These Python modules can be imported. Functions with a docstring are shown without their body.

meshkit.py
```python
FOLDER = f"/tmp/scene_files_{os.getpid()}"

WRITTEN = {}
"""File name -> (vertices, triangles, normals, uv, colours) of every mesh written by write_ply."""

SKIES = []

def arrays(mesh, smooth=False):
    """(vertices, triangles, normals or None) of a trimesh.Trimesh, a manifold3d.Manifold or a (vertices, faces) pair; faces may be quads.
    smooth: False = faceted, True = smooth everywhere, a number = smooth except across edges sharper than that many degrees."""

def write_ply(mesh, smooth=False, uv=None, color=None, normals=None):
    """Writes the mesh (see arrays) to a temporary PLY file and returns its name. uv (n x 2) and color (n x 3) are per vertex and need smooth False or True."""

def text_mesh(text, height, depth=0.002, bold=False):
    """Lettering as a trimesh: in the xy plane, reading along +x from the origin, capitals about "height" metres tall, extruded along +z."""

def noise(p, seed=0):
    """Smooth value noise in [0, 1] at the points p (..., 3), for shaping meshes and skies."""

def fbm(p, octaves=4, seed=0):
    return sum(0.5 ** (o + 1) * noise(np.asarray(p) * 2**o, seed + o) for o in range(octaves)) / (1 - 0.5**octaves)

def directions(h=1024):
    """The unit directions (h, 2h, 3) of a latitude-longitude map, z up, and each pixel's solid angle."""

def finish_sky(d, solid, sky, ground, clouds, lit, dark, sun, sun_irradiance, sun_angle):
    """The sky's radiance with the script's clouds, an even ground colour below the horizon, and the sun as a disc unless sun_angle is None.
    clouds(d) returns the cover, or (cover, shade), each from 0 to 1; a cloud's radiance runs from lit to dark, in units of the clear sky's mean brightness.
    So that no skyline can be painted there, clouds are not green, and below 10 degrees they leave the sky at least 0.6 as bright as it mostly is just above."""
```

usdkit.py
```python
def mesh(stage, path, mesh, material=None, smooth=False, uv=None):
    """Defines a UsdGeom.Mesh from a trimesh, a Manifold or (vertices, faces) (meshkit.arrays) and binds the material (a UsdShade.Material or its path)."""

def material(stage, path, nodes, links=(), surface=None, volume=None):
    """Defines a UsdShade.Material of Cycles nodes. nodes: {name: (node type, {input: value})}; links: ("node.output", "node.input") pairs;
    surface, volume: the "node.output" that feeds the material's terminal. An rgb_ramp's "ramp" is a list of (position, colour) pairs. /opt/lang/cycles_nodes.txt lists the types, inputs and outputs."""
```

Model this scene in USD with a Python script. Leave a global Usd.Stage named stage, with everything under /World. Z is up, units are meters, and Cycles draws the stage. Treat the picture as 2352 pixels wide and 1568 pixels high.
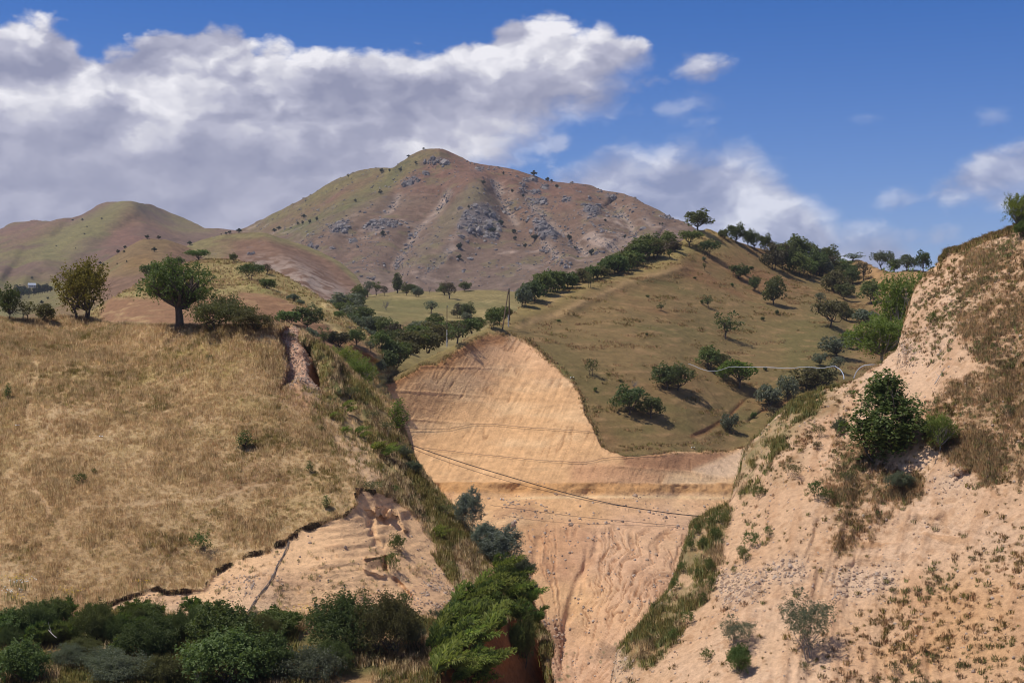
import math, random
import numpy as np
import trimesh
import usdkit, meshkit
from pxr import Usd, UsdGeom, UsdLux, UsdShade, Gf, Sdf, Vt
from scipy.interpolate import RBFInterpolator, PchipInterpolator
from scipy.ndimage import gaussian_filter, map_coordinates
from PIL import Image, ImageDraw

random.seed(7)
stage = Usd.Stage.CreateInMemory()
UsdGeom.SetStageUpAxis(stage, 'Z')
UsdGeom.SetStageMetersPerUnit(stage, 1.0)
UsdGeom.Xform.Define(stage, '/World')
UsdGeom.Scope.Define(stage, '/World/Looks')
L = '/World/Looks/'

# ------------------------------------------------------------------ camera, sky, sun
W, H, F = 2352.0, 1568.0, 3231.0          # layout units of the photograph and its focal length in them
cam = UsdGeom.Camera.Define(stage, '/World/camera')
cam.CreateHorizontalApertureAttr(36.0)
cam.CreateFocalLengthAttr(36.0 * F / W)
cam.CreateFStopAttr(0.0)
cam.CreateExposureAttr(0.08)
cam.CreateClippingRangeAttr(Gf.Vec2f(0.5, 60000.0))
cam.AddRotateXOp().Set(90.0)

SUN = np.array([-0.45, -0.04, 0.89]); SUN /= np.linalg.norm(SUN)
SUN_ELEV, SUN_ROT = math.asin(SUN[2]), math.atan2(SUN[0], SUN[1])
sun = UsdLux.DistantLight.Define(stage, '/World/sun')
sun.CreateIntensityAttr(1.0)
sun.CreateAngleAttr(0.5)
sun.CreateNormalizeAttr(True)
sun.CreateColorAttr(Gf.Vec3f(1.0, 0.95, 0.87))
zax = Gf.Vec3d(*map(float, SUN))
rot = Gf.Rotation(Gf.Vec3d(0, 0, 1), zax)
sun.AddTransformOp().Set(Gf.Matrix4d().SetRotate(rot))


class Nodes:
    """Collects nodes and links for usdkit.material."""
    def __init__(self):
        self.n, self.l, self.k = {}, [], 0

    def add(self, kind, out, **inp):
        name = f'{kind}_{self.k}'; self.k += 1
        vals = {}
        for a, b in inp.items():
            if isinstance(b, str) and '.' in b:
                self.l.append((b, f'{name}.{a}'))
            else:
                vals[a] = b
        self.n[name] = (kind, vals)
        return f'{name}.{out}'

    def m(self, op, a, b=0.5, c=0.0, clamp=False):
        return self.add('math', 'value', math_type=op, value1=a, value2=b, value3=c, use_clamp=clamp)

    def mix(self, f, a, b, kind='mix'):
        return self.add('mix', 'color', mix_type=kind, fac=f, color1=a, color2=b)

    def rng(self, v, a, b, c=0.0, d=1.0, kind='smoothstep'):
        return self.add('map_range', 'result', range_type=kind, value=v, from_min=a, from_max=b, to_min=c, to_max=d, clamp=True)

    def noise(self, vec, scale, detail=4.0, rough=0.55, dist=0.0):
        return self.add('noise_texture', 'fac', vector=vec, scale=scale, detail=detail, roughness=rough, distortion=dist)

    def ramp(self, f, stops):
        return self.add('rgb_ramp', 'color', fac=f, ramp=stops)

    def build(self, path, surface=None, volume=None):
        return usdkit.material(stage, path, self.n, self.l, surface=surface, volume=volume)


def az_el(px, py):
    x, z = (px - W / 2) / F, (H / 2 - py) / F
    return math.degrees(math.atan(x)), math.degrees(math.atan(z / math.sqrt(1 + x * x)))


def make_sky():
    k = Nodes()
    sky = k.add('sky_texture', 'color', sky_type='single_scattering', sun_disc=False, sun_elevation=SUN_ELEV, sun_rotation=SUN_ROT,
                altitude=1200.0, air_density=1.0, aerosol_density=0.6, ozone_density=3.0)
    d = k.add('texture_coordinate', 'generated')
    sx = k.add('separate_xyz', 'x', vector=d)
    node = sx.split('.')[0]
    x, y, z = sx, node + '.y', node + '.z'
    az = k.m('multiply', k.m('arctan2', x, y), 57.29578)
    el = k.m('multiply', k.m('arcsine', z), 57.29578)
    p = k.add('combine_xyz', 'vector', x=k.m('multiply', az, 0.62), y=el, z=0.0)
    warp = k.m('subtract', k.noise(p, 0.22, 6.0, 0.6), 0.5)
    wv = k.add('vector_math', 'vector', math_type='add', vector1=p, vector2=k.add('vector_math', 'vector', math_type='scale', vector1=k.add('noise_texture', 'color', vector=p, scale=0.6, detail=4.0, roughness=0.6), scale=1.5))

    def puffs(shift, scale, detail):
        q = wv if shift is None else k.add('vector_math', 'vector', math_type='add', vector1=wv, vector2=shift)
        return k.m('subtract', 1.0, k.add('voronoi_texture', 'distance', vector=q, feature='f1', scale=scale, detail=detail, roughness=0.5, dimensions='2D'))
    n1, n2 = puffs(None, 0.24, 2.0), puffs((-0.5, 0.95, 0.0), 0.24, 2.0)
    n3 = puffs(None, 0.7, 2.0)
    n3b = puffs((-0.2, 0.4, 0.0), 0.7, 2.0)
    grain = k.noise(p, 0.9, 8.0, 0.6)
    fine = k.m('add', k.m('multiply', k.m('subtract', n3, 0.55), 0.55), k.m('multiply', k.m('subtract', grain, 0.5), 0.6))
    A = 26.0

    def edge(points):
        st = []
        for px, py in points:
            a, e = az_el(px, py)
            st.append(((a + A) / (2 * A), (e / 20.0,) * 3))
        r = k.ramp(k.rng(az, -A, A, kind='linear'), st)
        return k.m('multiply', r, 20.0)
    # the large bank: its upper edge, then where its underside thins out
    up = edge([(-500, 10), (0, 18), (90, 10), (150, 40), (195, 85), (230, 92), (300, 84), (360, 52), (420, 44), (500, 52), (560, 62), (600, 92), (680, 98), (760, 95),
               (830, 90), (880, 100), (960, 92), (1030, 96), (1090, 76), (1150, 50), (1200, 18), (1260, 22), (1330, 36), (1380, 34), (1430, 62), (1480, 70), (1520, 105),
               (1540, 160), (1600, 420), (1700, 640), (2900, 700)])
    lo = edge([(-500, 1100), (0, 1100), (800, 1000), (940, 640), (1000, 520), (1080, 430), (1180, 350), (1260, 305), (1330, 285), (1400, 240), (1460, 190), (1520, 130), (1560, 90), (2900, 60)])
    wob = k.m('add', k.m('multiply', warp, 1.6), k.m('multiply', fine, 1.5))
    top = k.m('add', k.m('subtract', up, el), wob)
    bot = k.m('add', k.m('subtract', el, lo), k.m('multiply', wob, 1.3))
    c1 = k.m('multiply', k.rng(top, -0.08, 0.5), k.rng(bot, -1.2, 1.3))
    # paler cumulus low on the right
    up2 = edge([(1000, 800), (1180, 520), (1250, 420), (1300, 362), (1360, 325), (1430, 315), (1500, 318), (1560, 305), (1640, 300), (1720, 312), (1770, 355), (1830, 400), (1880, 450),
                (1930, 495), (1990, 500), (2060, 520), (2110, 560), (2180, 590), (2250, 600), (2400, 590), (2900, 600)])
    t2 = k.m('add', k.m('subtract', up2, el), k.m('multiply', wob, 0.8))
    c2 = k.m('multiply', k.rng(t2, -0.3, 1.3), 0.78)
    up3 = edge([(1900, 700), (2080, 470), (2130, 430), (2180, 365), (2240, 325), (2300, 305), (2352, 290), (2500, 260), (2900, 250)])
    lo3 = edge([(1900, 480), (2130, 455), (2352, 470), (2900, 470)])
    c3 = k.m('multiply', k.m('multiply', k.rng(k.m('add', k.m('subtract', up3, el), k.m('multiply', wob, 0.9)), -0.1, 0.9),
                             k.rng(k.m('add', k.m('subtract', el, lo3), wob), -0.8, 0.6)), 0.7)

    def puff(px, py, rx, ry, strength):
        a, e = az_el(px, py)
        u = k.m('divide', k.m('subtract', az, a), math.degrees(rx / F))
        v = k.m('divide', k.m('subtract', el, e), math.degrees(ry / F))
        q = k.m('subtract', 1.0, k.m('sqrt', k.m('add', k.m('multiply', u, u), k.m('multiply', v, v))))
        return k.m('multiply', k.rng(k.m('add', q, k.m('multiply', fine, 1.5)), 0.0, 0.8), strength)
    cover = k.m('maximum', k.m('maximum', c1, c2), c3)
    for a in [(1590, 150, 125, 52, 0.8), (1478, 190, 90, 60, 0.7), (1540, 250, 150, 60, 0.25), (2060, 460, 120, 40, 0.3), (2280, 262, 60, 34, 0.22), (2000, 270, 60, 20, 0.12), (1270, 330, 130, 60, 0.42),
              (1620, 470, 300, 110, 0.45), (100, 215, 60, 20, 0.2), (2010, 560, 250, 60, 0.4)]:
        cover = k.m('maximum', cover, puff(*a))
    # the same kind of weather goes on outside the picture
    faraway = k.m('multiply', k.rng(k.m('absolute', az), 24.0, 34.0), 1.0)
    high = k.rng(el, 18.0, 26.0)
    other = k.m('multiply', k.rng(k.noise(d, 2.2, 7.0, 0.55), 0.5, 0.66), k.m('maximum', faraway, high))
    inside = k.m('multiply', cover, k.m('subtract', 1.0, k.m('maximum', faraway, high)))
    cover = k.m('maximum', inside, other)
    # light on the cloud: thick parts are grey, what faces the sun is white
    relief = k.m('add', k.m('multiply', k.m('subtract', n1, n2), 1.5), k.m('multiply', k.m('subtract', n3, n3b), 0.7))
    relief = k.m('add', relief, k.m('multiply', k.m('subtract', grain, 0.5), 0.5))
    own = k.rng(c1, 0.1, 0.5)
    top = k.m('add', k.m('multiply', top, own), k.m('multiply', t2, k.m('subtract', 1.0, own)))
    relief = k.m('multiply', relief, k.rng(top, 1.5, 6.0, 1.0, 0.38))
    depth = k.rng(top, 0.0, 6.0, 0.34, -0.10, kind='linear')
    lit = k.rng(k.m('add', k.m('add', relief, depth), k.m('multiply', warp, 0.35)), -0.50, 0.78, kind='linear')
    col = k.ramp(lit, [(0.0, (2.7, 2.85, 4.1)), (0.3, (3.5, 3.6, 4.8)), (0.55, (4.6, 4.65, 5.8)), (0.75, (6.1, 6.1, 6.9)), (1.0, (8.3, 8.2, 8.7))])
    # deeper blue as the photograph shows it, overhead most of all
    bl = k.mix(1.0, sky, k.ramp(k.rng(el, 0.0, 22.0, kind='linear'), [(0.0, (0.68, 0.68, 0.95)), (0.3, (0.46, 0.60, 0.95)), (0.6, (0.23, 0.50, 0.94)), (1.0, (0.13, 0.42, 0.88))]), 'multiply')
    out = k.mix(cover, bl, col)
    bg = k.add('background_shader', 'background', color=out, strength=0.1)
    return k.build(L + 'sky', surface=bg)


dome = UsdLux.DomeLight.Define(stage, '/World/sky')
UsdShade.MaterialBindingAPI.Apply(dome.GetPrim()).Bind(make_sky())
dome.GetPrim().SetCustomDataByKey('kind', 'structure')
dome.GetPrim().SetCustomDataByKey('label', 'deep blue sky with a wide bank of grey and white cumulus cloud')


# ------------------------------------------------------------------ helpers for the ground
def at(px, py, Y):
    """The point Y metres down the valley that lies in this direction."""
    return np.stack(np.broadcast_arrays((np.asarray(px, float) - W / 2) / F * Y, Y, (H / 2 - np.asarray(py, float)) / F * Y), -1)


S2, OX, OY = 2.0, 60, 0                       # masks are drawn at half the layout's resolution


def mask(poly, blur=4.0):
    """Soft map of an outlined patch of ground."""
    im = Image.new('L', (int((W + 2 * OX) / S2), int((H + 80) / S2)))
    ImageDraw.Draw(im).polygon([((x + OX) / S2, y / S2) for x, y in poly], fill=255)
    return gaussian_filter(np.asarray(im, np.float32) / 255.0, blur / S2)


def ragged(poly, amp, step=7.0, seed=0):
    """The same outline with the uneven edge that broken ground has."""
    out = []
    for (ax, ay), (bx, by) in zip(poly, poly[1:] + poly[:1]):
        n = max(1, int(math.dist((ax, ay), (bx, by)) / step))
        out += [(ax + (bx - ax) * i / n, ay + (by - ay) * i / n) for i in range(n)]
    q = np.array(out)
    w = np.concatenate([q / 22.0, q[:, :1] * 0 + seed], 1) + 40
    d = np.stack([meshkit.fbm(w, 4, seed) - 0.5, meshkit.fbm(w, 4, seed + 9) - 0.5], 1) * 2 * amp
    return [tuple(p) for p in q + d]


def line_mask(pts, width, blur=2.0):
    im = Image.new('L', (int((W + 2 * OX) / S2), int((H + 80) / S2)))
    q = [((x + OX) / S2, y / S2) for x, y in pts]
    ImageDraw.Draw(im).line(q, fill=255, width=max(1, int(round(width / S2))), joint='curve')
    return gaussian_filter(np.asarray(im, np.float32) / 255.0, blur / S2)


def sample(m, px, py):
    return map_coordinates(m, [np.clip(py / S2, 0, m.shape[0] - 1), np.clip((px + OX) / S2, 0, m.shape[1] - 1)], order=1)


def dist_line(pts, px, py):
    """Distance in layout units to a polyline and the way along it (0 to 1)."""
    best, way = np.full(px.shape, 1e9), np.zeros(px.shape)
    seg = [math.dist(a, b) for a, b in zip(pts, pts[1:])]
    tot, done = sum(seg), 0.0
    for (ax, ay), (bx, by), s in zip(pts, pts[1:], seg):
        t = np.clip(((px - ax) * (bx - ax) + (py - ay) * (by - ay)) / (s * s), 0, 1)
        d = np.hypot(px - ax - t * (bx - ax), py - ay - t * (by - ay))
        near = d < best
        best = np.where(near, d, best); way = np.where(near, (done + t * s) / tot, way)
        done += s
    return best, way


def fb(V, scale, octaves=4, seed=0):
    """Fractal noise about zero, of features SCALE metres wide."""
    p = V / np.asarray(scale, float)
    return meshkit.fbm(p + 100.0, octaves, seed) * 2 - 1


def lerp(a, b, t):
    return a + (np.asarray(b) - a) * np.asarray(t)[..., None]


def st(e0, e1, x):
    t = np.clip((x - e0) / (e1 - e0), 0, 1)
    return t * t * (3 - 2 * t)


def rbf(ctrl):
    c = np.array(ctrl, float)
    return RBFInterpolator(c[:, :2] / 1000.0, np.log(c[:, 2]), kernel='thin_plate_spline', smoothing=1e-6)


def ev(r, px, py):
    return r(np.stack([px.ravel(), py.ravel()], 1) / 1000.0).reshape(px.shape)


PATCH = {}


class Patch:
    def __init__(self, top, bottom, x0, x1, nx, ny, ctrl, rough_top=0.0, power=1.0):
        self.x0, self.x1, self.nx, self.ny = x0, x1, nx, ny
        t = np.array(top, float)
        xs = np.linspace(x0, x1, nx)
        self.yt = PchipInterpolator(t[:, 0], t[:, 1])(np.clip(xs, t[0, 0], t[-1, 0]))
        if rough_top:
            q = np.stack([xs, xs * 0, xs * 0], 1)
            self.yt = self.yt + (meshkit.fbm(q / 40.0 + 50, 5) - 0.5) * 2 * rough_top
        b = np.array(bottom, float)
        self.yb = np.maximum(np.interp(xs, b[:, 0], b[:, 1]), self.yt + 6)
        self.t = np.linspace(0, 1, ny) ** power
        self.power = power
        self.px = np.repeat(xs[None], ny, 0)
        self.py = self.yt[None] + (self.yb - self.yt)[None] * self.t[:, None]
        self.r = rbf(ctrl)
        self.logy = ev(self.r, self.px, self.py)

    def depth(self, poly_mask, ctrl, hard=None):
        """Another form of the ground within an outlined area."""
        m = sample(poly_mask, self.px, self.py)
        self.logy = self.logy * (1 - m) + ev(rbf(ctrl), self.px, self.py) * m

    def push(self, amount):
        """Brings the ground towards the viewer by so many metres."""
        Y = np.exp(self.logy)
        self.logy = np.log(np.maximum(Y - amount, 1.0))

    def spur(self, pts, width, amount, taper=0.25):
        d, w = dist_line(pts, self.px, self.py)
        e = np.minimum(1, np.minimum(w, 1 - w) / taper + 0.15) if taper else 1
        self.push(np.exp(-(d / width) ** 2) * amount * e)

    def freeze(self, back=10, far=0.12, drop=3.0):
        self.V = at(self.px, self.py, np.exp(self.logy))
        top = self.V[0]
        s = (np.linspace(1, 0, back + 1)[:-1, None] ** 1.6) * far * top[None, :, 1]
        k = 1 + s / top[None, :, 1]
        B = top[None] * k[..., None]
        B[..., 2] -= drop * s * s / top[None, :, 1]
        self.nb = back
        self.G = np.concatenate([B, self.V], 0)
        self.PX = np.concatenate([np.repeat(self.px[:1], back, 0), self.px], 0)
        self.PY = np.concatenate([np.repeat(self.py[:1], back, 0), self.py], 0)

    def normals(self):
        du = np.gradient(self.G, axis=1); dv = np.gradient(self.G, axis=0)
        n = np.cross(dv, du)
        n /= np.maximum(np.linalg.norm(n, axis=-1, keepdims=True), 1e-9)
        flip = (n * -self.G).sum(-1) < 0
        # the back of a ridge faces away from the viewer: there a normal points up
        flip[:self.nb] = n[:self.nb, :, 2] < 0
        n[flip] *= -1
        return n

    def displace(self, h):
        self.G = self.G + self.normals() * np.asarray(h)[..., None]

    def where(self, px, py):
        """The point of the finished ground in this direction, with the index into the grid."""
        i = np.clip((px - self.x0) / (self.x1 - self.x0) * (self.nx - 1), 0, self.nx - 1)
        yt, yb = np.interp(i, np.arange(self.nx), self.yt), np.interp(i, np.arange(self.nx), self.yb)
        t = np.clip((py - yt) / (yb - yt), 0, 1) ** (1 / self.power) * (self.ny - 1) + self.nb
        return np.stack([map_coordinates(self.G[..., c], [np.atleast_1d(t), np.atleast_1d(i)], order=1) for c in range(3)], -1)[0 if np.ndim(px) == 0 else slice(None)]

    def mesh(self, path, material, color, label=None):
        n, m = self.G.shape[:2]
        idx = np.arange(n * m).reshape(n, m)
        f = np.stack([idx[:-1, :-1], idx[1:, :-1], idx[1:, 1:], idx[:-1, 1:]], -1).reshape(-1, 4)
        g = usdkit.mesh(stage, path, (self.G.reshape(-1, 3), f), material, smooth=True)
        UsdGeom.PrimvarsAPI(g).CreatePrimvar('soil', Sdf.ValueTypeNames.Color3fArray, 'vertex').Set(
            Vt.Vec3fArray.FromNumpy(np.clip(color, 0.0, 1.0).reshape(-1, 3).astype(np.float32)))
        p = g.GetPrim(); p.SetCustomDataByKey('kind', 'structure')
        if label:
            p.SetCustomDataByKey('label', label)
        return g


def srgb(r, g, b, k=0.8):
    c = np.array([r, g, b], float) / 255.0
    return np.where(c <= 0.04045, c / 12.92, ((c + 0.055) / 1.055) ** 2.4) * k


def ground_material(name, grain, bump, contrast=0.5, bump2=0.0):
    """Soil: colour from the ground's own map, finer grain and relief from noise. grain: metres."""
    k = Nodes()
    p = k.add('geometry', 'position')
    c = k.add('attribute', 'color', attribute='soil')
    n = k.noise(p, 1.0 / grain, 6.0, 0.65)
    n2 = k.noise(p, 4.5 / grain, 4.0, 0.6)
    f = k.m('add', k.rng(n, 0.25, 0.75, 1 - contrast / 2, 1 + contrast / 2, 'linear'), k.m('multiply', k.m('subtract', n2, 0.5), contrast))
    col = k.mix(1.0, c, k.add('combine_xyz', 'vector', x=f, y=f, z=f), 'multiply')
    nb = k.add('bump', 'normal', height=k.m('add', n, k.m('multiply', n2, 0.4)), strength=bump, distance=grain * 0.5)
    s = k.add('principled_bsdf', 'BSDF', base_color=col, roughness=0.95, specular_ior_level=0.12, normal=nb)
    return k.build(L + name, surface=s)

Z = {'z1': (0, 441.1), 'z2': (551.4, 551.4), 'z3': (1102.8, 459.5), 'z4': (1709.3, 441.1), 'z5': (459.5, 312.5), 'z6': (1010.9, 330.8), 'z7': (1286.6, 753.6), 'z8': (790.3, 919.0),
     'b1': (0, 1182.8), 'b2': (597.4, 1182.8), 'b3': (1194.7, 1182.8), 'b4': (1709.3, 1182.8), 'b5': (1709.3, 790.3), 'b6': (551.4, 716.8), 'b7': (0, 808.7), 'b8': (367.6, 1056.9)}
ZK = 0.2735


def zz(frame, *pts):
    """Points read in one of the enlarged views, in layout units."""
    ox, oy = Z[frame]
    return [(x * ZK + ox, y * ZK + oy) for x, y in pts]


SOIL = srgb(216, 172, 130)
SOIL_PALE = srgb(226, 192, 158)
SOIL_RED = srgb(186, 130, 88)
STRAW = srgb(184, 150, 102)
STRAW_DARK = srgb(150, 114, 74)
GREENISH = srgb(140, 132, 74)
GREEN = srgb(108, 112, 56)

# ------------------------------------------------------------------ the plain far below, out to the horizon
gp = np.array([[-2600, -300, -90], [2600, -300, -90], [2600, 3600, -90], [-2600, 3600, -90]], float)
k = Nodes()
pn = k.add('geometry', 'position')
pc = k.ramp(k.noise(pn, 0.004, 6.0, 0.6), [(0.3, tuple(STRAW_DARK)), (0.7, tuple(GREENISH))])
usdkit.mesh(stage, '/World/ground', (gp, np.array([[0, 1, 2, 3]])), k.build(L + 'plain', surface=k.add('principled_bsdf', 'BSDF', base_color=pc, roughness=1.0)))
stage.GetPrimAtPath('/World/ground').SetCustomDataByKey('kind', 'structure')

# ------------------------------------------------------------------ the far hills on the left
MTN_BROWN = srgb(124, 100, 82)  # mountain palette darkened: cloud shade is put into these colours
MTN_RED = srgb(128, 93, 76)
MTN_GREEN = srgb(124, 114, 72)
MTN_DEEP = srgb(98, 98, 60)
MTN_PALE = srgb(160, 140, 124)

A = Patch([(-60, 545), (0, 528), (30, 516), (60, 512), (130, 505), (185, 490), (215, 477), (250, 465), (300, 459), (335, 465), (400, 490), (450, 510), (490, 523), (545, 527), (600, 545)],
          [(-60, 830), (620, 830)], -60, 600, 330, 180,
          [(300, 459, 2000), (0, 528, 2150), (150, 500, 2080), (400, 490, 2050), (545, 527, 1950), (0, 690, 1250), (300, 690, 1250), (600, 690, 1250), (-100, 690, 1250), (0, 830, 1000), (600, 830, 1000), (100, 600, 1600), (400, 600, 1600)], 1.0)
A.spur([(302, 461), (230, 505), (153, 551), (66, 594), (0, 650)], 44, 62, 0)
A.spur([(302, 461), (316, 500), (370, 540), (440, 590)], 40, 36, 0)
A.spur([(20, 700), (60, 625), (100, 606), (150, 650)], 20, 30, 0)
A.spur([(200, 480), (120, 560), (62, 575), (20, 640)], 16, -60, 0)
A.spur([(130, 505), (75, 550), (0, 610)], 26, 40, 0)
A.spur([(150, 650), (240, 560), (300, 520)], 22, -30, 0)
A.freeze()
A.displace(fb(A.G, 160, 6, 3) * 9 + fb(A.G, 30, 3, 4) * 1.5)
n1, n2 = fb(A.G, 300, 6, 5), fb(A.G, 60, 5, 6)
col = np.zeros(A.G.shape) + MTN_BROWN
red = sample(mask([(300, 470), (345, 495), (420, 560), (470, 620), (220, 600), (240, 560)], 12), A.PX, A.PY)
col = lerp(col, MTN_GREEN, st(-0.15, 0.25, n1 + n2 * 0.4 - 0.12 + 0.22 * sample(mask([(0, 700), (0, 640), (150, 550), (300, 458), (330, 470), (240, 560), (180, 600), (120, 700)], 14), A.PX, A.PY)))
col = lerp(col, MTN_RED, red * st(-0.5, 0.2, n2) * 0.8)
col = lerp(col, MTN_DEEP, st(0.3, 0.6, fb(A.G, 120, 5, 9)) * 0.6)
col = lerp(col, MTN_RED, sample(mask([(0, 530), (60, 512), (130, 505), (185, 490), (120, 540), (60, 570), (0, 580)], 10), A.PX, A.PY) * 0.5)
FAR = ground_material('far_soil', 5.0, 0.6, 0.6)
col = col * (1 + 0.32 * fb(A.G, (10, 10, 5), 4, 7) + 0.2 * n2)[..., None]
col = lerp(col, srgb(104, 100, 62), st(0.25, 0.5, fb(A.G, 26, 5, 8)) * 0.5)
A.mesh('/World/hill', FAR, col, 'far rounded green and red hills behind the village on the left')
PATCH['far'] = A

# ------------------------------------------------------------------ the big mountain
M = Patch([(440, 560), (520, 535), (560, 522), (600, 507), (640, 490), (690, 465), (720, 449), (770, 414), (800, 398), (830, 387), (870, 380), (897, 380), (915, 370), (940, 355), (975, 339), (1000, 335), (1015, 336), (1050, 346), (1090, 365), (1130, 371),
           (1180, 378), (1230, 394), (1270, 407), (1300, 412), (1350, 420), (1380, 432), (1420, 440), (1480, 468), (1540, 495), (1575, 508), (1620, 535), (1700, 590), (1800, 650)],
          [(440, 740), (1800, 740)], 440, 1800, 600, 225,
          [(1015, 336, 1480), (900, 380, 1530), (800, 397, 1560), (700, 458, 1600), (560, 523, 1680), (440, 560, 1700), (1230, 394, 1430), (1420, 440, 1340), (1575, 508, 1220), (1800, 640, 1050), (560, 720, 1040), (800, 690, 1040), (1000, 700, 1020),
           (1150, 700, 1010), (1400, 660, 980), (1600, 660, 960), (1010, 500, 1270), (1250, 540, 1180), (1420, 560, 1130), (800, 560, 1220), (640, 580, 1280)], 1.2)
M.spur([(1000, 336), (940, 358), (897, 385), (860, 420), (801, 446), (717, 490), (635, 537)], 33, 46, 0)
M.spur([(890, 400), (830, 420), (760, 445), (690, 490), (600, 530)], 24, -40, 0)
M.spur(zz('z5', (1900, 240), (1700, 420), (1480, 640), (1160, 760), (1000, 900), (900, 980)), 39, 30, 0.1)
M.spur(zz('z5', (2110, 480), (1980, 680), (1800, 860), (1640, 1100), (1560, 1200)), 30, -32, 0.1)
M.spur(zz('z5', (2350, 330), (2180, 600), (1980, 860), (1820, 1080), (1700, 1200)), 45, 29, 0.1)
M.spur(zz('z6', (330, 160), (340, 380), (330, 560), (200, 760), (40, 1000)), 45, 24, 0.1)
M.spur(zz('z6', (450, 300), (560, 560), (720, 760), (850, 930), (980, 1080)), 27, -18, 0.1)
M.spur(zz('z6', (560, 220), (720, 480), (880, 700), (1000, 900), (1100, 1060)), 33, 27, 0.1)
M.spur(zz('z6', (680, 380), (960, 690), (1110, 840), (1250, 950)), 24, -24, 0.1)
M.spur(zz('z6', (1050, 330), (1200, 560), (1330, 760), (1420, 900)), 36, 22, 0.1)
M.spur(zz('z6', (1400, 480), (1560, 640), (1620, 790)), 24, -21, 0.1)
M.spur(zz('z6', (1550, 500), (1750, 680), (1850, 760)), 39, 16, 0.1)
M.spur(zz('z5', (1700, 460), (1620, 600), (1400, 760), (1150, 1000)), 21, -14, 0.1)
M.spur(zz('z5', (640, 880), (800, 960), (1000, 1120), (1200, 1200)), 36, -21, 0.1)
M.freeze()
rock_poly = [zz('z6', *p) for p in (
    [(140, 700), (200, 600), (310, 530), (420, 540), (480, 620), (520, 720), (480, 800), (300, 770), (160, 740)],
    [(780, 640), (860, 650), (980, 740), (1000, 800), (900, 810), (800, 720)],
    [(690, 290), (800, 260), (820, 290), (720, 320)], [(1200, 540), (1330, 520), (1340, 620), (1250, 640)],
    [(760, 480), (900, 480), (900, 530), (770, 520)], [(1040, 460), (1110, 480), (1100, 530), (1060, 520)], [(300, 170), (370, 165), (370, 215), (310, 220)],
    [(390, 770), (470, 760), (470, 810), (400, 800)], [(850, 340), (915, 350), (915, 385), (860, 380)], [(1390, 420), (1465, 430), (1460, 470), (1400, 470)],
    [(740, 395), (840, 400), (840, 430), (750, 430)])] + [zz('z5', *p) for p in (
    [(1100, 800), (1200, 730), (1260, 740), (1240, 830), (1130, 850)], [(1360, 800), (1440, 740), (1560, 735), (1690, 790), (1560, 820), (1440, 820)], [(1700, 420), (1790, 345), (1850, 370), (1760, 430)],
    [(1840, 220), (2000, 170), (2100, 185), (2090, 215), (1900, 230)], [(1870, 310), (1925, 310), (1920, 340)], [(930, 930), (1010, 940), (1000, 980)], [(1250, 880), (1310, 890), (1290, 920)])]
scar_line = [zz('z5', (2110, 480), (1980, 680), (1850, 820), (1760, 920), (1640, 1110)), zz('z6', (450, 300), (500, 440), (560, 560), (660, 680)), zz('z6', (680, 380), (800, 560), (960, 690), (1110, 840), (1250, 950)),
             zz('z6', (1490, 540), (1600, 690), (1640, 800)), zz('z5', (1680, 500), (1600, 640), (1540, 690)), zz('z6', (100, 860), (40, 950), (0, 1000)), zz('z5', (2120, 930), (1980, 1080), (1850, 1210)), zz('z6', (850, 800), (1000, 960), (1100, 1040)),
             zz('z6', (1180, 740), (1350, 830), (1480, 870)), zz('z6', (1710, 620), (1800, 720))]
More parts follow.
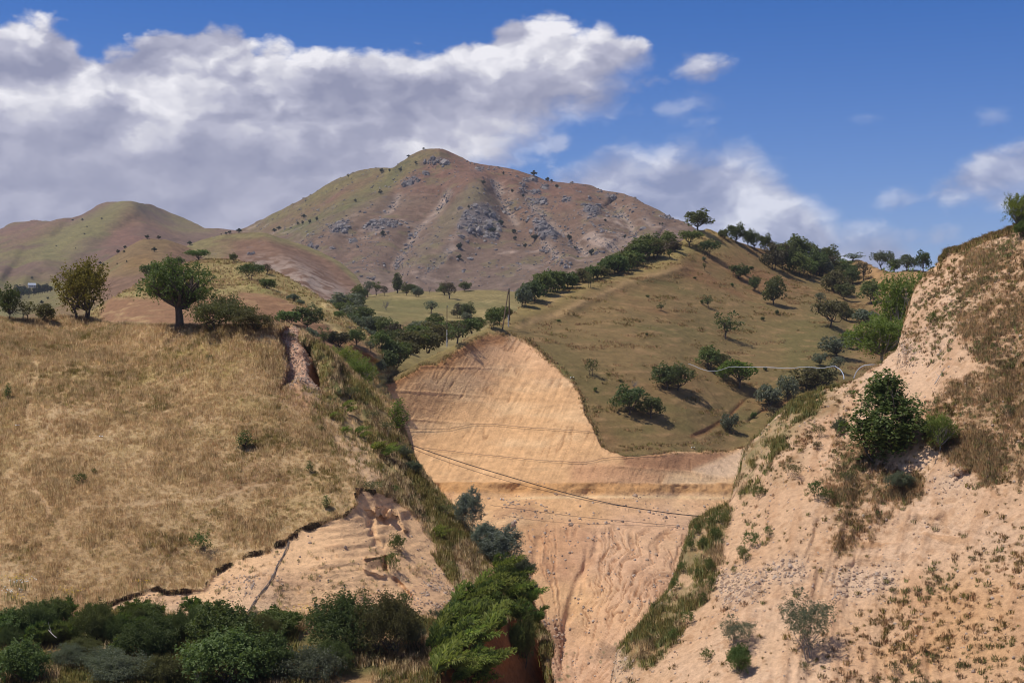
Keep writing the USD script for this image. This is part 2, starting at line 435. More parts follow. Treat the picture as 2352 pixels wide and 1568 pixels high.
rockm = np.clip(sum(sample(mask(p, 4), M.PX, M.PY) for p in rock_poly), 0, 1)
scar = np.clip(sum(sample(line_mask(p, 12, 5), M.PX, M.PY) for p in scar_line), 0, 1)
n_big, n_mid, n_fine = fb(M.G, 180, 6, 11), fb(M.G, 45, 5, 12), fb(M.G, 12, 4, 13)
M.displace(n_big * 10 + n_mid * 2.6 + n_fine * 0.9 + rockm * (1 + 2.5 * np.abs(fb(M.G, 14, 4, 15))) - scar * 1.2)
n_big, n_mid, n_fine = fb(M.G, 180, 6, 16), fb(M.G, 45, 5, 17), fb(M.G, 9, 4, 18)
col = np.zeros(M.G.shape) + MTN_BROWN
col = lerp(col, MTN_RED, st(-0.2, 0.35, n_big + 0.4 * n_mid) * 0.75)
col = lerp(col, srgb(121, 105, 85), st(0.0, 0.5, fb(M.G, 110, 5, 19)) * 0.7)
gr = mask([(1000, 334), (1010, 345), (960, 375), (905, 425), (880, 450), (810, 480), (750, 520), (700, 550), (640, 545), (560, 530), (560, 515), (700, 440), (800, 390), (900, 370)], 10)
col = lerp(col, MTN_GREEN, sample(gr, M.PX, M.PY) * st(-0.5, 0.1, n_mid + 0.4 * n_big) * 0.9)
col = lerp(col, MTN_DEEP, sample(mask(zz('z5', (1950, 90), (1640, 240), (1540, 420), (1250, 520), (1000, 640), (640, 820), (900, 850), (1300, 600), (1560, 470), (1700, 250)), 8), M.PX, M.PY) * st(-0.4, 0.2, n_mid) * 0.9)
col = lerp(col, MTN_RED, sample(mask([(885, 392), (840, 420), (760, 465), (690, 505), (610, 540), (600, 530), (700, 478), (780, 430), (860, 395)], 6), M.PX, M.PY) * 0.6)
col = lerp(col, srgb(118, 110, 82), sample(mask(zz('z5', (2352, 380), (2200, 520), (2000, 780), (1850, 960), (1750, 1150), (1950, 950), (2200, 720), (2400, 560)), 10), M.PX, M.PY) * st(-0.5, 0.2, n_mid) * 0.8)
pale = np.clip(0.5 * st(0.12, 0.45, fb(M.G, 22, 5, 23) + 0.3 * n_fine) * st(450, 560, M.PY) + scar * st(-0.5, 0.15, n_mid) * 1.2 + 0.8 * sample(mask(zz('z6', (430, 330), (480, 330), (620, 420), (600, 470), (480, 480)), 10), M.PX, M.PY) * st(-0.35, 0.1, n_fine)
               + 0.9 * sample(mask(zz('z6', (1200, 760), (1480, 560), (1640, 640), (1660, 790), (1560, 900), (1380, 940)), 26), M.PX, M.PY) * st(-0.15, 0.3, n_fine + 0.5 * n_mid)
               + 0.8 * sample(mask([(560, 590), (640, 580), (720, 620), (790, 650), (760, 690), (650, 650)], 16), M.PX, M.PY) * st(-0.3, 0.2, n_fine + 0.5 * n_mid), 0, 1)
col = lerp(col, MTN_PALE, pale)
col = lerp(col, srgb(168, 144, 126), pale * st(0.1, 0.4, n_fine))
col = lerp(col, srgb(150, 112, 85), sample(mask(zz('z6', (380, 150), (560, 170), (760, 230), (720, 290), (560, 240), (380, 230)), 8), M.PX, M.PY) * st(-0.3, 0.2, n_fine))
col = lerp(col, srgb(123, 106, 95), sample(mask([(560, 640), (900, 560), (1100, 560), (1330, 640), (1200, 760), (560, 760)], 60), M.PX, M.PY) * 0.55)
ROCK = srgb(111, 104, 104)
col = lerp(col, ROCK, rockm * 0.8)
fine_g = fb(M.G, (7, 7, 4), 4, 24)
col = col * (1 + 0.30 * fine_g + 0.18 * n_fine)[..., None]
col = lerp(col, srgb(118, 112, 74), st(0.15, 0.45, fb(M.G, 16, 5, 25) + 0.4 * fine_g) * 0.45)
speck = st(0.42, 0.6, fb(M.G, 6, 3, 21) + 0.35 * n_mid)
col = lerp(col, srgb(99, 92, 88), speck * 0.6)
bush = st(0.5, 0.66, fb(M.G, 5, 2, 22) + 0.25 * n_big)
col = lerp(col, srgb(81, 81, 54), bush * 0.55)
M.mesh('/World/mountain', FAR, col, 'broad brown mountain with grey outcrops, pale scars and a green spur')
PATCH['mountain'] = M

# ------------------------------------------------------------------ knolls before the mountain, on the left
B1 = Patch([(360, 640), (400, 585), (430, 568), (470, 552), (520, 540), (560, 533), (600, 532), (650, 545), (700, 563), (760, 590), (810, 630), (860, 680), (920, 720)], [(360, 760), (920, 760)], 360, 900, 260, 120,
           [(560, 533, 1020), (430, 568, 1000), (700, 563, 1000), (810, 630, 950), (560, 720, 700), (400, 720, 700), (800, 720, 760), (900, 740, 800), (650, 620, 880)], 0.8)
B1.spur([(600, 532), (640, 570), (700, 640)], 26, 20, 0)
B1.spur([(650, 545), (740, 610), (800, 670)], 16, -14, 0)
B1.freeze()
B1.displace(fb(B1.G, 60, 6, 31) * 3)
n1, n2, n3 = fb(B1.G, 90, 5, 32), fb(B1.G, 20, 5, 33), fb(B1.G, 5, 3, 34)
col = np.zeros(B1.G.shape) + srgb(129, 99, 78)
col = lerp(col, srgb(132, 119, 79), np.clip(st(14, 0, np.concatenate([np.zeros((B1.nb, B1.nx)), B1.py - B1.yt]) - 6) + sample(mask([(380, 640), (430, 560), (540, 540), (500, 620)], 14), B1.PX, B1.PY) * 0.8, 0, 1) * st(-0.5, 0.0, n2))
col = lerp(col, MTN_PALE, sample(mask([(556, 585), (600, 590), (680, 600), (760, 640), (820, 690), (700, 690), (610, 640), (570, 610)], 12), B1.PX, B1.PY) * st(-0.25, 0.15, n3 + 0.4 * n2) * 0.95)
col = lerp(col, srgb(99, 90, 87), st(0.45, 0.6, n3 + 0.2 * n2) * 0.5)
col = col * (1 + 0.35 * n3 + 0.15 * n2)[..., None]
B1.mesh('/World/hill_001', FAR, col, 'reddish rounded knoll with a white stony scar below the mountain')
PATCH['knoll'] = B1

B2 = Patch([(40, 740), (110, 690), (150, 657), (200, 625), (250, 592), (300, 562), (335, 547), (375, 547), (420, 562), (450, 580), (500, 625), (560, 700), (600, 740)], [(40, 800), (600, 800)], 40, 600, 240, 120,
           [(335, 547, 760), (375, 547, 760), (250, 592, 740), (110, 690, 700), (500, 620, 740), (300, 720, 520), (100, 760, 540), (500, 740, 540), (350, 640, 620)], 0.8)
B2.spur([(335, 547), (290, 590), (220, 640)], 20, 12, 0)
B2.freeze()
B2.displace(fb(B2.G, 50, 6, 36) * 2.2)
n1, n2 = fb(B2.G, 60, 5, 37), fb(B2.G, 12, 5, 38)
col = np.zeros(B2.G.shape) + srgb(136, 112, 79)
col = lerp(col, srgb(123, 115, 75), st(-0.1, 0.35, n1 + 0.5 * n2))
col = lerp(col, srgb(133, 104, 85), sample(mask([(240, 640), (330, 630), (370, 660), (330, 700), (230, 690)], 4), B2.PX, B2.PY) * 0.85)
col = lerp(col, srgb(132, 101, 80), sample(mask([(395, 560), (450, 575), (520, 640), (420, 640), (380, 590)], 8), B2.PX, B2.PY) * 0.8)
col = lerp(col, srgb(142, 109, 71), sample(mask([(300, 590), (340, 575), (360, 600), (330, 625), (280, 615)], 10), B2.PX, B2.PY) * st(-0.4, 0.2, n2) * 0.7)
col = col * (1 + 0.3 * fb(B2.G, 4, 4, 39) + 0.15 * n2)[..., None]
B2.mesh('/World/hill_002', FAR, col, 'small straw coloured hill dotted with trees before the far hills')
PATCH['dot_hill'] = B2

# ------------------------------------------------------------------ the grassy hill behind the meadow
MID = ground_material('mid_soil', 1.4, 0.5, 0.5)
C = Patch([(60, 830), (120, 762), (200, 722), (260, 685), (340, 642), (420, 610), (450, 601), (480, 597), (520, 597), (560, 601), (620, 621), (680, 650), (720, 672), (760, 700), (800, 735), (840, 770), (880, 812), (930, 880)], [(60, 930), (930, 930)],
          60, 930, 360, 170,
          [(480, 597, 330), (340, 642, 320), (200, 722, 300), (620, 621, 320), (760, 700, 290), (880, 812, 255), (120, 790, 260), (300, 790, 190), (500, 800, 180), (640, 800, 190), (750, 830, 222), (880, 890, 244), (500, 700, 250), (640, 720, 250), (820, 870, 234), (930, 900, 256), (300, 880, 170), (600, 880, 170)], 0.6)
C.spur(zz('z2', (0, 300), (300, 480), (600, 640), (800, 720), (960, 860), (1150, 980)), 14, 6, 0)
C.spur(zz('z2', (690, 530), (800, 600), (920, 740)), 9, 4, 0.1)
C.spur([(260, 790), (330, 765), (400, 770), (470, 790)], 30, -6, 0)
C.freeze()
terr = np.sin(C.G[..., 2] * 5.2 + fb(C.G, 12, 3, 40) * 4)
C.displace(fb(C.G, 24, 6, 41) * 0.9 + fb(C.G, 2.5, 3, 42) * 0.12 + 0.10 * terr)
n1, n2, n3 = fb(C.G, 26, 5, 43), fb(C.G, 5, 5, 44), fb(C.G, (6, 6, 0.8), 4, 45)
col = np.zeros(C.G.shape) + srgb(150, 132, 84)
col = lerp(col, srgb(168, 146, 98), st(-0.1, 0.35, n2 + 0.5 * n1))
col = lerp(col, srgb(132, 128, 72), st(0.05, 0.5, n1 - 0.3 * n2) * 0.8)
field = sample(mask(zz('z1', (840, 1010), (930, 890), (1350, 900), (2100, 880), (2352, 900), (2600, 1060), (2700, 1300), (1500, 1300), (900, 1200)), 3), C.PX, C.PY)
field2 = sample(mask(zz('z2', (0, 440), (200, 460), (420, 530), (700, 690), (860, 800), (1000, 850), (1160, 960), (1100, 1060), (700, 1000), (300, 900), (0, 800)), 4), C.PX, C.PY)
field = np.clip(field + field2, 0, 1)
col = lerp(col, srgb(148, 112, 82), field)
col = lerp(col, srgb(178, 146, 104), field * st(0.1, 0.5, n3 + 0.25 * n2) * 0.8)
col = lerp(col, srgb(98, 74, 52), field * st(0.5, 0.8, -n3 + 0.3 * n2) * 0.7)
for ln, w in ((zz('z2', (690, 530), (790, 590), (910, 720), (960, 770)), 12), (zz('z2', (400, 500), (600, 600), (760, 720), (930, 830)), 9), (zz('z2', (1100, 860), (1200, 920), (1240, 940)), 12)):
    col = lerp(col, srgb(196, 170, 120), sample(line_mask(ln, w, 3), C.PX, C.PY) * st(-0.6, 0.1, n2) * 0.9)  # pale crest lines: sunlight on the ridges painted into the colour
col = col * (1 + 0.25 * fb(C.G, (1.2, 1.2, 0.6), 3, 46))[..., None]
C.mesh('/World/hill_003', MID, col, 'grassy hill with a bare brown field behind the meadow')
PATCH['grass_hill'] = C

# ------------------------------------------------------------------ the knoll in the middle of the valley
D = Patch([(700, 760), (760, 718), (800, 697), (840, 684), (870, 674), (900, 669), (940, 665), (1000, 670), (1060, 668), (1120, 667), (1180, 670), (1240, 680), (1300, 705), (1350, 760)], [(700, 900), (1350, 900)], 700, 1350, 300, 130,
          [(760, 718, 470), (900, 669, 540), (1060, 668, 540), (1240, 680, 530), (820, 760, 345), (950, 800, 325), (1100, 780, 360), (1300, 760, 420), (950, 890, 275), (1050, 730, 430), (900, 715, 440)], 0.5)
D.spur(zz('z2', (1120, 590), (1400, 600), (1700, 590), (2050, 600)), 9, 6, 0)
D.spur(zz('z2', (1040, 530), (1200, 470), (1500, 500), (1800, 500)), 8, 5, 0)
D.freeze()
D.displace(fb(D.G, 30, 6, 51) * 1.2)
n1, n2 = fb(D.G, 40, 5, 52), fb(D.G, 8, 5, 53)
col = np.zeros(D.G.shape) + srgb(142, 126, 82)
col = lerp(col, srgb(118, 112, 70), st(-0.1, 0.4, n1 + 0.5 * n2) * 0.8)
col = lerp(col, srgb(164, 144, 98), st(0.1, 0.5, n2) * 0.6)
col = lerp(col, srgb(144, 106, 78), sample(mask(zz('z2', (1340, 730), (1450, 700), (1500, 800), (1350, 860)), 8), D.PX, D.PY))
col = col * (1 + 0.28 * fb(D.G, (3, 3, 1), 4, 54) + 0.2 * n2)[..., None]
D.mesh('/World/hill_004', MID, col, 'low pale green knoll with scattered trees in the valley below the mountain')
PATCH['middle_knoll'] = D

# ------------------------------------------------------------------ the hillside with the dug-out face, the track and the slope of loose earth below it
EARTH = srgb(222, 175, 126)
EARTH_PALE = srgb(230, 190, 143)
EARTH_DARK = srgb(176, 124, 80)
hill_ctrl = [(865, 880, 246), (960, 832, 253), (1060, 787, 263), (1150, 742, 288), (1280, 661, 335), (1420, 606, 372), (1600, 531, 420), (1760, 572, 445), (1900, 600, 475), (2060, 626, 430), (2200, 640, 420), (1960, 690, 400), (1900, 750, 350), (1990, 660, 425),
             (1820, 880, 292), (1720, 1000, 262), (2000, 800, 330), (2050, 900, 290), (2200, 800, 340), (1400, 1040, 236), (1560, 1040, 241), (1740, 1010, 258), (1400, 720, 312), (1520, 840, 280), (1345, 900, 257), (1240, 815, 270), (1150, 778, 273), (1700, 700, 362),
             (1650, 840, 296), (1060, 803, 260), (1000, 838, 254), (900, 900, 246), (1600, 940, 262), (1280, 720, 308), (1560, 640, 365), (1800, 660, 402)]
E = Patch([(690, 960), (800, 930), (830, 905), (865, 880), (960, 832), (1010, 810), (1060, 787), (1110, 765), (1150, 742), (1200, 702), (1240, 680), (1280, 661), (1350, 632), (1420, 606), (1500, 582), (1560, 556), (1585, 540), (1600, 532), (1625, 527), (1650, 536), (1700, 556),
           (1760, 574), (1820, 592), (1900, 606), (1950, 600), (1970, 596), (1985, 600), (2020, 618), (2060, 624), (2090, 620), (2140, 628), (2230, 650)], [(690, 1640), (2230, 1640)], 690, 2230, 630, 430, hill_ctrl + [(700, 950, 238)], 0.8)
E.spur([(1150, 745), (1200, 722), (1300, 690), (1400, 640), (1520, 610), (1600, 580)], 26, 6, 0.1)
E.spur(zz('z3', (640, 1000), (900, 830), (1230, 690), (1480, 620), (1800, 560)), 16, 2.5, 0.1)
E.spur(zz('z4', (900, 1400), (900, 1000), (920, 800), (930, 700)), 30, -8, 0.15)
for ln, a in ((zz('z7', (1115, 890), (1230, 845), (1330, 790), (1370, 770), (1450, 700), (1540, 610), (1640, 540), (1800, 440), (2000, 330)), -0.9), (zz('z7', (1560, 790), (1690, 690), (1830, 650), (1950, 580), (2150, 480)), -1.6),
              (zz('z7', (1390, 840), (1440, 850), (1420, 870)), -0.9)):
    E.spur([(x, y + 4) for x, y in ln], 4.5, a, 0.05)
cut_poly = [(840, 905), (862, 888), (905, 877), (935, 862), (962, 848), (968, 838), (1000, 838), (1030, 820), (1060, 800), (1090, 786), (1120, 776), (1150, 775), (1190, 781), (1215, 792), (1240, 812), (1265, 836), (1290, 858), (1312, 880), (1332, 905), (1340, 925), (1344, 950),
            (1362, 975), (1372, 1000), (1385, 1022), (1405, 1036), (1440, 1048), (1480, 1044), (1530, 1040), (1620, 1036), (1680, 1034), (1720, 1022), (1760, 1000), (1800, 1000), (1800, 1700), (600, 1700), (600, 960), (780, 930)]
EDGE = cut_poly[:31]
cutm = mask(ragged(cut_poly, 4.5, seed=1), 1.2)
edge_depth = [(x, y, float(np.exp(ev(E.r, np.array([float(x)]), np.array([float(y)]))[0])) - 0.5) for x, y in EDGE]
cut_ctrl = edge_depth + [(840, 1000, 241), (1000, 1000, 245), (1150, 950, 251), (1290, 960, 247), (1000, 1108, 232), (1180, 1108, 230.5), (1350, 1108, 229.5), (1470, 1100, 232), (1560, 1095, 236), (1690, 1100, 241), (1800, 1090, 244), (800, 1108, 234),
                         (1560, 1065, 239)]
E.depth(cutm, cut_ctrl)
low_poly = [(600, 1106), (1000, 1106), (1180, 1104), (1300, 1108), (1420, 1108), (1560, 1112), (1690, 1106), (1850, 1100), (1850, 1700), (600, 1700)]
low_ctrl = [(760, 1108, 234), (1000, 1106, 231.8), (1180, 1106, 229.8), (1350, 1108, 229.3), (1560, 1108, 234.5), (1700, 1106, 240), (1850, 1100, 243), (1000, 1136, 231), (1180, 1136, 229), (1350, 1137, 228.5), (1560, 1140, 233), (1700, 1140, 237), (1850, 1140, 240),
            (1000, 1152, 227), (1180, 1152, 225), (1350, 1152, 225.5), (1560, 1156, 230), (1700, 1156, 234), (1850, 1156, 237), (760, 1150, 228),
            (1200, 1215, 218), (1400, 1215, 219), (1560, 1215, 221), (1700, 1215, 225), (1200, 1330, 207), (1330, 1330, 208), (1450, 1330, 206), (1580, 1330, 207), (1000, 1330, 205), (1250, 1460, 198), (1310, 1470, 200), (1400, 1450, 197), (1500, 1450, 194),
            (1200, 1600, 186), (1310, 1600, 190), (1450, 1600, 186), (1600, 1600, 184), (1000, 1600, 183), (1800, 1400, 205)]
E.depth(mask(low_poly, 2.0), low_ctrl)
E.spur(zz('b3', (640, 130), (640, 300), (570, 400), (480, 560), (420, 780), (380, 920), (360, 1200), (340, 1400)), 8, -0.7, 0.1)
E.spur(zz('b3', (560, 270), (545, 400), (520, 640), (410, 880)), 5, -0.5, 0.1)
E.spur(zz('b3', (160, 160), (130, 350), (110, 500)), 8, -0.6, 0.1)
E.freeze()
cm, lm = sample(cutm, E.PX, E.PY), sample(mask(low_poly, 2.0), E.PX, E.PY)
face = cm * (1 - lm)
x, y, z = E.G[..., 0], E.G[..., 1], E.G[..., 2]
aa, bb = 0.5 * x + 0.87 * z, 0.87 * x - 0.5 * z
teeth = meshkit.fbm(np.stack([aa / 4.0, bb / 0.30, bb * 0], -1) + 300, 3, 61) * 2 - 1
cracks = st(0.07, 0.0, np.abs(meshkit.fbm(np.stack([aa / 11.0, bb / 1.8, bb * 0], -1) + 500, 4, 62) * 2 - 1)) * st(-0.05, 0.2, fb(E.G, 6, 3, 63))
benches = sum(sample(line_mask(p, 4, 1.5), E.PX, E.PY) for p in (zz('z2', (1480, 1058), (1620, 1058), (1760, 1064), (2000, 1072), (2300, 1090)), zz('z2', (1090, 1252), (1300, 1262), (1600, 1280), (1900, 1300), (2150, 1320), (2352, 1330), (2900, 1350)),
                                                                zz('z8', (300, 150), (600, 160), (900, 185), (1200, 200), (2060, 270)), zz('z8', (600, 570), (900, 575), (1400, 560), (1900, 560), (2352, 555)), zz('z7', (0, 615), (170, 615)), zz('z7', (0, 860), (280, 880)),
                                                                zz('z7', (0, 1120), (240, 1130), (500, 1160), (800, 1185), (1100, 1205), (1400, 1255))))
ang, rad = np.arctan2(E.PX - 1312, np.maximum(1640 - E.PY, 5.0)), np.hypot(E.PX - 1312, 1640 - E.PY)
wv = fb(E.G, 7, 4, 64) * 0.10
rill = meshkit.fbm(np.stack([(ang + wv) * 17, rad / 260.0, rad * 0], -1) + 40, 4, 65) * 2 - 1
fan = lm * st(1195, 1225, E.PY)
vein = st(0.10, 0.0, np.abs(rill)) * fan
vein2 = st(0.11, 0.0, np.abs(meshkit.fbm(np.stack([(ang + wv * 1.6) * 30, rad / 70.0, rad * 0], -1) + 70, 3, 66) * 2 - 1)) * fan * sample(mask(zz('b3', (640, 120), (1420, 100), (1250, 700), (900, 950), (400, 1000), (600, 500)), 14), E.PX, E.PY)
n1, n2, n3, n4 = fb(E.G, 30, 5, 67), fb(E.G, 6, 5, 68), fb(E.G, 1.6, 4, 69), fb(E.G, (5, 5, 0.7), 4, 70)
scarp = lm * st(1104, 1110, E.PY) * st(1138, 1128, E.PY)
h = (1 - cm) * (n1 * 1.0 + n2 * 0.28 + n4 * 0.10 + n3 * 0.05) + face * (n1 * 0.25 + n2 * 0.09 + teeth * 0.045 - cracks * 0.10 + benches * 0.22)
h += fan * (n1 * 0.7 + n2 * 0.2 + rill * 0.07 + n3 * 0.10 - vein * 0.2 - vein2 * 0.22) + lm * (1 - fan) * (n2 * 0.35 + n3 * 0.18) + scarp * (0.5 * np.abs(n2) + 0.35 * n3)
h *= 1 - 0.8 * st(6, 0, np.abs(E.PY - 1143)) * lm
E.displace(h)
col = np.zeros(E.G.shape) + srgb(133, 110, 72)
col = lerp(col, srgb(138, 100, 68), st(0.0, 0.45, fb(E.G, 34, 5, 71) + 0.3 * n2) * 0.8)
greens = sum(sample(mask(p, 24), E.PX, E.PY) for p in ([(1400, 1040), (1560, 1045), (1740, 1010), (1900, 850), (1850, 830), (1700, 930), (1560, 960), (1400, 960), (1340, 900), (1240, 800), (1180, 770), (1260, 770), (1420, 900)],
                                                       [(1480, 780), (1700, 790), (1900, 840), (1880, 740), (1700, 740), (1560, 730)], zz('z3', (1500, 600), (1900, 780), (2000, 900), (1700, 900), (1400, 700)), [(1870, 640), (1960, 640), (1940, 900), (1800, 900)]))
col = lerp(col, srgb(112, 102, 62), np.clip(greens, 0, 1) * st(-0.45, 0.15, n2 + 0.5 * n1) * 0.85)
col = lerp(col, srgb(112, 104, 62), st(0.2, 0.5, fb(E.G, (16, 16, 3), 5, 72) + 0.25 * n2) * 0.55 * (1 - cm))
col = lerp(col, srgb(166, 132, 92), st(0.12, 0.5, n4 + 0.3 * n3) * 0.55)
col = lerp(col, srgb(104, 92, 56), st(0.2, 0.55, -n4 + 0.25 * n3) * 0.5)
crest = np.concatenate([np.zeros((E.nb, E.nx)), E.py - E.yt])
ridge_green = st(75, 20, crest) * sample(mask([(840, 860), (1150, 730), (1300, 640), (1600, 520), (1700, 540), (1620, 610), (1420, 640), (1200, 730), (1060, 840), (840, 920)], 16), E.PX, E.PY)
col = lerp(col, srgb(150, 132, 82), ridge_green * st(-0.6, 0.1, n2))
col = lerp(col, srgb(198, 166, 104), sample(mask(zz('z3', (1650, 290), (1900, 240), (2050, 300), (1830, 330), (1650, 320)), 6), E.PX, E.PY))
for ln, w in ((zz('z3', (300, 1090), (480, 1000), (640, 960), (860, 860), (1010, 800), (1200, 700), (1450, 630), (1700, 560)), 8), (zz('z3', (560, 880), (800, 740), (960, 660)), 6), (zz('z4', (830, 1215), (870, 1170), (930, 1120)), 5)):
    col = lerp(col, srgb(196, 160, 114), sample(line_mask(ln, w, 4), E.PX, E.PY) * st(-0.7, 0.1, n2) * 0.8)
col = lerp(col, srgb(190, 150, 104), sample(mask([(1960, 600), (1985, 600), (2140, 624), (2150, 680), (2060, 700), (1990, 670)], 8), E.PX, E.PY) * st(-0.5, 0.1, n2) * 0.7)
for ln in (zz('z7', (1115, 885), (1230, 840), (1330, 785), (1450, 700), (1540, 605)), zz('z7', (1680, 690), (1830, 650), (1950, 580))):
    col = lerp(col, srgb(150, 104, 68), sample(line_mask([(a, b + 3) for a, b in ln], 7, 2), E.PX, E.PY) * 0.9)
# bare earth
ec = np.zeros(E.G.shape) + EARTH
ec = lerp(ec, EARTH_PALE, st(-0.1, 0.4, fb(E.G, (9, 9, 2.5), 5, 73)) * 0.7)
ec = lerp(ec, srgb(212, 166, 128), st(0.0, 0.5, n1) * 0.6)
rim = np.clip(np.concatenate([np.zeros((E.nb, E.nx)), E.py]) * 0, 0, 1)
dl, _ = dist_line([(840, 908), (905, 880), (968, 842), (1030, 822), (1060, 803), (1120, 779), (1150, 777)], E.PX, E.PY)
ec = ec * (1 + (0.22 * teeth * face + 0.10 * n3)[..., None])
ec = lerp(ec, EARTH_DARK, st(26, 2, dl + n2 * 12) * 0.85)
ec = lerp(ec, srgb(176, 128, 94), sample(mask(zz('z7', (520, 1075), (800, 1060), (1300, 1045), (1420, 1060), (1200, 1150), (1080, 1210), (700, 1180), (560, 1160)), 3), E.PX, E.PY) * 0.8)
ec = lerp(ec, srgb(200, 148, 112), sample(mask(zz('z7', (100, 1110), (560, 1150), (800, 1190), (950, 1230), (760, 1330), (300, 1320), (100, 1300)), 8), E.PX, E.PY) * 0.6)
ec = lerp(ec, srgb(234, 200, 164), sample(mask(zz('z7', (1100, 1200), (1450, 1060), (1680, 940), (1600, 1060), (1480, 1250), (1300, 1250)), 4), E.PX, E.PY) * 0.75)
ec = lerp(ec, srgb(228, 194, 152), sample(mask(zz('z7', (800, 1330), (1000, 1220), (1350, 1260), (1440, 1330), (1100, 1360)), 8), E.PX, E.PY) * 0.7)
ec = lerp(ec, srgb(150, 104, 66), cracks * face * 0.5)
ec = lerp(ec, srgb(204, 152, 98), scarp * 0.8)
ec = lerp(ec, srgb(220, 177, 142), lm * (1 - scarp) * st(-0.4, 0.3, n1 + 0.4 * n2) * 0.8)
ec = lerp(ec, srgb(186, 140, 104), lm * (1 - scarp) * st(0.1, 0.5, n2 + 0.3 * n3) * 0.6)
ec = lerp(ec, srgb(152, 108, 76), np.clip(vein * 0.5 + vein2 * 0.8, 0, 1))
ec = lerp(ec, srgb(190, 138, 104), sample(mask(zz('b3', (20, 100), (600, 60), (660, 240), (560, 470), (300, 560), (60, 480), (0, 300)), 16), E.PX, E.PY) * 0.45)
ec = lerp(ec, srgb(150, 122, 96), sample(mask(zz('b3', (520, 1180), (700, 1050), (850, 1100), (860, 1260), (1000, 1411), (760, 1300), (560, 1220)), 6), E.PX, E.PY) * st(-0.2, 0.3, n3) * 0.7)
ec = lerp(ec, srgb(238, 200, 150), st(5, 1, np.abs(E.PY - 1143 - 3 * np.sin(E.PX / 130))) * lm * st(1150, 1200, E.PX) * 0.8)
ec = lerp(ec, srgb(120, 116, 80), fan * st(0.5, 0.62, fb(E.G, 1.1, 2, 74) + 0.2 * n1) * st(1420, 1500, E.PY) * 0.7)
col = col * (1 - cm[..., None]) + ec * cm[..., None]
# turf darkens where it breaks off above the dug face
de, _ = dist_line(EDGE, E.PX, E.PY)
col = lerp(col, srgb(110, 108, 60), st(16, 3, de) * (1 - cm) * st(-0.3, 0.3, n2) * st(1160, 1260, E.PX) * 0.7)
E.mesh('/World/hillside', MID, col, 'brown grassy hillside with a pale dug-out earth face, a track and loose earth below')
PATCH['hillside'] = E

# ------------------------------------------------------------------ the near hill on the left: meadow, bare bank, flank and the bench with bushes
lip = zz('b1', (-200, 700), (100, 760), (480, 770), (700, 790), (880, 790), (950, 740), (1070, 700), (1210, 650), (1320, 615), (1400, 650), (1490, 640), (1600, 640), (1700, 640), (1730, 600), (1760, 550), (1800, 490), (1900, 430), (2080, 340), (2270, 290)) + \
    zz('b8', (920, 760), (1080, 660), (1180, 580), (1290, 550), (1470, 490), (1560, 470), (1640, 390), (1655, 300), (1680, 230), (1760, 245), (1900, 300), (2000, 350), (2160, 470))
foot = zz('b1', (-200, 860), (500, 860), (880, 850), (1500, 850), (2080, 850), (2352, 880)) + zz('b8', (1100, 1330), (1500, 1330), (1900, 1300), (2200, 1350), (2352, 1400))
bank_poly = [p for p in lip if p[0] > 225] + zz('b8', (2230, 600), (2352, 780)) + zz('b2', (1450, 330), (1560, 500), (1660, 660), (1500, 880), (1300, 900), (1100, 800)) + [p for p in foot[::-1] if 225 < p[0] < 900]
left_ctrl = [(-60, 720, 114), (0, 722, 113), (200, 722, 120), (400, 741, 108), (640, 749, 104), (0, 1000, 92), (300, 1000, 92), (600, 1000, 92.5), (0, 1300, 79), (300, 1300, 79.5), (470, 1325, 79.6), (690, 1210, 83), (835, 1118, 87), (150, 860, 101), (450, 860, 99.5),
             (640, 860, 99), (-60, 1000, 92), (-60, 1300, 79), (225, 1395, 76.5), (600, 1260, 81), (690, 770, 105), (740, 805, 105), (850, 890, 104), (900, 930, 103), (932, 1000, 101), (1000, 1112, 97), (1060, 1180, 94.5), (1150, 1290, 90.5),
             (1235, 1420, 85.5), (1255, 1470, 83), (800, 1000, 95.5), (700, 940, 96.5), (950, 1200, 89), (1050, 1350, 83.5), (880, 1130, 88.5), (870, 1250, 84.5)]
G = Patch([(-420, 740), (-200, 722), (-60, 727), (0, 731), (60, 736), (100, 738), (150, 730), (200, 732), (240, 743), (300, 752), (400, 751), (500, 753), (600, 753), (640, 751), (652, 748), (664, 748), (675, 752), (688, 764), (700, 775), (740, 805), (790, 842), (850, 890), (900, 930), (918, 965), (932, 1000),
           (960, 1062), (1000, 1112), (1060, 1180), (1100, 1240), (1150, 1290), (1200, 1345), (1235, 1420), (1255, 1470), (1275, 1560)], [(-420, 1640), (1275, 1640)], -420, 1262, 690, 460, left_ctrl + [(-420, 725, 112), (-420, 1000, 90), (-420, 1300, 77)], 1.0)
bank_ctrl = [(x, y, float(np.exp(ev(G.r, np.array([x]), np.array([y]))[0])) - 0.15) for x, y in lip[::2]] + \
    [(300, 1400, 75.6), (500, 1400, 76.2), (690, 1400, 76.8), (860, 1400, 77.4), (600, 1330, 77.9), (760, 1290, 79.7), (850, 1200, 84.8), (950, 1330, 81.6), (1040, 1350, 82.8), (960, 1250, 86), (1050, 1250, 89), (1000, 1400, 78.6), (1120, 1330, 86), (1180, 1400, 84), (860, 1330, 79.6)]
bank_map = mask(ragged(bank_poly, 5.0, seed=2), 1.6)
G.depth(bank_map, bank_ctrl)
bench_poly = [(-600, 1400), (-80, 1400)] + [p for p in foot if p[0] < 1050] + [(1080, 1420), (1180, 1420), (1270, 1470), (1300, 1660), (-600, 1660)]
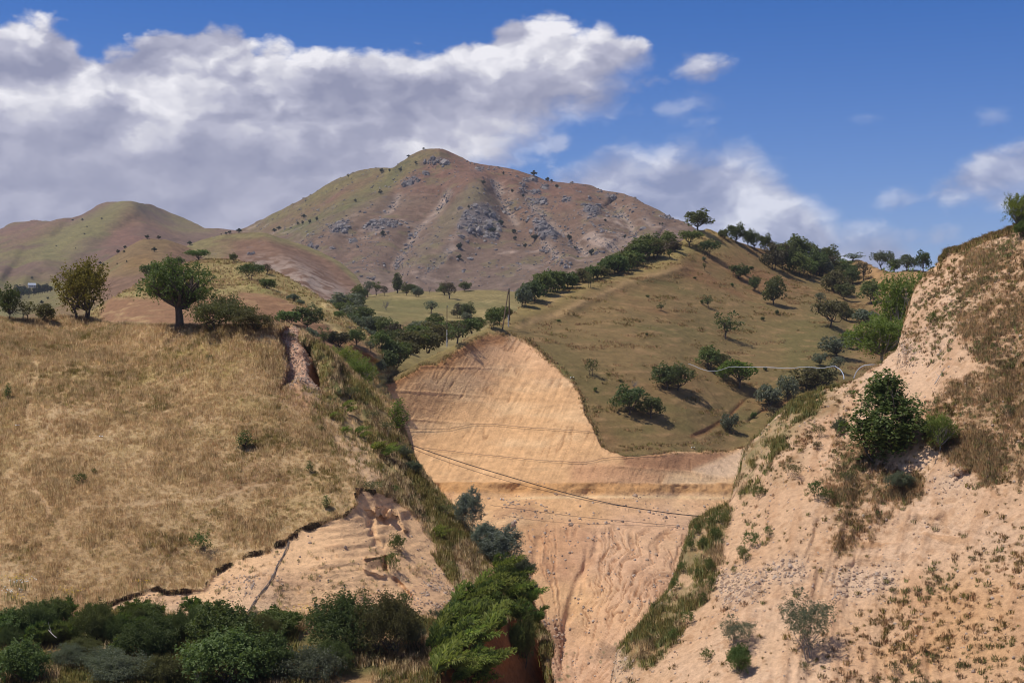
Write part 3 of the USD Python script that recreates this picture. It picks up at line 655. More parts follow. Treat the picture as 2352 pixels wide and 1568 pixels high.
bench_ctrl = [(-420, 1400, 75), (-420, 1640, 61), (-60, 1400, 76), (225, 1400, 76), (500, 1402, 76.0), (690, 1402, 76.6), (860, 1402, 77.2), (1000, 1402, 78.5), (1100, 1410, 80), (1200, 1440, 81), (-60, 1568, 65.5), (300, 1568, 66), (600, 1568, 66), (900, 1568, 66), (1040, 1568, 66), (1060, 1500, 70.5),
              (1150, 1455, 75), (0, 1640, 61.5), (500, 1640, 62), (900, 1640, 62), (1050, 1640, 62), (1240, 1480, 79), (500, 1480, 71.3), (800, 1480, 71.8)]
G.depth(mask(bench_poly, 5.0), bench_ctrl)
wall_poly = zz('b2', (1420, 1500), (1560, 1250), (1690, 1130), (1830, 1070), (2000, 900), (2090, 850), (2180, 850), (2300, 960), (2370, 1120), (2440, 1500))
wall_ctrl = zz('b2', (1560, 1250), (1690, 1130), (1830, 1070), (2000, 900), (2180, 850), (2300, 960), (2360, 1120), (2400, 1500), (1560, 1500), (1800, 1300), (2000, 1200), (1800, 1550), (2150, 1300), (2200, 1050))
wall_d = [67.5, 69.5, 71, 74.5, 78.5, 81, 80, 77.5, 66.2, 69.6, 72.5, 69.3, 75.2, 77.5]
G.depth(mask(wall_poly, 2.5), [(a, b, c) for (a, b), c in zip(wall_ctrl, wall_d)])
# the slip at the top of the flank, its hollow, the benches worn into the bank
slip = zz('b6', (295, 190), (395, 120), (470, 110), (500, 160), (510, 270), (640, 330), (720, 600), (690, 700), (560, 640), (480, 600), (340, 660), (400, 470), (330, 260))
hollow = zz('b6', (480, 130), (510, 270), (560, 290), (640, 330), (720, 590), (690, 700), (610, 630), (560, 560), (560, 430), (500, 300))
hy = (G.py - Z['b6'][1]) / ZK
hl, hr_ = np.interp(hy, [130, 300, 430, 560, 630, 700], [480, 500, 545, 560, 610, 690]) * ZK + Z['b6'][0], np.interp(hy, [130, 270, 330, 590, 700], [505, 530, 640, 720, 700]) * ZK + Z['b6'][0]
G.push(-sample(mask(hollow, 1.5), G.px, G.py) * (0.3 + 4.6 * np.clip((G.px - hl) / np.maximum(hr_ - hl, 4), 0, 1)))
x1 = np.interp(hy, [110, 180, 260, 400, 470, 660], [400, 310, 330, 400, 405, 335]) * ZK + Z['b6'][0]
lit_slip = mask(zz('b6', (300, 190), (400, 115), (478, 108), (505, 290), (550, 430), (565, 565), (470, 600), (340, 655), (405, 470), (330, 260)), 1.5)
G.push(-sample(lit_slip, G.px, G.py) * (0.15 + 2.3 * np.clip(1 - (G.px - x1) / np.maximum(hl - x1, 4), 0, 1)))
G.spur(zz('b6', (650, 320), (760, 420), (760, 560), (860, 700)), 9, 1.2, 0.1)
for pts, w, a in ((zz('b8', (1780, 400), (1780, 560), (1800, 650), (1860, 740)), 7, -0.5), (zz('b8', (1760, 420), (1900, 430), (2100, 420)), 6, 0.6), (zz('b8', (1900, 440), (2010, 470), (2080, 600)), 7, 0.7), (zz('b8', (1890, 800), (1890, 930)), 4, -1.0),
                  (zz('b8', (1700, 820), (1890, 800)), 4, 0.5), (zz('b8', (1700, 905), (1900, 970)), 5, 0.4),
                  (zz('b8', (1950, 980), (2060, 1090), (2140, 1180)), 5, -0.6)):
    G.spur(pts, w, a, 0.1)
G.spur([(p[0], p[1] - 7) for p in lip if p[0] > 225], 6, 0.38, 0.02)
G.freeze()
bank = sample(bank_map, G.PX, G.PY)
wall = sample(mask(wall_poly, 2.5), G.PX, G.PY)
bench = sample(mask(bench_poly, 5), G.PX, G.PY) * (1 - wall)
flank_poly = [(640, 745), (700, 775), (850, 890), (932, 1000), (1060, 1180), (1200, 1345), (1260, 1480), (1100, 1420), (960, 1260), (840, 1110), (760, 1010), (660, 890), (655, 800)]
flank = sample(mask(flank_poly, 10), G.PX, G.PY) * (1 - bank) * (1 - wall)
slipm = sample(mask(slip, 3), G.PX, G.PY)
n1, n2, n3, n4 = fb(G.G, 14, 5, 81), fb(G.G, 3, 5, 82), fb(G.G, 0.7, 4, 83), fb(G.G, (2.6, 2.6, 0.24), 4, 84)
ca, cb = 0.57 * G.G[..., 0] - 0.82 * G.G[..., 2], 0.82 * G.G[..., 0] + 0.57 * G.G[..., 2]
runs = meshkit.fbm(np.stack([ca / 6.0, cb / 0.7, cb * 0], -1) + 200, 4, 85) * 2 - 1
strata = sample(mask(zz('b8', (1300, 560), (1760, 480), (1900, 900), (1900, 1000), (1300, 960)), 14), G.PX, G.PY)
holes = sample(mask(zz('b8', (1690, 400), (2130, 400), (2150, 480), (2080, 620), (1960, 560), (1880, 740), (1780, 660), (1790, 540), (1700, 440)), 4), G.PX, G.PY) * st(-0.05, 0.15, fb(G.G, (1.6, 1.6, 2.6), 3, 530))
meadow = (1 - bank) * (1 - wall) * (1 - flank) * (1 - bench)
G.displace((meadow * (n1 * 0.5 + n2 * 0.14) + flank * (n1 * 0.4 + n2 * 0.25 + runs * 0.35 + n3 * 0.08) + bank * (n1 * 0.2 + n2 * 0.10 + n4 * (0.08 + 0.16 * strata) + n3 * 0.05 - 0.45 * holes) + bench * (n2 * 0.12)
            + wall * (n2 * 0.3 + runs * 0.2) + slipm * (n3 * 0.16 + n2 * 0.2)) * np.concatenate([np.linspace(0.3, 1, G.nb), np.ones(G.t.size)])[:, None])
col = np.zeros(G.G.shape) + srgb(204, 172, 128)
col = lerp(col, srgb(184, 150, 106), st(-0.1, 0.35, n1 + 0.6 * n2) * 0.8)
col = lerp(col, srgb(166, 146, 88), st(0.02, 0.42, fb(G.G, 9, 5, 86) + 0.35 * n2) * st(1420, 1000, G.PY) * 0.75)
col = lerp(col, srgb(212, 178, 130), st(0.05, 0.4, n2 + 0.2 * n3) * 0.6)
col = lerp(col, srgb(206, 166, 126), st(0.15, 0.45, fb(G.G, 5, 5, 87)) * st(760, 1000, G.PX - (G.PY - 1000) * 0.2) * 0.7)
col = lerp(col, srgb(150, 116, 88), sample(mask(zz('b7', (1700, 900), (2352, 820), (2600, 1200), (1800, 1200), (900, 1300), (700, 1250), (1500, 1100)), 20), G.PX, G.PY) * st(-0.1, 0.3, n2) * 0.6)
for ln, w, c in ((zz('b7', (290, 0), (310, 200), (260, 330), (240, 480), (220, 650)), 6, 0.7), (zz('b7', (700, 80), (600, 250), (500, 450), (400, 620), (320, 740), (100, 980), (20, 1100)), 5, 0.8),
                 (zz('b7', (270, 1150), (360, 1250), (420, 1400)), 12, 0.95), (zz('b1', (460, 0), (500, 150), (570, 270), (700, 330), (780, 400), (830, 480), (850, 560), (840, 660)), 5, 0.8), (zz('b7', (600, 1330), (1000, 1300), (1400, 1260), (1800, 1230), (2100, 1130), (2352, 1080)), 7, 0.6)):
    col = lerp(col, srgb(214, 178, 136), sample(line_mask(ln, w, 3), G.PX, G.PY) * st(-0.6, 0.0, n2 + n3) * c)
fc = np.zeros(G.G.shape) + srgb(172, 148, 104)
fc = lerp(fc, srgb(134, 130, 80), st(-0.1, 0.35, runs + 0.6 * n2))
fc = lerp(fc, srgb(214, 176, 138), st(0.02, 0.35, -runs + 0.7 * n2) * 0.8)
col = lerp(col, fc, flank)
bc = np.zeros(G.G.shape) + srgb(232, 188, 142)
bc = lerp(bc, srgb(234, 198, 160), st(-0.1, 0.4, n1) * 0.6)
bc = lerp(bc, srgb(190, 146, 108), st(0.1, 0.45, n4 + 0.2 * n2) * 0.55)
bc = lerp(bc, srgb(226, 192, 156), st(1360, 1400, G.PY) * st(520, 420, G.PX) * 0.7)
gravel = sum(sample(mask(p, 8), G.PX, G.PY) for p in (zz('b8', (440, 1010), (800, 950), (1400, 960), (1300, 1060), (900, 1110), (420, 1050)), zz('b1', (880, 860), (1000, 740), (1560, 660), (1500, 740), (1300, 840)), zz('b2', (1380, 440), (1600, 560), (1660, 680), (1500, 860), (1300, 800), (1280, 640)),
                                                      zz('b8', (500, 1130), (980, 1150), (1000, 1200), (500, 1180))))
gravel = np.clip(gravel, 0, 1)
bc = lerp(bc, srgb(208, 166, 128), gravel * 0.6)
bc = lerp(bc, srgb(128, 102, 84), gravel * st(0.15, 0.35, fb(G.G, 0.35, 3, 88)) * 0.8)
col = lerp(col, bc, bank)
sc = lerp(np.zeros(G.G.shape) + srgb(224, 180, 150), srgb(168, 126, 102), st(0.0, 0.3, fb(G.G, 0.5, 4, 89)) * 0.8)
sc = lerp(sc, srgb(150, 96, 58), sample(mask(hollow, 4), G.PX, G.PY) * 0.8)  # shade of the hollow also painted into its soil colour
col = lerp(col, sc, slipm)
strip = sample(mask(zz('b6', (330, 640), (480, 580), (520, 680), (660, 790), (600, 850), (420, 780), (340, 720)), 6), G.PX, G.PY)
col = lerp(col, srgb(206, 162, 124), strip * st(-0.5, 0.0, n2))
gc = lerp(np.zeros(G.G.shape) + srgb(170, 134, 94), srgb(104, 100, 60), st(-0.2, 0.3, n2 + 0.5 * n1))
col = lerp(col, gc, bench)
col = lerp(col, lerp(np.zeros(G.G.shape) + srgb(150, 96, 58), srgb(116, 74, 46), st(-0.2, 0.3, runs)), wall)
NEAR = ground_material('near_soil', 0.35, 0.7, 0.5)
G.mesh('/World/near_hill', NEAR, col, 'near hill of dry meadow with a bare layered bank, green flank and bushy bench')
PATCH['near'] = G

# ------------------------------------------------------------------ the steep bare slope on the right
right_top = [(1380, 1660), (1400, 1560), (1418, 1490), (1440, 1462), (1460, 1448), (1500, 1400), (1550, 1325), (1580, 1250), (1600, 1200), (1640, 1180), (1660, 1165), (1690, 1120), (1710, 1060), (1745, 1008), (1790, 960), (1870, 905), (1960, 880), (2020, 842), (2062, 806),
             (2075, 762), (2092, 695), (2110, 655), (2130, 630), (2150, 611), (2165, 592), (2178, 574), (2200, 568), (2235, 558), (2260, 551), (2310, 538), (2352, 522), (2420, 500), (2800, 420)]
right_ctrl = [(2172, 582, 108), (2092, 700, 104), (2062, 806, 100), (1960, 880, 100), (1870, 905, 101), (1745, 1008, 98), (1690, 1120, 93.5), (1600, 1200, 90.5), (1550, 1325, 86.5), (1440, 1460, 82), (1400, 1560, 79), (2352, 522, 99), (2420, 500, 97), (2352, 800, 87),
              (2352, 1100, 77), (2352, 1300, 72), (2352, 1568, 66), (2420, 1568, 65), (2420, 1000, 79), (2050, 1000, 88), (2200, 700, 96), (1850, 1150, 84.5), (1950, 1350, 77.5), (1700, 1350, 79.5), (1700, 1568, 71.5), (2000, 1568, 69), (1560, 1480, 78), (1500, 1600, 74.5), (2150, 1200, 79), (2050, 860, 95.5)]
R = Patch(right_top, [(1380, 1680), (2800, 1680)], 1385, 2780, 560, 500, right_ctrl + [(2800, 420, 93), (2800, 800, 80), (2800, 1200, 68), (2800, 1600, 58)], 1.5)
R.spur(zz('b5', (1150, 200), (900, 360), (600, 600), (350, 900), (150, 1200)), 28.6, 0.60, 0.1)
R.spur(zz('b5', (900, 650), (700, 850), (520, 1100), (480, 1350)), 18.2, -0.50, 0.1)
R.spur(zz('b5', (1330, 20), (1335, 150), (1300, 200)), 7.8, 0.45, 0.1)
R.spur(zz('b5', (1380, 60), (1400, 200)), 10.4, -0.35, 0.1)
R.spur(zz('b5', (1780, 1085), (1830, 1045), (1890, 1045)), 5, 0.5, 0.1)
R.spur(zz('b4', (620, 20), (640, 200), (560, 420)), 10.4, -0.30, 0.1)
R.spur(zz('b4', (780, 60), (790, 330), (920, 420)), 10.4, 0.25, 0.1)
R.spur(zz('b4', (1060, 30), (1180, 40), (1350, 20), (1700, 0)), 10.4, 0.20, 0.1)
R.spur(zz('b3', (1450, 100), (1400, 300), (1300, 600), (1200, 700), (900, 980)), 15.6, 0.40, 0.1)
R.freeze()
ra, rb = 0.55 * R.G[..., 0] + 0.83 * R.G[..., 2], 0.83 * R.G[..., 0] - 0.55 * R.G[..., 2]
runs = meshkit.fbm(np.stack([ra / 3.4, rb / 0.45, rb * 0], -1) + 200, 4, 91) * 2 - 1
n1, n2, n3, n4 = fb(R.G, 12, 5, 92), fb(R.G, 2.6, 5, 93), fb(R.G, 0.6, 4, 94), fb(R.G, (4, 4, 0.35), 4, 95)
layered = sample(mask(zz('b4', (1050, 120), (1300, 60), (2000, 40), (2100, 160), (1500, 380), (900, 420)), 20), R.PX, R.PY)
R.displace((n1 * 0.45 + n2 * 0.18 + runs * 0.26 + n3 * 0.07 + 0.03 * fb(R.G, 0.25, 2, 98) + layered * n4 * 0.22) * np.concatenate([np.linspace(0.3, 1, R.nb), np.ones(R.t.size)])[:, None])
col = np.zeros(R.G.shape) + srgb(214, 174, 136)
col = lerp(col, srgb(226, 190, 156), st(-0.1, 0.4, n1 + 0.3 * n2) * 0.7)
col = lerp(col, srgb(206, 158, 108), sample(mask(zz('b4', (1200, 700), (1700, 450), (2400, 500), (2400, 1411), (1000, 1411), (900, 1200)), 40), R.PX, R.PY) * st(-0.5, 0.2, n2) * 0.7)
col = lerp(col, srgb(196, 152, 114), st(0.1, 0.45, runs + 0.3 * n3) * 0.45)
col = lerp(col, srgb(190, 140, 92), layered * st(0.1, 0.4, n4) * 0.5)
dry = sum(sample(mask(ragged(p, 22, seed=4), 10), R.PX, R.PY) for p in (zz('b5', (2500, 250), (2100, 150), (1750, 400), (1560, 560), (1500, 800), (1700, 950), (1900, 1000), (2000, 1180), (2500, 1150)), zz('z4', (1900, 500), (2352, 420), (2500, 420), (2500, 1411), (2000, 1411), (1750, 1100)), zz('b5', (780, 900), (1050, 850), (1200, 1100), (1500, 1100), (1500, 1300), (1000, 1330), (700, 1400), (700, 1200)),
                                                  zz('b4', (780, 0), (1200, 0), (1100, 130), (900, 260), (790, 330))))
dry = np.clip(dry, 0, 1) * (1 - 0.55 * sample(mask(zz('z4', (1900, 480), (2352, 400), (2500, 400), (2500, 1250), (2100, 1300), (1750, 1100)), 20), R.PX, R.PY))
col = lerp(col, srgb(178, 144, 108), dry * st(-0.35, 0.15, n2 + 0.4 * n3) * 0.9)
col = lerp(col, srgb(150, 124, 92), dry * st(0.05, 0.35, n3 + 0.3 * n2) * 0.6)
green_poly = [zz('b5', (1140, 180), (1000, 170), (900, 250), (640, 370), (420, 520), (250, 650), (100, 830), (0, 1000), (-120, 1200), (0, 1300), (60, 1250), (250, 980), (480, 720), (560, 620), (760, 380), (900, 300), (1100, 220)),
              zz('b3', (1450, 60), (1750, 0), (1680, 200), (1620, 400), (1600, 600), (1400, 850), (1280, 1050), (1150, 1200), (1040, 1300), (850, 1250), (830, 1080), (700, 1030), (900, 980), (1150, 720), (1260, 560), (1380, 300))]
green_poly.append(zz('b3', (1660, -80), (1760, -40), (1740, 60), (1690, 160), (1640, 320), (1560, 460), (1500, 560), (1380, 600), (1300, 620), (1380, 380), (1410, 180), (1440, 60), (1540, 0)))
grn = np.clip(sum(sample(mask(ragged(p, 12, seed=3), 5), R.PX, R.PY) for p in green_poly), 0, 1)
col = lerp(col, srgb(172, 146, 106), grn * st(-0.3, 0.12, n2) * 0.9)
col = lerp(col, srgb(140, 126, 86), grn * st(0.0, 0.4, n3 + 0.4 * n2) * 0.8)
mixed = sample(mask(zz('b5', (900, 320), (760, 400), (560, 640), (400, 850), (200, 1100), (100, 1250), (350, 1150), (520, 950), (700, 700), (920, 500), (1050, 350)), 12), R.PX, R.PY)
col = lerp(col, srgb(150, 126, 88), mixed * st(-0.1, 0.3, n2) * 0.8)
stony = sum(sample(mask(p, 12), R.PX, R.PY) for p in (zz('b4', (150, 400), (450, 330), (580, 450), (480, 600), (150, 560)), zz('b3', (1600, 450), (1900, 430), (2050, 600), (1900, 800), (1700, 750)), zz('b4', (700, 500), (1300, 440), (1250, 620), (800, 700)), zz('b5', (1560, 1180), (1800, 1080), (1900, 1200), (1650, 1250)),
                                                    zz('b3', (520, 1200), (700, 1060), (860, 1150), (1000, 1400), (760, 1380)), zz('b5', (1330, 0), (1430, 0), (1440, 180), (1330, 170))))
stony = np.clip(stony, 0, 1)
col = lerp(col, srgb(218, 188, 158), stony * 0.5)
col = lerp(col, srgb(136, 108, 88), stony * st(0.12, 0.35, fb(R.G, 0.32, 3, 96)) * 0.8)
clod = st(0.2, 0.4, fb(R.G, 0.5, 3, 97) + 0.3 * n2) * (1 - stony)
col = lerp(col, srgb(170, 126, 86), clod * 0.4)
R.mesh('/World/right_slope', NEAR, col, 'steep bare sandy slope with tufts of weeds and green strips along its edge')
PATCH['right'] = R

# ------------------------------------------------------------------ things: how they are named, labelled and copied
USED = {}


def numbered(name):
    n = USED.get(name, 0); USED[name] = n + 1
    return '/World/' + (name if n == 0 else f'{name}_{n:03d}')


def tag(prim, label, cat, group=None, kind=None):
    if label: prim.SetCustomDataByKey('label', label)
    if cat: prim.SetCustomDataByKey('category', cat)
    if group: prim.SetCustomDataByKey('group', group)
    if kind: prim.SetCustomDataByKey('kind', kind)
    return prim


def place(kind, name, loc, label, cat, group=None, rz=0.0, scale=(1, 1, 1), lean=(0.0, 0.0)):
    """One more thing of a kind that has been built: an Xform at its base that references the kind with its parts."""
    x = UsdGeom.Xform.Define(stage, numbered(name))
    x.AddTranslateOp().Set(Gf.Vec3d(*map(float, loc)))
    x.AddRotateXYZOp().Set(Gf.Vec3f(float(lean[0]), float(lean[1]), float(rz)))
    x.AddScaleOp().Set(Gf.Vec3f(*map(float, scale)))
    p = x.GetPrim()
    p.GetReferences().AddInternalReference('/' + kind)
    p.SetInstanceable(True)
    return tag(p, label, cat, group)


def new_kind(kind):
    stage.CreateClassPrim('/' + kind)
    x = UsdGeom.Xform.Define(stage, '/' + kind)
    x.GetPrim().SetSpecifier(Sdf.SpecifierClass)
    return '/' + kind


def leaf_material(name, rgb, vary=0.5, trans=0.35, hue=0.03, rough=0.6, through=(1.25, 1.3, 0.7)):
    """Leaves: each one a little lighter, darker or yellower; light comes through them."""
    k = Nodes()
    g = k.add('geometry', 'random_per_island')
    o = k.add('object_info', 'random')
    v = k.m('multiply', k.rng(g, 0, 1, 1 - vary, 1 + vary, 'linear'), k.rng(o, 0, 1, 0.85, 1.15, 'linear'))
    c = k.add('hsv', 'color', hue=k.rng(k.m('fraction', k.m('multiply', k.m('add', g, o), 7.3)), 0, 1, 0.5 - hue, 0.5 + hue * 0.6, 'linear'), saturation=1.0, value=v, fac=1.0, color=rgb)
    s = k.add('principled_bsdf', 'BSDF', base_color=c, roughness=rough, specular_ior_level=0.3)
    t = k.add('translucent_bsdf', 'BSDF', color=k.mix(1.0, c, through, 'multiply'))
    return k.build(L + name, surface=k.add('mix_closure', 'closure', fac=trans, closure1=s, closure2=t))


def plain_material(name, rgb, rough=0.8, grain=None, vary=0.4, metallic=0.0, spec=0.3):
    k = Nodes()
    if grain:
        p = k.add('geometry', 'position')
        n = k.noise(p, 1.0 / grain, 5.0, 0.6)
        f = k.rng(n, 0.25, 0.75, 1 - vary, 1 + vary, 'linear')
        col = k.mix(1.0, rgb, k.add('combine_xyz', 'vector', x=f, y=f, z=f), 'multiply')
        nb = k.add('bump', 'normal', height=n, strength=0.5, distance=grain * 0.4)
        s = k.add('principled_bsdf', 'BSDF', base_color=col, roughness=rough, metallic=metallic, specular_ior_level=spec, normal=nb)
    else:
        s = k.add('principled_bsdf', 'BSDF', base_color=rgb, roughness=rough, metallic=metallic, specular_ior_level=spec)
    return k.build(L + name, surface=s)


BARK = plain_material('bark', (0.075, 0.055, 0.042), 0.9, 0.12)
BARK_PALE = plain_material('pale_bark', (0.22, 0.19, 0.16), 0.9, 0.1)
LEAF = {
    'dark': leaf_material('leaf_dark', (0.20, 0.245, 0.085)),
    'green': leaf_material('leaf_green', (0.23, 0.305, 0.088)),
    'bright': leaf_material('leaf_bright', (0.225, 0.315, 0.060), 0.45, 0.45),
    'yellow': leaf_material('leaf_yellow', (0.42, 0.38, 0.080), 0.5, 0.45),
    'olive': leaf_material('leaf_olive', (0.245, 0.235, 0.092), 0.45, 0.35),
    'brown': leaf_material('leaf_brown', (0.17, 0.145, 0.080), 0.45, 0.3),
    'grey': leaf_material('leaf_grey', (0.24, 0.27, 0.175), 0.4, 0.3),
    'silver': leaf_material('leaf_silver', (0.33, 0.37, 0.31), 0.4, 0.3),
    'plume': leaf_material('leaf_plume', (0.38, 0.45, 0.125), 0.4, 0.45),
    'light': leaf_material('leaf_light', (0.29, 0.35, 0.085), 0.4, 0.45),
    'far': leaf_material('leaf_far', (0.075, 0.092, 0.050), 0.4, 0.25),
}


def rotation_to(n, rng):
    """Two unit vectors across each normal."""
    t = rng.normal(size=n.shape)
    t -= (t * n).sum(-1, keepdims=True) * n
    t /= np.linalg.norm(t, axis=-1, keepdims=True) + 1e-9
    return t, np.cross(n, t)


def leaves(c, n, size, aspect, rng, t=None):
    """A folded diamond of two triangles for each leaf."""
    if t is None:
        t, b = rotation_to(n, rng)
    else:
        b = np.cross(n, t); b /= np.linalg.norm(b, axis=-1, keepdims=True) + 1e-9
    size = np.broadcast_to(size, (len(c),))[:, None]
    lift = n * size * 0.18
    v = np.stack([c - t * size * 0.5, c + b * size * aspect * 0.5 + lift, c + t * size * 0.5, c - b * size * aspect * 0.5 + lift], 1).reshape(-1, 3)
    i = np.arange(len(c)) * 4
    return v, np.concatenate([np.stack([i, i + 1, i + 2], 1), np.stack([i, i + 2, i + 3], 1)])


def crown(lobes, count, size, rng, aspect=0.62, shell=0.5, out=0.9, up=0.0, shoots=0):
    """Leaves on and in a number of rounded clumps."""
    lobes = np.array(lobes, float)
    w = lobes[:, 3] * lobes[:, 4] + 1e-9
    pick = rng.choice(len(lobes), count, p=w / w.sum())
    d = rng.normal(size=(count, 3)); d /= np.linalg.norm(d, axis=1, keepdims=True)
    low = (d[:, 2] < -0.2) & (rng.random(count) < 0.45)
    d[low, 2] *= -1
    r = 1 - shell * rng.random(count) ** 1.6
    r *= 1 + 0.22 * (meshkit.noise(d * 2.6 + pick[:, None] * 7.7) - 0.5) * 2
    if shoots:                                # twigs that stand out of the clumps and break the outline
        k_ = shoots * len(lobes)
        who = rng.choice(len(lobes), k_, p=w / w.sum())
        sdir = rng.normal(size=(k_, 3)) + [0, 0, 0.7]; sdir /= np.linalg.norm(sdir, axis=1, keepdims=True)
        mine = np.nonzero(rng.random(count) < 0.5)[0]
        tw = rng.integers(0, k_, len(mine))
        pick[mine] = who[tw]; d[mine] = sdir[tw]
        r[mine] = 0.55 + rng.random(len(mine)) * rng.uniform(0.35, 0.95, k_)[tw]
    c = lobes[pick, :3] + d * lobes[pick, 3:6] * r[:, None]
    if shoots:
        c[mine] += rng.normal(size=(len(mine), 3)) * (lobes[pick[mine], 3:4] * 0.10)
    n = d * out + rng.normal(size=d.shape) * 0.75 + np.array([0, 0, 0.35 + up])
    n /= np.linalg.norm(n, axis=1, keepdims=True)
    return leaves(c, n, size * rng.uniform(0.6, 1.25, count), aspect, rng)


def tube(pts, radii, sides=6):
    """A tapering limb along a path."""
    pts, radii = np.array(pts, float), np.asarray(radii, float)
    t = np.gradient(pts, axis=0); t /= np.linalg.norm(t, axis=1, keepdims=True) + 1e-9
    ref = np.array([0.31, 0.85, 0.42]); ref /= np.linalg.norm(ref)
    u = np.cross(t, ref); u /= np.linalg.norm(u, axis=1, keepdims=True) + 1e-9
    w = np.cross(t, u)
    a = np.linspace(0, 2 * np.pi, sides, endpoint=False)
    ring = pts[:, None] + radii[:, None, None] * (u[:, None] * np.cos(a)[None, :, None] + w[:, None] * np.sin(a)[None, :, None])
    n = len(pts)
    idx = np.arange(n * sides).reshape(n, sides)
    nxt = np.roll(idx, -1, axis=1)
    q = np.stack([idx[:-1], nxt[:-1], nxt[1:], idx[1:]], -1).reshape(-1, 4)
    f = np.vstack([q[:, [0, 1, 2]], q[:, [0, 2, 3]]])
    v = np.vstack([ring.reshape(-1, 3), pts[-1:], pts[:1]])
    end, start = len(v) - 2, len(v) - 1
    caps = [[idx[-1, i], idx[-1, (i + 1) % sides], end] for i in range(sides)] + [[idx[0, (i + 1) % sides], idx[0, i], start] for i in range(sides)]
    return v, np.vstack([f, caps])


def join(parts):
    v, f, k = [], [], 0
    for a, b in parts:
        v.append(a); f.append(np.asarray(b) + k); k += len(a)
    return np.vstack(v), np.vstack(f)


def bent(a, b, rng, sag=0.12, n=5):
    a, b = np.array(a, float), np.array(b, float)
    t = np.linspace(0, 1, n)[:, None]
    p = a + (b - a) * t
    off = rng.normal(size=3) * np.linalg.norm(b - a) * sag
    return p + np.sin(t * np.pi) * off


def lobes_for(shape, h, w, fork, rng, k):
    """Clumps of a crown of height h and width w (metres) above the fork."""
    out = []
    for i in range(k):
        a = i * 2.399 + rng.uniform(-0.4, 0.4)
        q = math.sqrt((i + 0.5) / k)
        if shape == 'umbrella':
            r, zz_ = q * 0.40 * w, fork + (h - fork) * (0.62 - 0.22 * q * q + rng.uniform(-0.10, 0.12))
            s = w * rng.uniform(0.15, 0.21); sz = (h - fork) * rng.uniform(0.22, 0.30)
        elif shape == 'tall':
            t = (i + 0.5) / k
            r, zz_ = 0.22 * w * rng.uniform(0.2, 1) * math.sin(math.pi * (0.15 + 0.8 * t)), fork + (h - fork) * (0.08 + 0.84 * t)
            s = w * rng.uniform(0.22, 0.34) * (1.1 - 0.5 * t); sz = s * 1.25
        elif shape == 'cone':
            t = (i + rng.random()) / k
            r, zz_ = (1 - t) ** 0.7 * min(1.0, 0.55 + 2.2 * t) * 0.36 * w * rng.uniform(0.25, 1), fork + (h - fork) * (0.12 + 0.80 * t)
            s = w * rng.uniform(0.14, 0.20) * (1.1 - 0.5 * t); sz = s * 1.15
        elif shape == 'bush':
            t = rng.random()
            r, zz_ = q * 0.36 * w, h * (0.30 + 0.36 * t * (1 - 0.6 * q * q))
            s = w * rng.uniform(0.13, 0.22); sz = h * rng.uniform(0.2, 0.30)
        else:
            t = rng.random()
            r, zz_ = q * 0.34 * w, fork + (h - fork) * (0.16 + 0.62 * t * (1 - 0.35 * q * q))
            s = w * rng.uniform(0.15, 0.23); sz = (h - fork) * rng.uniform(0.17, 0.26)
        out.append((r * math.cos(a), r * math.sin(a), zz_, s, s * rng.uniform(0.85, 1.1), sz))
    return out


def tree_kind(kind, shape, leaf, h, w, fork, count, size, seed, lobes=10, trunk=0.12, bark=None, aspect=0.62, shell=0.5, stems=1, gaps=0.0, limbs=1.0, up=0.0, shoots=0):
    """A tree or a bush standing at the origin: one trunk with its limbs, one crown."""
    rng = np.random.default_rng(seed)
    root = new_kind(kind)
    lb = lobes_for(shape, h, w, fork, rng, lobes)
    parts = []
    for s in range(stems):
        base = np.array([0, 0, -0.25 * h * 0.3]) if stems == 1 else np.array([rng.uniform(-1, 1) * w * 0.07, rng.uniform(-1, 1) * w * 0.07, -0.08 * h])
        top = np.array([rng.uniform(-1, 1) * w * 0.05 + base[0] * 2.0, rng.uniform(-1, 1) * w * 0.05 + base[1] * 2.0, max(fork, 0.12 * h)])
        r0 = trunk * (1.0 if stems == 1 else 0.6)
        parts.append(tube(bent(base, top, rng, 0.06, 6), np.linspace(r0 * 1.25, r0 * 0.8, 6), 7))
        mine = [l for i, l in enumerate(lb) if i % stems == s]
        for l in mine:
            if rng.random() > limbs: continue
            p = bent(top, l[:3], rng, 0.12, 6)
            parts.append(tube(p, np.linspace(r0 * 0.62, r0 * 0.14, 6), 5))
            for _ in range(2):
                d = rng.normal(size=3); d[2] = abs(d[2]) * 0.7; d /= np.linalg.norm(d)
                parts.append(tube(bent(p[3], np.array(l[:3]) + d * np.array(l[3:6]) * 0.95, rng, 0.1, 4), np.linspace(r0 * 0.26, r0 * 0.06, 4), 4))
    usdkit.mesh(stage, root + '/trunk', join(parts), bark or BARK, smooth=True)
    if count:
        v, f = crown(lb, count, size, rng, aspect, shell, up=up, shoots=shoots)
        if gaps:
            q = v.reshape(-1, 4, 3).mean(1)
            keep = meshkit.noise(q / (w * 0.16) + seed) > gaps
            v = v.reshape(-1, 4, 3)[keep].reshape(-1, 3)
            i = np.arange(len(v) // 4) * 4
            f = np.concatenate([np.stack([i, i + 1, i + 2], 1), np.stack([i, i + 2, i + 3], 1)])
        usdkit.mesh(stage, root + '/crown', (v, f), LEAF[leaf])
    if count:
        lo, hi = np.percentile(v, 2.5, axis=0), np.percentile(v, 97.5, axis=0)
    else:
        tv = join(parts)[0]; lo, hi = tv.min(0), tv.max(0)
    KIND[kind] = (hi[2], (hi[0] - lo[0] + hi[1] - lo[1]) / 2)


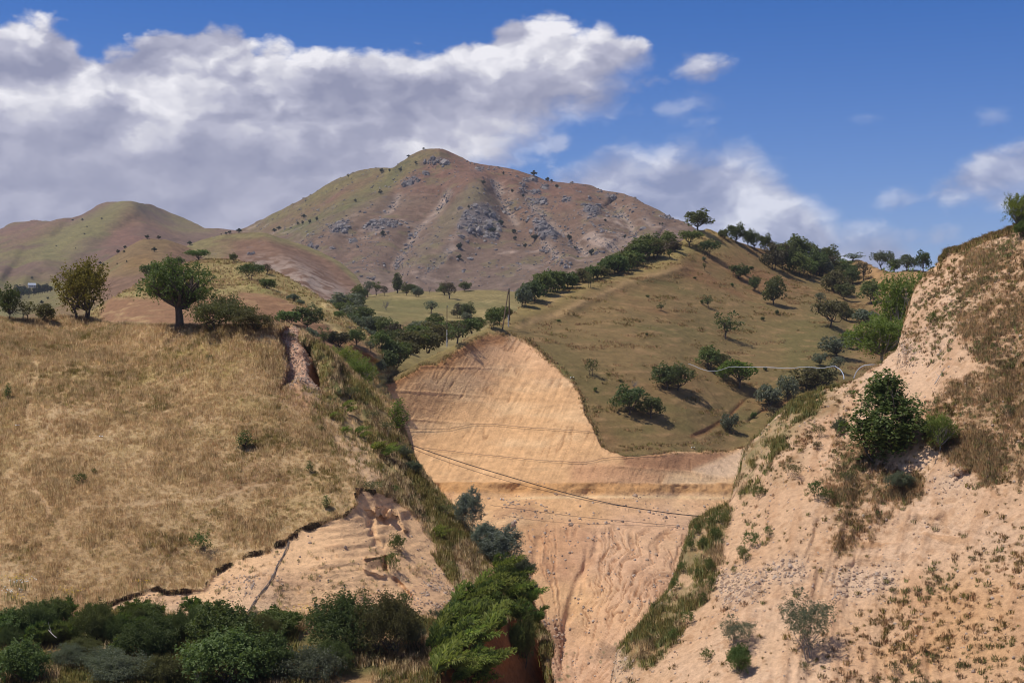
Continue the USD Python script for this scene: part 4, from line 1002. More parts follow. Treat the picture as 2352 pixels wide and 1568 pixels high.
KIND = {}
sd = 100
for leaf in ('dark', 'green', 'olive', 'grey', 'brown'):
    for shape, hh, ww, fork, cnt, lob in (('round', 5.0, 5.2, 0.75, 1500, 12), ('umbrella', 4.6, 6.0, 1.0, 1500, 12), ('airy', 5.2, 4.4, 1.2, 620, 9), ('bush', 3.4, 4.4, 0.3, 1300, 12)):
        sd += 1
        tree_kind(f'{shape}_{leaf}', 'round' if shape == 'airy' else shape, leaf, hh, ww, fork, cnt, 0.42 if shape != 'airy' else 0.36, sd, lob, 0.13, stems=3 if shape == 'bush' else (2 if sd % 3 == 0 else 1), gaps=0.30 if shape != 'airy' else 0.36)
tree_kind('bush_bright', 'bush', 'bright', 3.4, 4.4, 0.3, 1500, 0.36, 151, 13, stems=3, gaps=0.2)
tree_kind('round_bright', 'round', 'bright', 5.0, 5.6, 1.1, 1500, 0.4, 152, 12, gaps=0.2)
tree_kind('round_yellow', 'round', 'yellow', 5.0, 4.6, 1.1, 1000, 0.36, 153, 10, gaps=0.25)
tree_kind('tall_dark', 'tall', 'dark', 6.4, 3.0, 1.0, 1100, 0.38, 154, 10)
tree_kind('bare', 'round', 'grey', 4.6, 4.4, 1.0, 0, 0.3, 155, 16, 0.10, bark=BARK_PALE)
tree_kind('far_round', 'round', 'far', 5.0, 5.2, 1.0, 420, 0.75, 156, 8, 0.2, gaps=0.15)
tree_kind('far_bush', 'bush', 'far', 3.6, 4.4, 0.2, 380, 0.7, 157, 8, 0.15, stems=2)
tree_kind('far_tall', 'tall', 'far', 9.0, 3.0, 0.6, 420, 0.8, 158, 9, 0.2)
tree_kind('far_grey_bush', 'bush', 'grey', 3.6, 4.6, 0.2, 380, 0.7, 159, 8, 0.15, stems=2)
# those that stand near enough to show their leaves
tree_kind('big_spreading', 'round', 'green', 4.6, 5.6, 1.35, 8500, 0.17, 201, 28, 0.26, gaps=0.36, shell=0.75, shoots=5)
tree_kind('golden', 'bush', 'yellow', 4.2, 4.4, 0.5, 6500, 0.17, 202, 22, 0.15, stems=4, gaps=0.30, shell=0.7, shoots=7)
tree_kind('meadow_shrub', 'bush', 'olive', 2.4, 5.2, 0.2, 6500, 0.15, 203, 20, 0.09, stems=5, gaps=0.25, shell=0.7, shoots=7)
tree_kind('leafy_cone', 'cone', 'green', 5.2, 4.0, 0.2, 9000, 0.155, 204, 30, 0.07, stems=4, gaps=0.28, shell=0.8, shoots=7)
tree_kind('light_airy', 'round', 'light', 6.5, 6.0, 0.5, 9000, 0.2, 205, 30, 0.14, gaps=0.33, shell=0.8, bark=BARK_PALE, shoots=5)
tree_kind('leafy_bush', 'bush', 'green', 3.0, 3.6, 0.1, 9000, 0.145, 206, 26, 0.05, stems=4, gaps=0.24, shell=0.7, shoots=7)
tree_kind('fine_bush', 'bush', 'dark', 2.6, 3.6, 0.1, 11000, 0.14, 207, 26, 0.05, stems=5, aspect=0.35, gaps=0.26, shell=0.7, up=0.4, shoots=7)
tree_kind('fine_olive_bush', 'bush', 'olive', 2.4, 3.6, 0.1, 11000, 0.135, 208, 28, 0.05, stems=5, aspect=0.3, gaps=0.26, shell=0.7, up=0.4, shoots=7)
tree_kind('silver_bush', 'round', 'silver', 3.0, 2.4, 0.2, 10000, 0.15, 209, 22, 0.04, stems=4, aspect=0.25, gaps=0.28, shell=0.7, up=0.5, shoots=7)
tree_kind('grey_bush', 'bush', 'grey', 2.0, 3.0, 0.1, 9000, 0.125, 210, 22, 0.03, stems=5, aspect=0.3, gaps=0.28, shell=0.7, up=0.4, shoots=7)
tree_kind('sapling', 'tall', 'bright', 2.4, 1.4, 0.4, 620, 0.12, 211, 9, 0.03, gaps=0.2, shell=0.8)
tree_kind('dark_sapling', 'tall', 'green', 1.6, 1.0, 0.2, 520, 0.09, 212, 8, 0.025, gaps=0.15, shell=0.8)
tree_kind('small_shrub', 'bush', 'green', 1.2, 1.4, 0.1, 900, 0.085, 213, 10, 0.02, stems=3, gaps=0.25, shell=0.8, shoots=7)
tree_kind('dry_shrub', 'bush', 'olive', 1.2, 1.8, 0.1, 800, 0.085, 214, 10, 0.025, stems=4, gaps=0.35, shell=0.85, bark=BARK_PALE, shoots=7)
tree_kind('willow_bush', 'round', 'grey', 2.6, 2.4, 0.4, 5200, 0.10, 215, 18, 0.035, stems=4, aspect=0.28, gaps=0.34, shell=0.8, up=0.3, bark=BARK_PALE, shoots=7)


def plume_kind(kind, leaf, h, seed, n=44, lean=0.75, width=0.20):
    """A tall herb: stems bending over, narrow leaflets all along them."""
    rng = np.random.default_rng(seed)
    root = new_kind(kind)
    stems, C, N, T, S = [], [], [], [], []
    for s in range(4):
        a = rng.uniform(0, 6.28); b0 = np.array([math.cos(a), math.sin(a), 0]) * rng.uniform(0.1, 0.45) * h * 0.5
        hh = h * rng.uniform(0.65, 1.05)
        dirn = np.array([lean * rng.uniform(0.7, 1.3) + 0.15 * math.cos(a), 0.25 * math.sin(a), 0])
        t = np.linspace(0, 1, 9)[:, None]
        p = b0 + np.array([0, 0, 1]) * hh * (t - 0.32 * t ** 2.5) + dirn * hh * t ** 1.8
        stems.append(tube(p, np.linspace(0.018, 0.004, 9), 4))
        tang = np.gradient(p, axis=0); tang /= np.linalg.norm(tang, axis=1, keepdims=True)
        for i in range(n):
            q = 0.2 + 0.8 * (i + rng.random()) / n
            c = np.array([np.interp(q, t[:, 0], p[:, j]) for j in range(3)])
            ax = np.array([np.interp(q, t[:, 0], tang[:, j]) for j in range(3)])
            rad = rng.normal(size=3); rad -= (rad @ ax) * ax; rad /= np.linalg.norm(rad)
            ln = width * h * (0.35 + 0.9 * math.sin(math.pi * min(1, 0.12 + 0.85 * q)))
            tt = ax * 0.75 + rad * 0.75 - np.array([0, 0, 0.12]); tt /= np.linalg.norm(tt)
            nn = np.array([0, 0, 1.0]) + rng.normal(size=3) * 0.3; nn -= (nn @ tt) * tt; nn /= np.linalg.norm(nn)
            C.append(c + tt * ln * 0.45); N.append(nn); T.append(tt); S.append(ln)
    usdkit.mesh(stage, root + '/stem', join(stems), LEAF['olive'])
    usdkit.mesh(stage, root + '/leaves', leaves(np.array(C), np.array(N), np.array(S), 0.26, rng, np.array(T)), LEAF[leaf])
    KIND[kind] = (h, h * 0.7)


plume_kind('plume_a', 'plume', 1.5, 301)
plume_kind('plume_b', 'plume', 1.3, 302, lean=1.0)
plume_kind('plume_c', 'green', 1.5, 303, lean=0.35)


def put(patch, rec, default_name, default_cat, group, rng, ground=None):
    """rec: view, foot x and y, top y, width (read in that view), kind, label, and if need be a name and a category."""
    fr, x, y, top, w, kind, label = rec[:7]
    name = rec[7] if len(rec) > 7 else default_name
    cat = rec[8] if len(rec) > 8 else default_cat
    (px, py), = zz(fr, (x, y))
    P = PATCH[patch].where(px, py) if ground is None else at(px, py, ground)
    hpx, wpx = (y - top) * ZK, w * ZK
    h, wd = hpx * P[1] / F, wpx * P[1] / F
    kh, kw = KIND[kind]
    sz = h / kh; sx = wd / kw
    return place(kind, name, P - np.array([0, 0, 0.02 * h]), label, cat, group, rng.uniform(0, 360), (sx, sx, sz))

COLOUR = {'dark': 'dark', 'green': 'fresh green', 'olive': 'olive', 'grey': 'grey green', 'brown': 'brownish'}


def look(kd, x, y, xs, ys):
    """How one plant of a crowd looks and which part of it it stands in."""
    shape, colour = kd.split('_')
    w_ = ('low ' if shape == 'bush' else 'round ' if shape == 'round' else '') + COLOUR[colour]
    return w_ + (' bush' if shape == 'bush' else ' tree'), xs[int(np.searchsorted(ys, x))]


# ------------------------------------------------------------------ trees and bushes, one by one (view, foot x, foot y, top y, width, kind, label)
rng = np.random.default_rng(5)
GRP = 'trees on the far hills'
for y in [
    ('far', 'z1', (613, 250, 235, 18), (693, 246, 225, 20), (863, 250, 235, 15), (740, 320, 306, 12), (715, 377, 364, 14), (480, 474, 462, 12), (275, 717, 694, 20), (160, 757, 745, 13), (85, 762, 750, 13), (635, 480, 470, 10)),
]:
    for q in y[2:]:
        put(y[0], (y[1], q[0], q[1], q[2], q[3], 'far_round', 'tiny dark tree dotted on the far green hill above the village'), 'far_tree', 'tree', GRP, rng)
for i, q in enumerate([(1235, 388, 355, 34), (1335, 380, 350, 34), (1045, 455, 428, 26), (985, 487, 455, 30), (1037, 503, 482, 20), (1295, 503, 462, 40), (838, 560, 535, 28), (1062, 588, 568, 12), (865, 617, 590, 20), (980, 602, 588, 12), (405, 838, 815, 20), (355, 868, 838, 30)]):
    put('dot_hill', ('z1', *q, 'far_round', ['dark tree left of two on top of the straw coloured hill', 'dark tree right of two on top of the straw coloured hill', 'dark tree upper of two on the left shoulder of the straw coloured hill', 'dark tree lower of two on the left shoulder of the straw coloured hill',
        'tiny dark bush just below the shoulder trees of the straw hill', 'dark upright tree below the top of the straw coloured hill', 'dark bush on the left edge of the straw hill above the golden tree', 'tiny upright bush in the middle of the straw hill', 'small bush above the golden tree on the straw hill',
        'tiny bush low on the straw hill face', 'small bush on the pale slope beside the village trees', 'grey green bush on the pale slope under the village trees'][i]), 'hill_tree', 'tree', 'trees on the straw hill', rng)
for i, q in enumerate([(1595, 436, 400, 36), (1900, 363, 342, 22), (1930, 348, 322, 28), (2007, 334, 296, 44), (1860, 364, 352, 12)]):
    put('knoll', ('z1', *q, 'far_round', ['dark tree in the dip left of the reddish knoll', 'small dark tree lower of the pair on the rim of the reddish knoll', 'dark tree upper of the pair on the rim of the reddish knoll', 'largest dark tree on the rim of the reddish knoll', 'tiny bush on the rim of the reddish knoll'][i]), 'hill_tree', 'tree', 'trees on the reddish knoll', rng)
MT = [('z5', 1870, 98, 80, 22, 'lone dark tree on the skyline just left of the mountain top'), ('z5', 1743, 162, 146, 24, 'dark bush on the steep skyline left of the mountain top'), ('z5', 1805, 222, 195, 20, 'dark tree on the green spur under the mountain top'),
      ('z5', 1515, 293, 252, 32, 'dark tree in the saddle of the mountain skyline'), ('z5', 1578, 280, 262, 16, 'small bush right of the saddle tree on the mountain'), ('z5', 1675, 295, 258, 28, 'dark tree on the green spur right of the mountain saddle'),
      ('z5', 1237, 333, 318, 12, 'tiny dark bush on the left skyline of the mountain'), ('z5', 1518, 504, 464, 34, 'dark tree on the reddish face just right of the green spur'), ('z5', 1310, 572, 542, 22, 'small dark tree on the reddish face under the green spur'),
      ('z5', 868, 685, 650, 38, 'round dark tree in the red hollow left of the green spur'), ('z5', 820, 746, 715, 22, 'first of the row of small trees along the green spur'), ('z5', 868, 758, 724, 20, 'second of the row of small trees along the green spur'),
      ('z5', 932, 758, 720, 24, 'third of the row of small trees along the green spur'), ('z5', 990, 733, 694, 22, 'topmost of the row of small trees along the green spur'), ('z5', 665, 795, 764, 36, 'dark tree right of two at the left foot of the green spur'),
      ('z5', 630, 818, 785, 38, 'grey tree left of two at the left foot of the green spur'), ('z6', 795, 238, 190, 46, 'lone round tree standing on the right skyline of the mountain'), ('z6', 902, 283, 250, 28, 'dark bush on the right skyline below the lone round tree'),
      ('z6', 935, 288, 268, 20, 'tiny bush next to the skyline bush right of the lone tree'), ('z6', 352, 360, 320, 36, 'dark tree with a shadow on the bare face above the great outcrop'), ('z6', 243, 568, 542, 22, 'small tree on the left shoulder of the great grey outcrop'),
      ('z6', 165, 887, 836, 36, 'upper of two dark bushes left below the great outcrop'), ('z6', 160, 973, 936, 36, 'lower of two dark bushes left below the great outcrop'), ('z6', 630, 794, 764, 26, 'dark bush on the slope right below the great outcrop'),
      ('z6', 715, 868, 834, 26, 'dark bush in the middle of the stony slope'), ('z6', 1080, 818, 772, 36, 'dark round bush right of the second outcrop'), ('z6', 1275, 944, 896, 42, 'grey bush by the pale rocks low on the right'), ('z6', 1128, 895, 874, 22, 'small bush above the low gravel on the right face'),
      ('z6', 1553, 804, 778, 22, 'small dark bush on the pale scree by the hedge'), ('z6', 1845, 684, 656, 13, 'left of a tiny pair of trees on the smooth right shoulder'), ('z6', 1868, 684, 658, 15, 'right of a tiny pair of trees on the smooth right shoulder'),
      ('z6', 690, 455, 432, 20, 'small bush in the upper pale gully'), ('z6', 605, 404, 380, 18, 'small bush right of the white scar'), ('z6', 535, 236, 212, 14, 'tiny bush below the skyline crag'), ('z6', 505, 690, 655, 48, 'dark bush on the right flank of the great outcrop'),
      ('z6', 620, 752, 720, 32, 'olive bush below the right flank of the great outcrop'), ('z6', 800, 800, 762, 62, 'low wide bush at the foot of the second outcrop'), ('z6', 440, 752, 715, 48, 'dark bush at the right foot of the great outcrop'), ('z6', 980, 362, 338, 26, 'dark bush between the small crags on the right skyline'),
      ('z6', 1382, 668, 648, 18, 'small bush beside the right hand gully'), ('z5', 2170, 948, 904, 36, 'dark tree beside the gully left of the great outcrop'), ('z5', 1535, 850, 810, 30, 'dark bush below the left outcrops')]
for fr, x, y, top, w, lb in MT:
    put('mountain', (fr, x, y, top, w, 'far_bush' if 'bush' in lb else 'far_round', lb), 'mountain_bush' if 'bush' in lb else 'mountain_tree', 'bush' if 'bush' in lb else 'tree', 'trees and bushes on the mountain', rng)

HILL = [('z1', 1660, 560, 465, 165, 'umbrella_green', 'green spreading tree on top of the grassy hill'), ('z1', 1500, 585, 510, 92, 'round_dark', 'dark round tree left of the green one on the grassy hill top'), ('z1', 1260, 688, 570, 145, 'round_dark', 'dark tree on the left shoulder of the grassy hill beside the big tree'),
        ('z1', 1960, 590, 522, 62, 'round_dark', 'small lone dark tree on the right brow of the grassy hill'), ('z1', 2110, 740, 600, 195, 'umbrella_dark', 'wide dark tree on the right slope of the grassy hill'), ('z1', 2245, 690, 605, 95, 'airy_brown', 'thin brownish tree behind the wide dark one'),
        ('z1', 2250, 808, 728, 122, 'bush_green', 'green bush just below the wide dark tree'),
        ('z2', 410, 694, 590, 180, 'bush_green', 'dense green bush behind the notch in the near hill'), ('z2', 580, 742, 550, 205, 'round_dark', 'dark tree with a leaning trunk right of the dense green bush'), ('z2', 700, 895, 730, 108, 'airy_dark', 'small dark tree with a thin trunk on the bare field'),
        ('z2', 820, 885, 772, 165, 'bush_brown', 'brownish grey thicket right of the thin trunked tree'), ('z2', 590, 838, 735, 110, 'bush_grey', 'grey low bush on the field behind the scarp'), ('z2', 440, 518, 464, 95, 'bush_grey', 'pale grey bush on the lit slope edge of the grassy hill'),
        ('z2', 505, 545, 500, 70, 'bush_grey', 'pale low bush just below the first grey one'), ('z2', 830, 662, 604, 75, 'bush_green', 'small rounded bush alone on the pale ridge'), ('z2', 980, 885, 745, 145, 'round_dark', 'dark tree whose trunk shows on the field edge'),
        ('z2', 1175, 880, 725, 170, 'round_green', 'fresh green tree in the gully thicket'), ('z2', 1092, 945, 852, 78, 'airy_grey', 'small grey tree below the thicket on the field'), ('z2', 1260, 905, 745, 170, 'bush_dark', 'dark bush at the low end of the thicket')]
for r in HILL:
    put('grass_hill', r, 'hill_bush' if r[5].startswith('bush') else 'hill_tree', 'bush' if r[5].startswith('bush') else 'tree', 'trees on the grassy hill', rng)
KN = [('z2', 990, 475, 350, 112, 'round_green', 'round green tree at the left end of the knoll row'), ('z2', 1040, 465, 395, 60, 'bush_dark', 'dark bush touching the round green tree of the knoll row'), ('z2', 1075, 484, 352, 82, 'airy_grey', 'airy grey tree second in the knoll row'), ('z2', 1145, 468, 352, 84, 'airy_green', 'open green tree third in the knoll row'),
      ('z2', 1210, 468, 385, 56, 'airy_brown', 'thin brown tree fourth in the knoll row'), ('z2', 1320, 438, 275, 76, 'tall_dark', 'tall narrow dark tree in the middle of the knoll'), ('z2', 1355, 390, 295, 45, 'bare', 'bare twigs beside the tall narrow tree'), ('z2', 1395, 464, 362, 76, 'round_dark', 'dark tree right of the tall narrow one'),
      ('z2', 1447, 430, 368, 80, 'bush_dark', 'dark bush behind the right hand tree of the knoll row'), ('z2', 1490, 474, 396, 86, 'bush_grey', 'grey green bush touching the ground on the knoll'), ('z2', 1595, 452, 375, 54, 'bare', 'thin leafless tree on the knoll'), ('z2', 1710, 460, 368, 105, 'round_dark', 'dark tree left of a pair on the right of the knoll'),
      ('z2', 1755, 492, 348, 112, 'airy_brown', 'airy tree right of a pair on the right of the knoll'), ('z2', 1890, 432, 356, 92, 'round_dark', 'last dark tree at the right end of the knoll'), ('z2', 1228, 592, 500, 105, 'bare', 'bare grey tree low on the knoll'), ('z2', 1605, 614, 508, 105, 'airy_grey', 'airy grey tree low on the knoll'),
      ('z2', 1840, 652, 530, 112, 'round_brown', 'brownish tree left of the dark clump under the knoll'), ('z2', 1912, 655, 528, 130, 'round_dark', 'dark tree of the clump under the knoll'), ('z2', 1900, 662, 605, 84, 'bush_grey', 'grey bush at the foot of the dark clump under the knoll'),
      ('z2', 730, 460, 378, 52, 'airy_brown', 'thin brown sapling at the left end of the valley'), ('z2', 395, 365, 280, 92, 'round_grey', 'grey round tree highest in the left thicket'), ('z2', 470, 400, 330, 90, 'bush_olive', 'olive bush below the grey round tree'), ('z2', 530, 420, 330, 110, 'bush_brown', 'brownish bush before the tall dark tree of the thicket'),
      ('z2', 630, 435, 308, 108, 'round_dark', 'tall dark tree rising over the left thicket'), ('z2', 610, 500, 378, 140, 'bush_brown', 'purple brown bush in the left thicket'), ('z2', 690, 530, 420, 130, 'bush_brown', 'dull brown bush lower in the left thicket')]
for r in KN:
    cat = 'bush' if r[5].startswith('bush') else 'tree'
    put('middle_knoll', r, 'knoll_' + cat, cat, 'trees on and round the valley knoll', rng)
TH = 'thicket in the gully below the knoll'
for x, y, top, w, kd in [(760, 575, 470, 170, 'bush_dark'), (830, 600, 470, 150, 'bush_grey'), (900, 615, 450, 230, 'round_grey'), (980, 560, 455, 130, 'bush_dark'), (860, 660, 520, 170, 'bush_green'), (960, 680, 540, 200, 'round_grey'), (1050, 690, 560, 150, 'bush_dark'), (930, 770, 620, 170, 'bush_dark'),
                         (1020, 780, 640, 180, 'round_grey'), (1110, 780, 640, 180, 'round_grey'), (1180, 800, 650, 150, 'bush_dark'), (1240, 830, 660, 160, 'round_dark'), (1290, 880, 700, 170, 'bush_brown'), (1060, 870, 745, 150, 'bush_grey'), (1320, 930, 760, 170, 'bush_dark'), (700, 520, 440, 120, 'bush_dark'), (1010, 510, 450, 60, 'bush_grey')]:
    put('middle_knoll', ('z2', x, y, top, w, kd, '%s in the %s of the gully thicket below the knoll' % look(kd, x, y, ['upper end', 'broad middle', 'lower end'], [850, 1120])), 'thicket_tree', 'tree', TH, rng)
TB = 'thicket behind the dug-out face'
for x, y, top, w, kd, Y in [(1500, 780, 680, 160, 'round_grey', 300), (1640, 760, 620, 135, 'round_green', 305), (1560, 830, 690, 220, 'round_grey', 292), (1650, 880, 715, 210, 'bush_olive', 285), (1480, 930, 790, 220, 'bush_green', 275), (1400, 980, 850, 200, 'bush_olive', 268), (1570, 930, 780, 200, 'bush_olive', 276),
                            (1300, 1060, 900, 220, 'bush_green', 258), (1220, 1090, 930, 170, 'bush_dark', 252), (1150, 1120, 990, 140, 'bush_grey', 248), (1950, 770, 660, 150, 'bush_green', 300), (2000, 740, 650, 110, 'bush_olive', 305), (1880, 800, 680, 130, 'bush_dark', 300), (2180, 700, 570, 125, 'bush_green', 312),
                            (2240, 670, 560, 95, 'bush_olive', 316), (1740, 850, 760, 110, 'bush_olive', 290), (1420, 920, 770, 210, 'bush_olive', 272), (1330, 1010, 860, 210, 'bush_green', 262), (1500, 880, 720, 200, 'bush_green', 284), (1610, 830, 690, 190, 'bush_olive', 290),
                            (1700, 810, 690, 180, 'bush_green', 292), (1800, 780, 680, 160, 'bush_olive', 298), (1250, 1050, 900, 190, 'bush_olive', 255), (1560, 900, 760, 210, 'bush_olive', 278)]:
    put('hillside', ('z2', x, y, top, w, kd, '%s in the %s of the thicket behind the dug-out face' % look(kd, x, y, ['lowest end', 'middle', 'upper end'], [1450, 1900])), 'thicket_bush', 'bush', TB, rng, ground=Y)

HS = [('z2', 2113, 764, 595, 136, 'round_green', 'round green tree beside the two leaning posts'), ('z2', 1822, 868, 680, 165, 'airy_dark', 'dark tree with pale trunks at the rim of the dug-out face'),
      ('z3', 1835, 262, 98, 208, 'round_dark', 'big round dark tree on the very top of the hillside'), ('z3', 1578, 375, 240, 152, 'round_green', 'green tree with a short trunk left of the hilltop'), ('z3', 1762, 384, 254, 172, 'umbrella_green', 'broad green tree just under the hilltop'), ('z3', 1630, 432, 345, 120, 'round_brown', 'brownish tree between the broad green ones'),
      ('z3', 1590, 494, 408, 46, 'airy_green', 'thin small tree in front of the hilltop trees'), ('z3', 1478, 488, 335, 180, 'round_olive', 'olive tree with a dark trunk at the end of the hedge'), ('z3', 912, 744, 622, 84, 'airy_olive', 'small yellowish tree alone before the hedge'),
      ('z3', 1926, 470, 334, 160, 'umbrella_dark', 'flat topped dark tree on the bare slope below the hilltop'), ('z3', 2045, 325, 250, 82, 'bush_dark', 'dark bush on the skyline right of the hilltop gap'), ('z3', 2158, 362, 204, 150, 'round_dark', 'dark two trunked tree on the skyline'), ('z3', 2252, 374, 250, 82, 'round_dark', 'dark narrow tree next along the skyline'),
      ('z4', 40, 445, 318, 72, 'round_dark', 'dark tree second from the two trunked one along the skyline'), ('z4', 85, 474, 330, 84, 'round_dark', 'dark tree third along the falling skyline'), ('z4', 182, 500, 358, 112, 'round_dark', 'dense dark tree where the wood begins'), ('z3', 2182, 656, 536, 132, 'round_dark', 'dark tree with a slanting shadow high on the bare slope'),
      ('z3', 2308, 755, 640, 82, 'round_dark', 'small dark tree right below the slanting shadow'), ('z3', 1885, 588, 524, 32, 'airy_green', 'tiny upright tree on the upper slope'), ('z3', 1912, 898, 790, 86, 'airy_dark', 'small leaning tree in the middle of the slope'), ('z3', 1512, 938, 870, 64, 'airy_dark', 'little ragged shrub in the middle of the bare slope'),
      ('z3', 2070, 1185, 950, 200, 'airy_dark', 'ragged dark tree on the pale patch of the slope'), ('z3', 1865, 868, 832, 24, 'bush_dark', 'tiny bush left of the leaning tree on the slope'),
      ('z4', 255, 652, 430, 190, 'round_brown', 'brown green tree at the lower edge of the wood'), ('z4', 640, 925, 838, 84, 'airy_grey', 'grey little tree above the umbrella tree'), ('z4', 720, 1140, 918, 262, 'umbrella_olive', 'umbrella shaped tree with a clear trunk on the lower slope'), ('z4', 862, 1075, 960, 130, 'round_olive', 'smaller olive tree behind the umbrella shaped one'),
      ('z4', 250, 945, 715, 172, 'round_olive', 'tall olive tree with a strong shadow on the slope'), ('z4', 90, 830, 700, 78, 'airy_dark', 'small thin tree left of the tall olive one'), ('z4', 12, 704, 632, 60, 'round_dark', 'small dark tree with a long shadow under the skyline row'),
      ('z4', 772, 1395, 1222, 230, 'round_grey', 'dark grey tree by the lower valley path'), ('z4', 1065, 935, 740, 190, 'round_green', 'rounded green tree in the valley head'), ('z4', 770, 835, 650, 205, 'bush_olive', 'wide olive bush below the wood'), ('z4', 845, 905, 770, 142, 'round_dark', 'dark blue green tree below the wide olive bush'),
      ('z4', 1010, 1095, 990, 190, 'bush_grey', 'grey green bushes at the foot of the bright tree'), ('z4', 900, 1330, 1180, 130, 'bush_green', 'green bush between the dark grey tree and the bright tree'),
      ('z4', 1165, 655, 502, 182, 'umbrella_grey', 'open flat topped tree on the right skyline'), ('z4', 1255, 665, 560, 90, 'bush_dark', 'dark bush between the skyline trees on the right'), ('z4', 1370, 660, 528, 152, 'round_grey', 'grey tree on the skyline next to the sandy cliff'), ('z4', 1500, 675, 508, 120, 'round_dark', 'dark upright tree nearest the sandy cliff top'),
      ('z4', 920, 580, 505, 160, 'airy_dark', 'thin topped tree peeping over the small mound'), ('z4', 1000, 740, 580, 110, 'airy_brown', 'brown thin tree before the small mound'),
      ('z7', 265, 414, 272, 112, 'airy_olive', 'small leaning tree near the dug-out face'), ('z7', 885, 525, 318, 200, 'round_dark', 'left half of the big dark double tree'), ('z7', 985, 532, 320, 240, 'round_dark', 'right half of the big dark double tree'), ('z7', 575, 712, 478, 236, 'round_dark', 'dark tree with a straight trunk low on the slope'),
      ('z7', 760, 740, 560, 210, 'round_dark', 'low leaning dark tree right of the straight trunked one'), ('z7', 625, 520, 438, 92, 'bare', 'thin nearly leafless tree behind the straight trunked one'), ('z7', 1488, 514, 288, 290, 'round_bright', 'bright green tree under the white pipe'), ('z7', 1345, 352, 238, 134, 'bush_olive', 'olive bush left of the bright green tree'),
      ('z7', 1242, 352, 165, 185, 'round_green', 'green tree above the dip of the white pipe'), ('z7', 1428, 868, 710, 124, 'round_grey', 'small grey tree alone by the eroded bank'), ('z7', 1750, 650, 490, 190, 'bush_grey', 'grey green tree in the lower gully'), ('z7', 1905, 610, 410, 160, 'round_grey', 'grey tree with dark trunks in the lower gully'),
      ('z7', 2060, 520, 345, 240, 'round_olive', 'olive tree behind the grassy edge of the gully'), ('z7', 2190, 500, 350, 220, 'bush_olive', 'olive grey bush next to the gully edge'), ('z7', 2180, 335, 228, 104, 'round_grey', 'round grey tree higher in the gully'), ('z7', 2320, 400, 260, 130, 'airy_grey', 'airy grey tree where the pipe bends down'),
      ('z7', 1785, 782, 660, 104, 'airy_brown', 'thin brown tree below the gully trees'), ('z7', 1628, 762, 712, 44, 'bush_green', 'little bush on the floor of the gully'), ('z7', 1720, 382, 352, 32, 'bush_dark', 'tiny bush right of the bright green tree'), ('z7', 720, 84, 62, 20, 'bush_dark', 'tiny weed bush high on the lower slope'),
      ('z7', 505, 460, 440, 26, 'bush_dark', 'tiny weed bush above the straight trunked tree'), ('z7', 295, 535, 500, 28, 'bush_green', 'tiny weed bush beside the dug-out rim'), ('z3', 1405, 812, 795, 28, 'bush_green', 'tiny weed bush in the upper middle of the slope'), ('z3', 660, 1012, 998, 30, 'bush_green', 'tiny weed bush on the slope near the posts'),
      ('z3', 1805, 656, 640, 26, 'bush_green', 'tiny weed bush under the flat topped tree'), ('z3', 2120, 720, 690, 26, 'bush_green', 'tiny weed bush below the slanting shadow'), ('z3', 2280, 582, 556, 34, 'bush_green', 'small weed bush on the upper right slope'), ('z3', 1885, 500, 466, 32, 'bush_grey', 'small grey bush left below the flat topped tree'),
      ('z4', 275, 1030, 990, 30, 'bush_dark', 'tiny bush below the tall olive tree'), ('z4', 155, 1080, 1048, 32, 'bush_dark', 'tiny bush left of the umbrella shaped tree'), ('z4', 60, 648, 625, 34, 'bush_dark', 'tiny bush under the skyline row of trees')]
for r in HS:
    cat = 'bush' if r[5].startswith('bush') else 'tree'
    put('hillside', r, 'slope_' + cat, cat, 'trees and bushes on the hillside', rng)
WD = 'wood running down the right shoulder'
for x, y, top, w, kd in [(320, 640, 470, 150, 'round_dark'), (385, 660, 420, 150, 'round_dark'), (440, 600, 366, 190, 'round_green'), (465, 705, 510, 180, 'round_green'), (540, 705, 560, 150, 'round_green'), (500, 620, 412, 200, 'round_dark'), (600, 700, 500, 170, 'round_dark'), (655, 705, 560, 170, 'bush_grey'),
                         (625, 570, 450, 160, 'round_grey'), (720, 620, 456, 170, 'round_dark'), (700, 680, 540, 160, 'round_brown'), (820, 650, 560, 160, 'round_green'), (790, 700, 580, 150, 'bush_olive'), (870, 720, 600, 170, 'round_dark'), (900, 770, 640, 120, 'bush_dark'), (280, 470, 380, 110, 'round_dark')]:
    put('hillside', ('z4', x, y, top, w, kd, '%s in the %s of the wood on the hillside shoulder' % look(kd, x, y, ['top end', 'middle', 'lower end'], [480, 690])), 'wood_tree', 'tree', WD, rng)
HG = 'hedge along the crest of the hillside'
for x, y, top, w, kd in [(370, 895, 720, 125, 'bush_grey'), (440, 860, 690, 180, 'bush_dark'), (540, 810, 630, 160, 'bush_green'), (620, 785, 610, 180, 'bush_green'), (710, 750, 620, 190, 'bush_dark'), (770, 715, 640, 120, 'bush_brown'), (850, 690, 580, 130, 'bush_olive'), (930, 670, 560, 150, 'bush_green'), (1000, 650, 550, 160, 'bush_olive'),
                         (1070, 620, 480, 160, 'bush_green'), (1150, 605, 460, 170, 'bush_green'), (1210, 580, 440, 180, 'bush_green'), (1280, 550, 420, 200, 'round_green'), (1330, 510, 330, 210, 'round_green'), (1400, 495, 300, 200, 'round_green'), (1460, 480, 300, 170, 'round_dark'), (1250, 480, 360, 140, 'bush_olive'), (1170, 600, 530, 80, 'bush_grey')]:
    put('hillside', ('z3', x, y, top, w, kd, '%s in the %s of the hedge along the hillside crest' % look(kd, x, y, ['lowest part', 'middle part', 'upper part', 'top end'], [600, 950, 1240])), 'hedge_bush', 'bush', HG, rng)

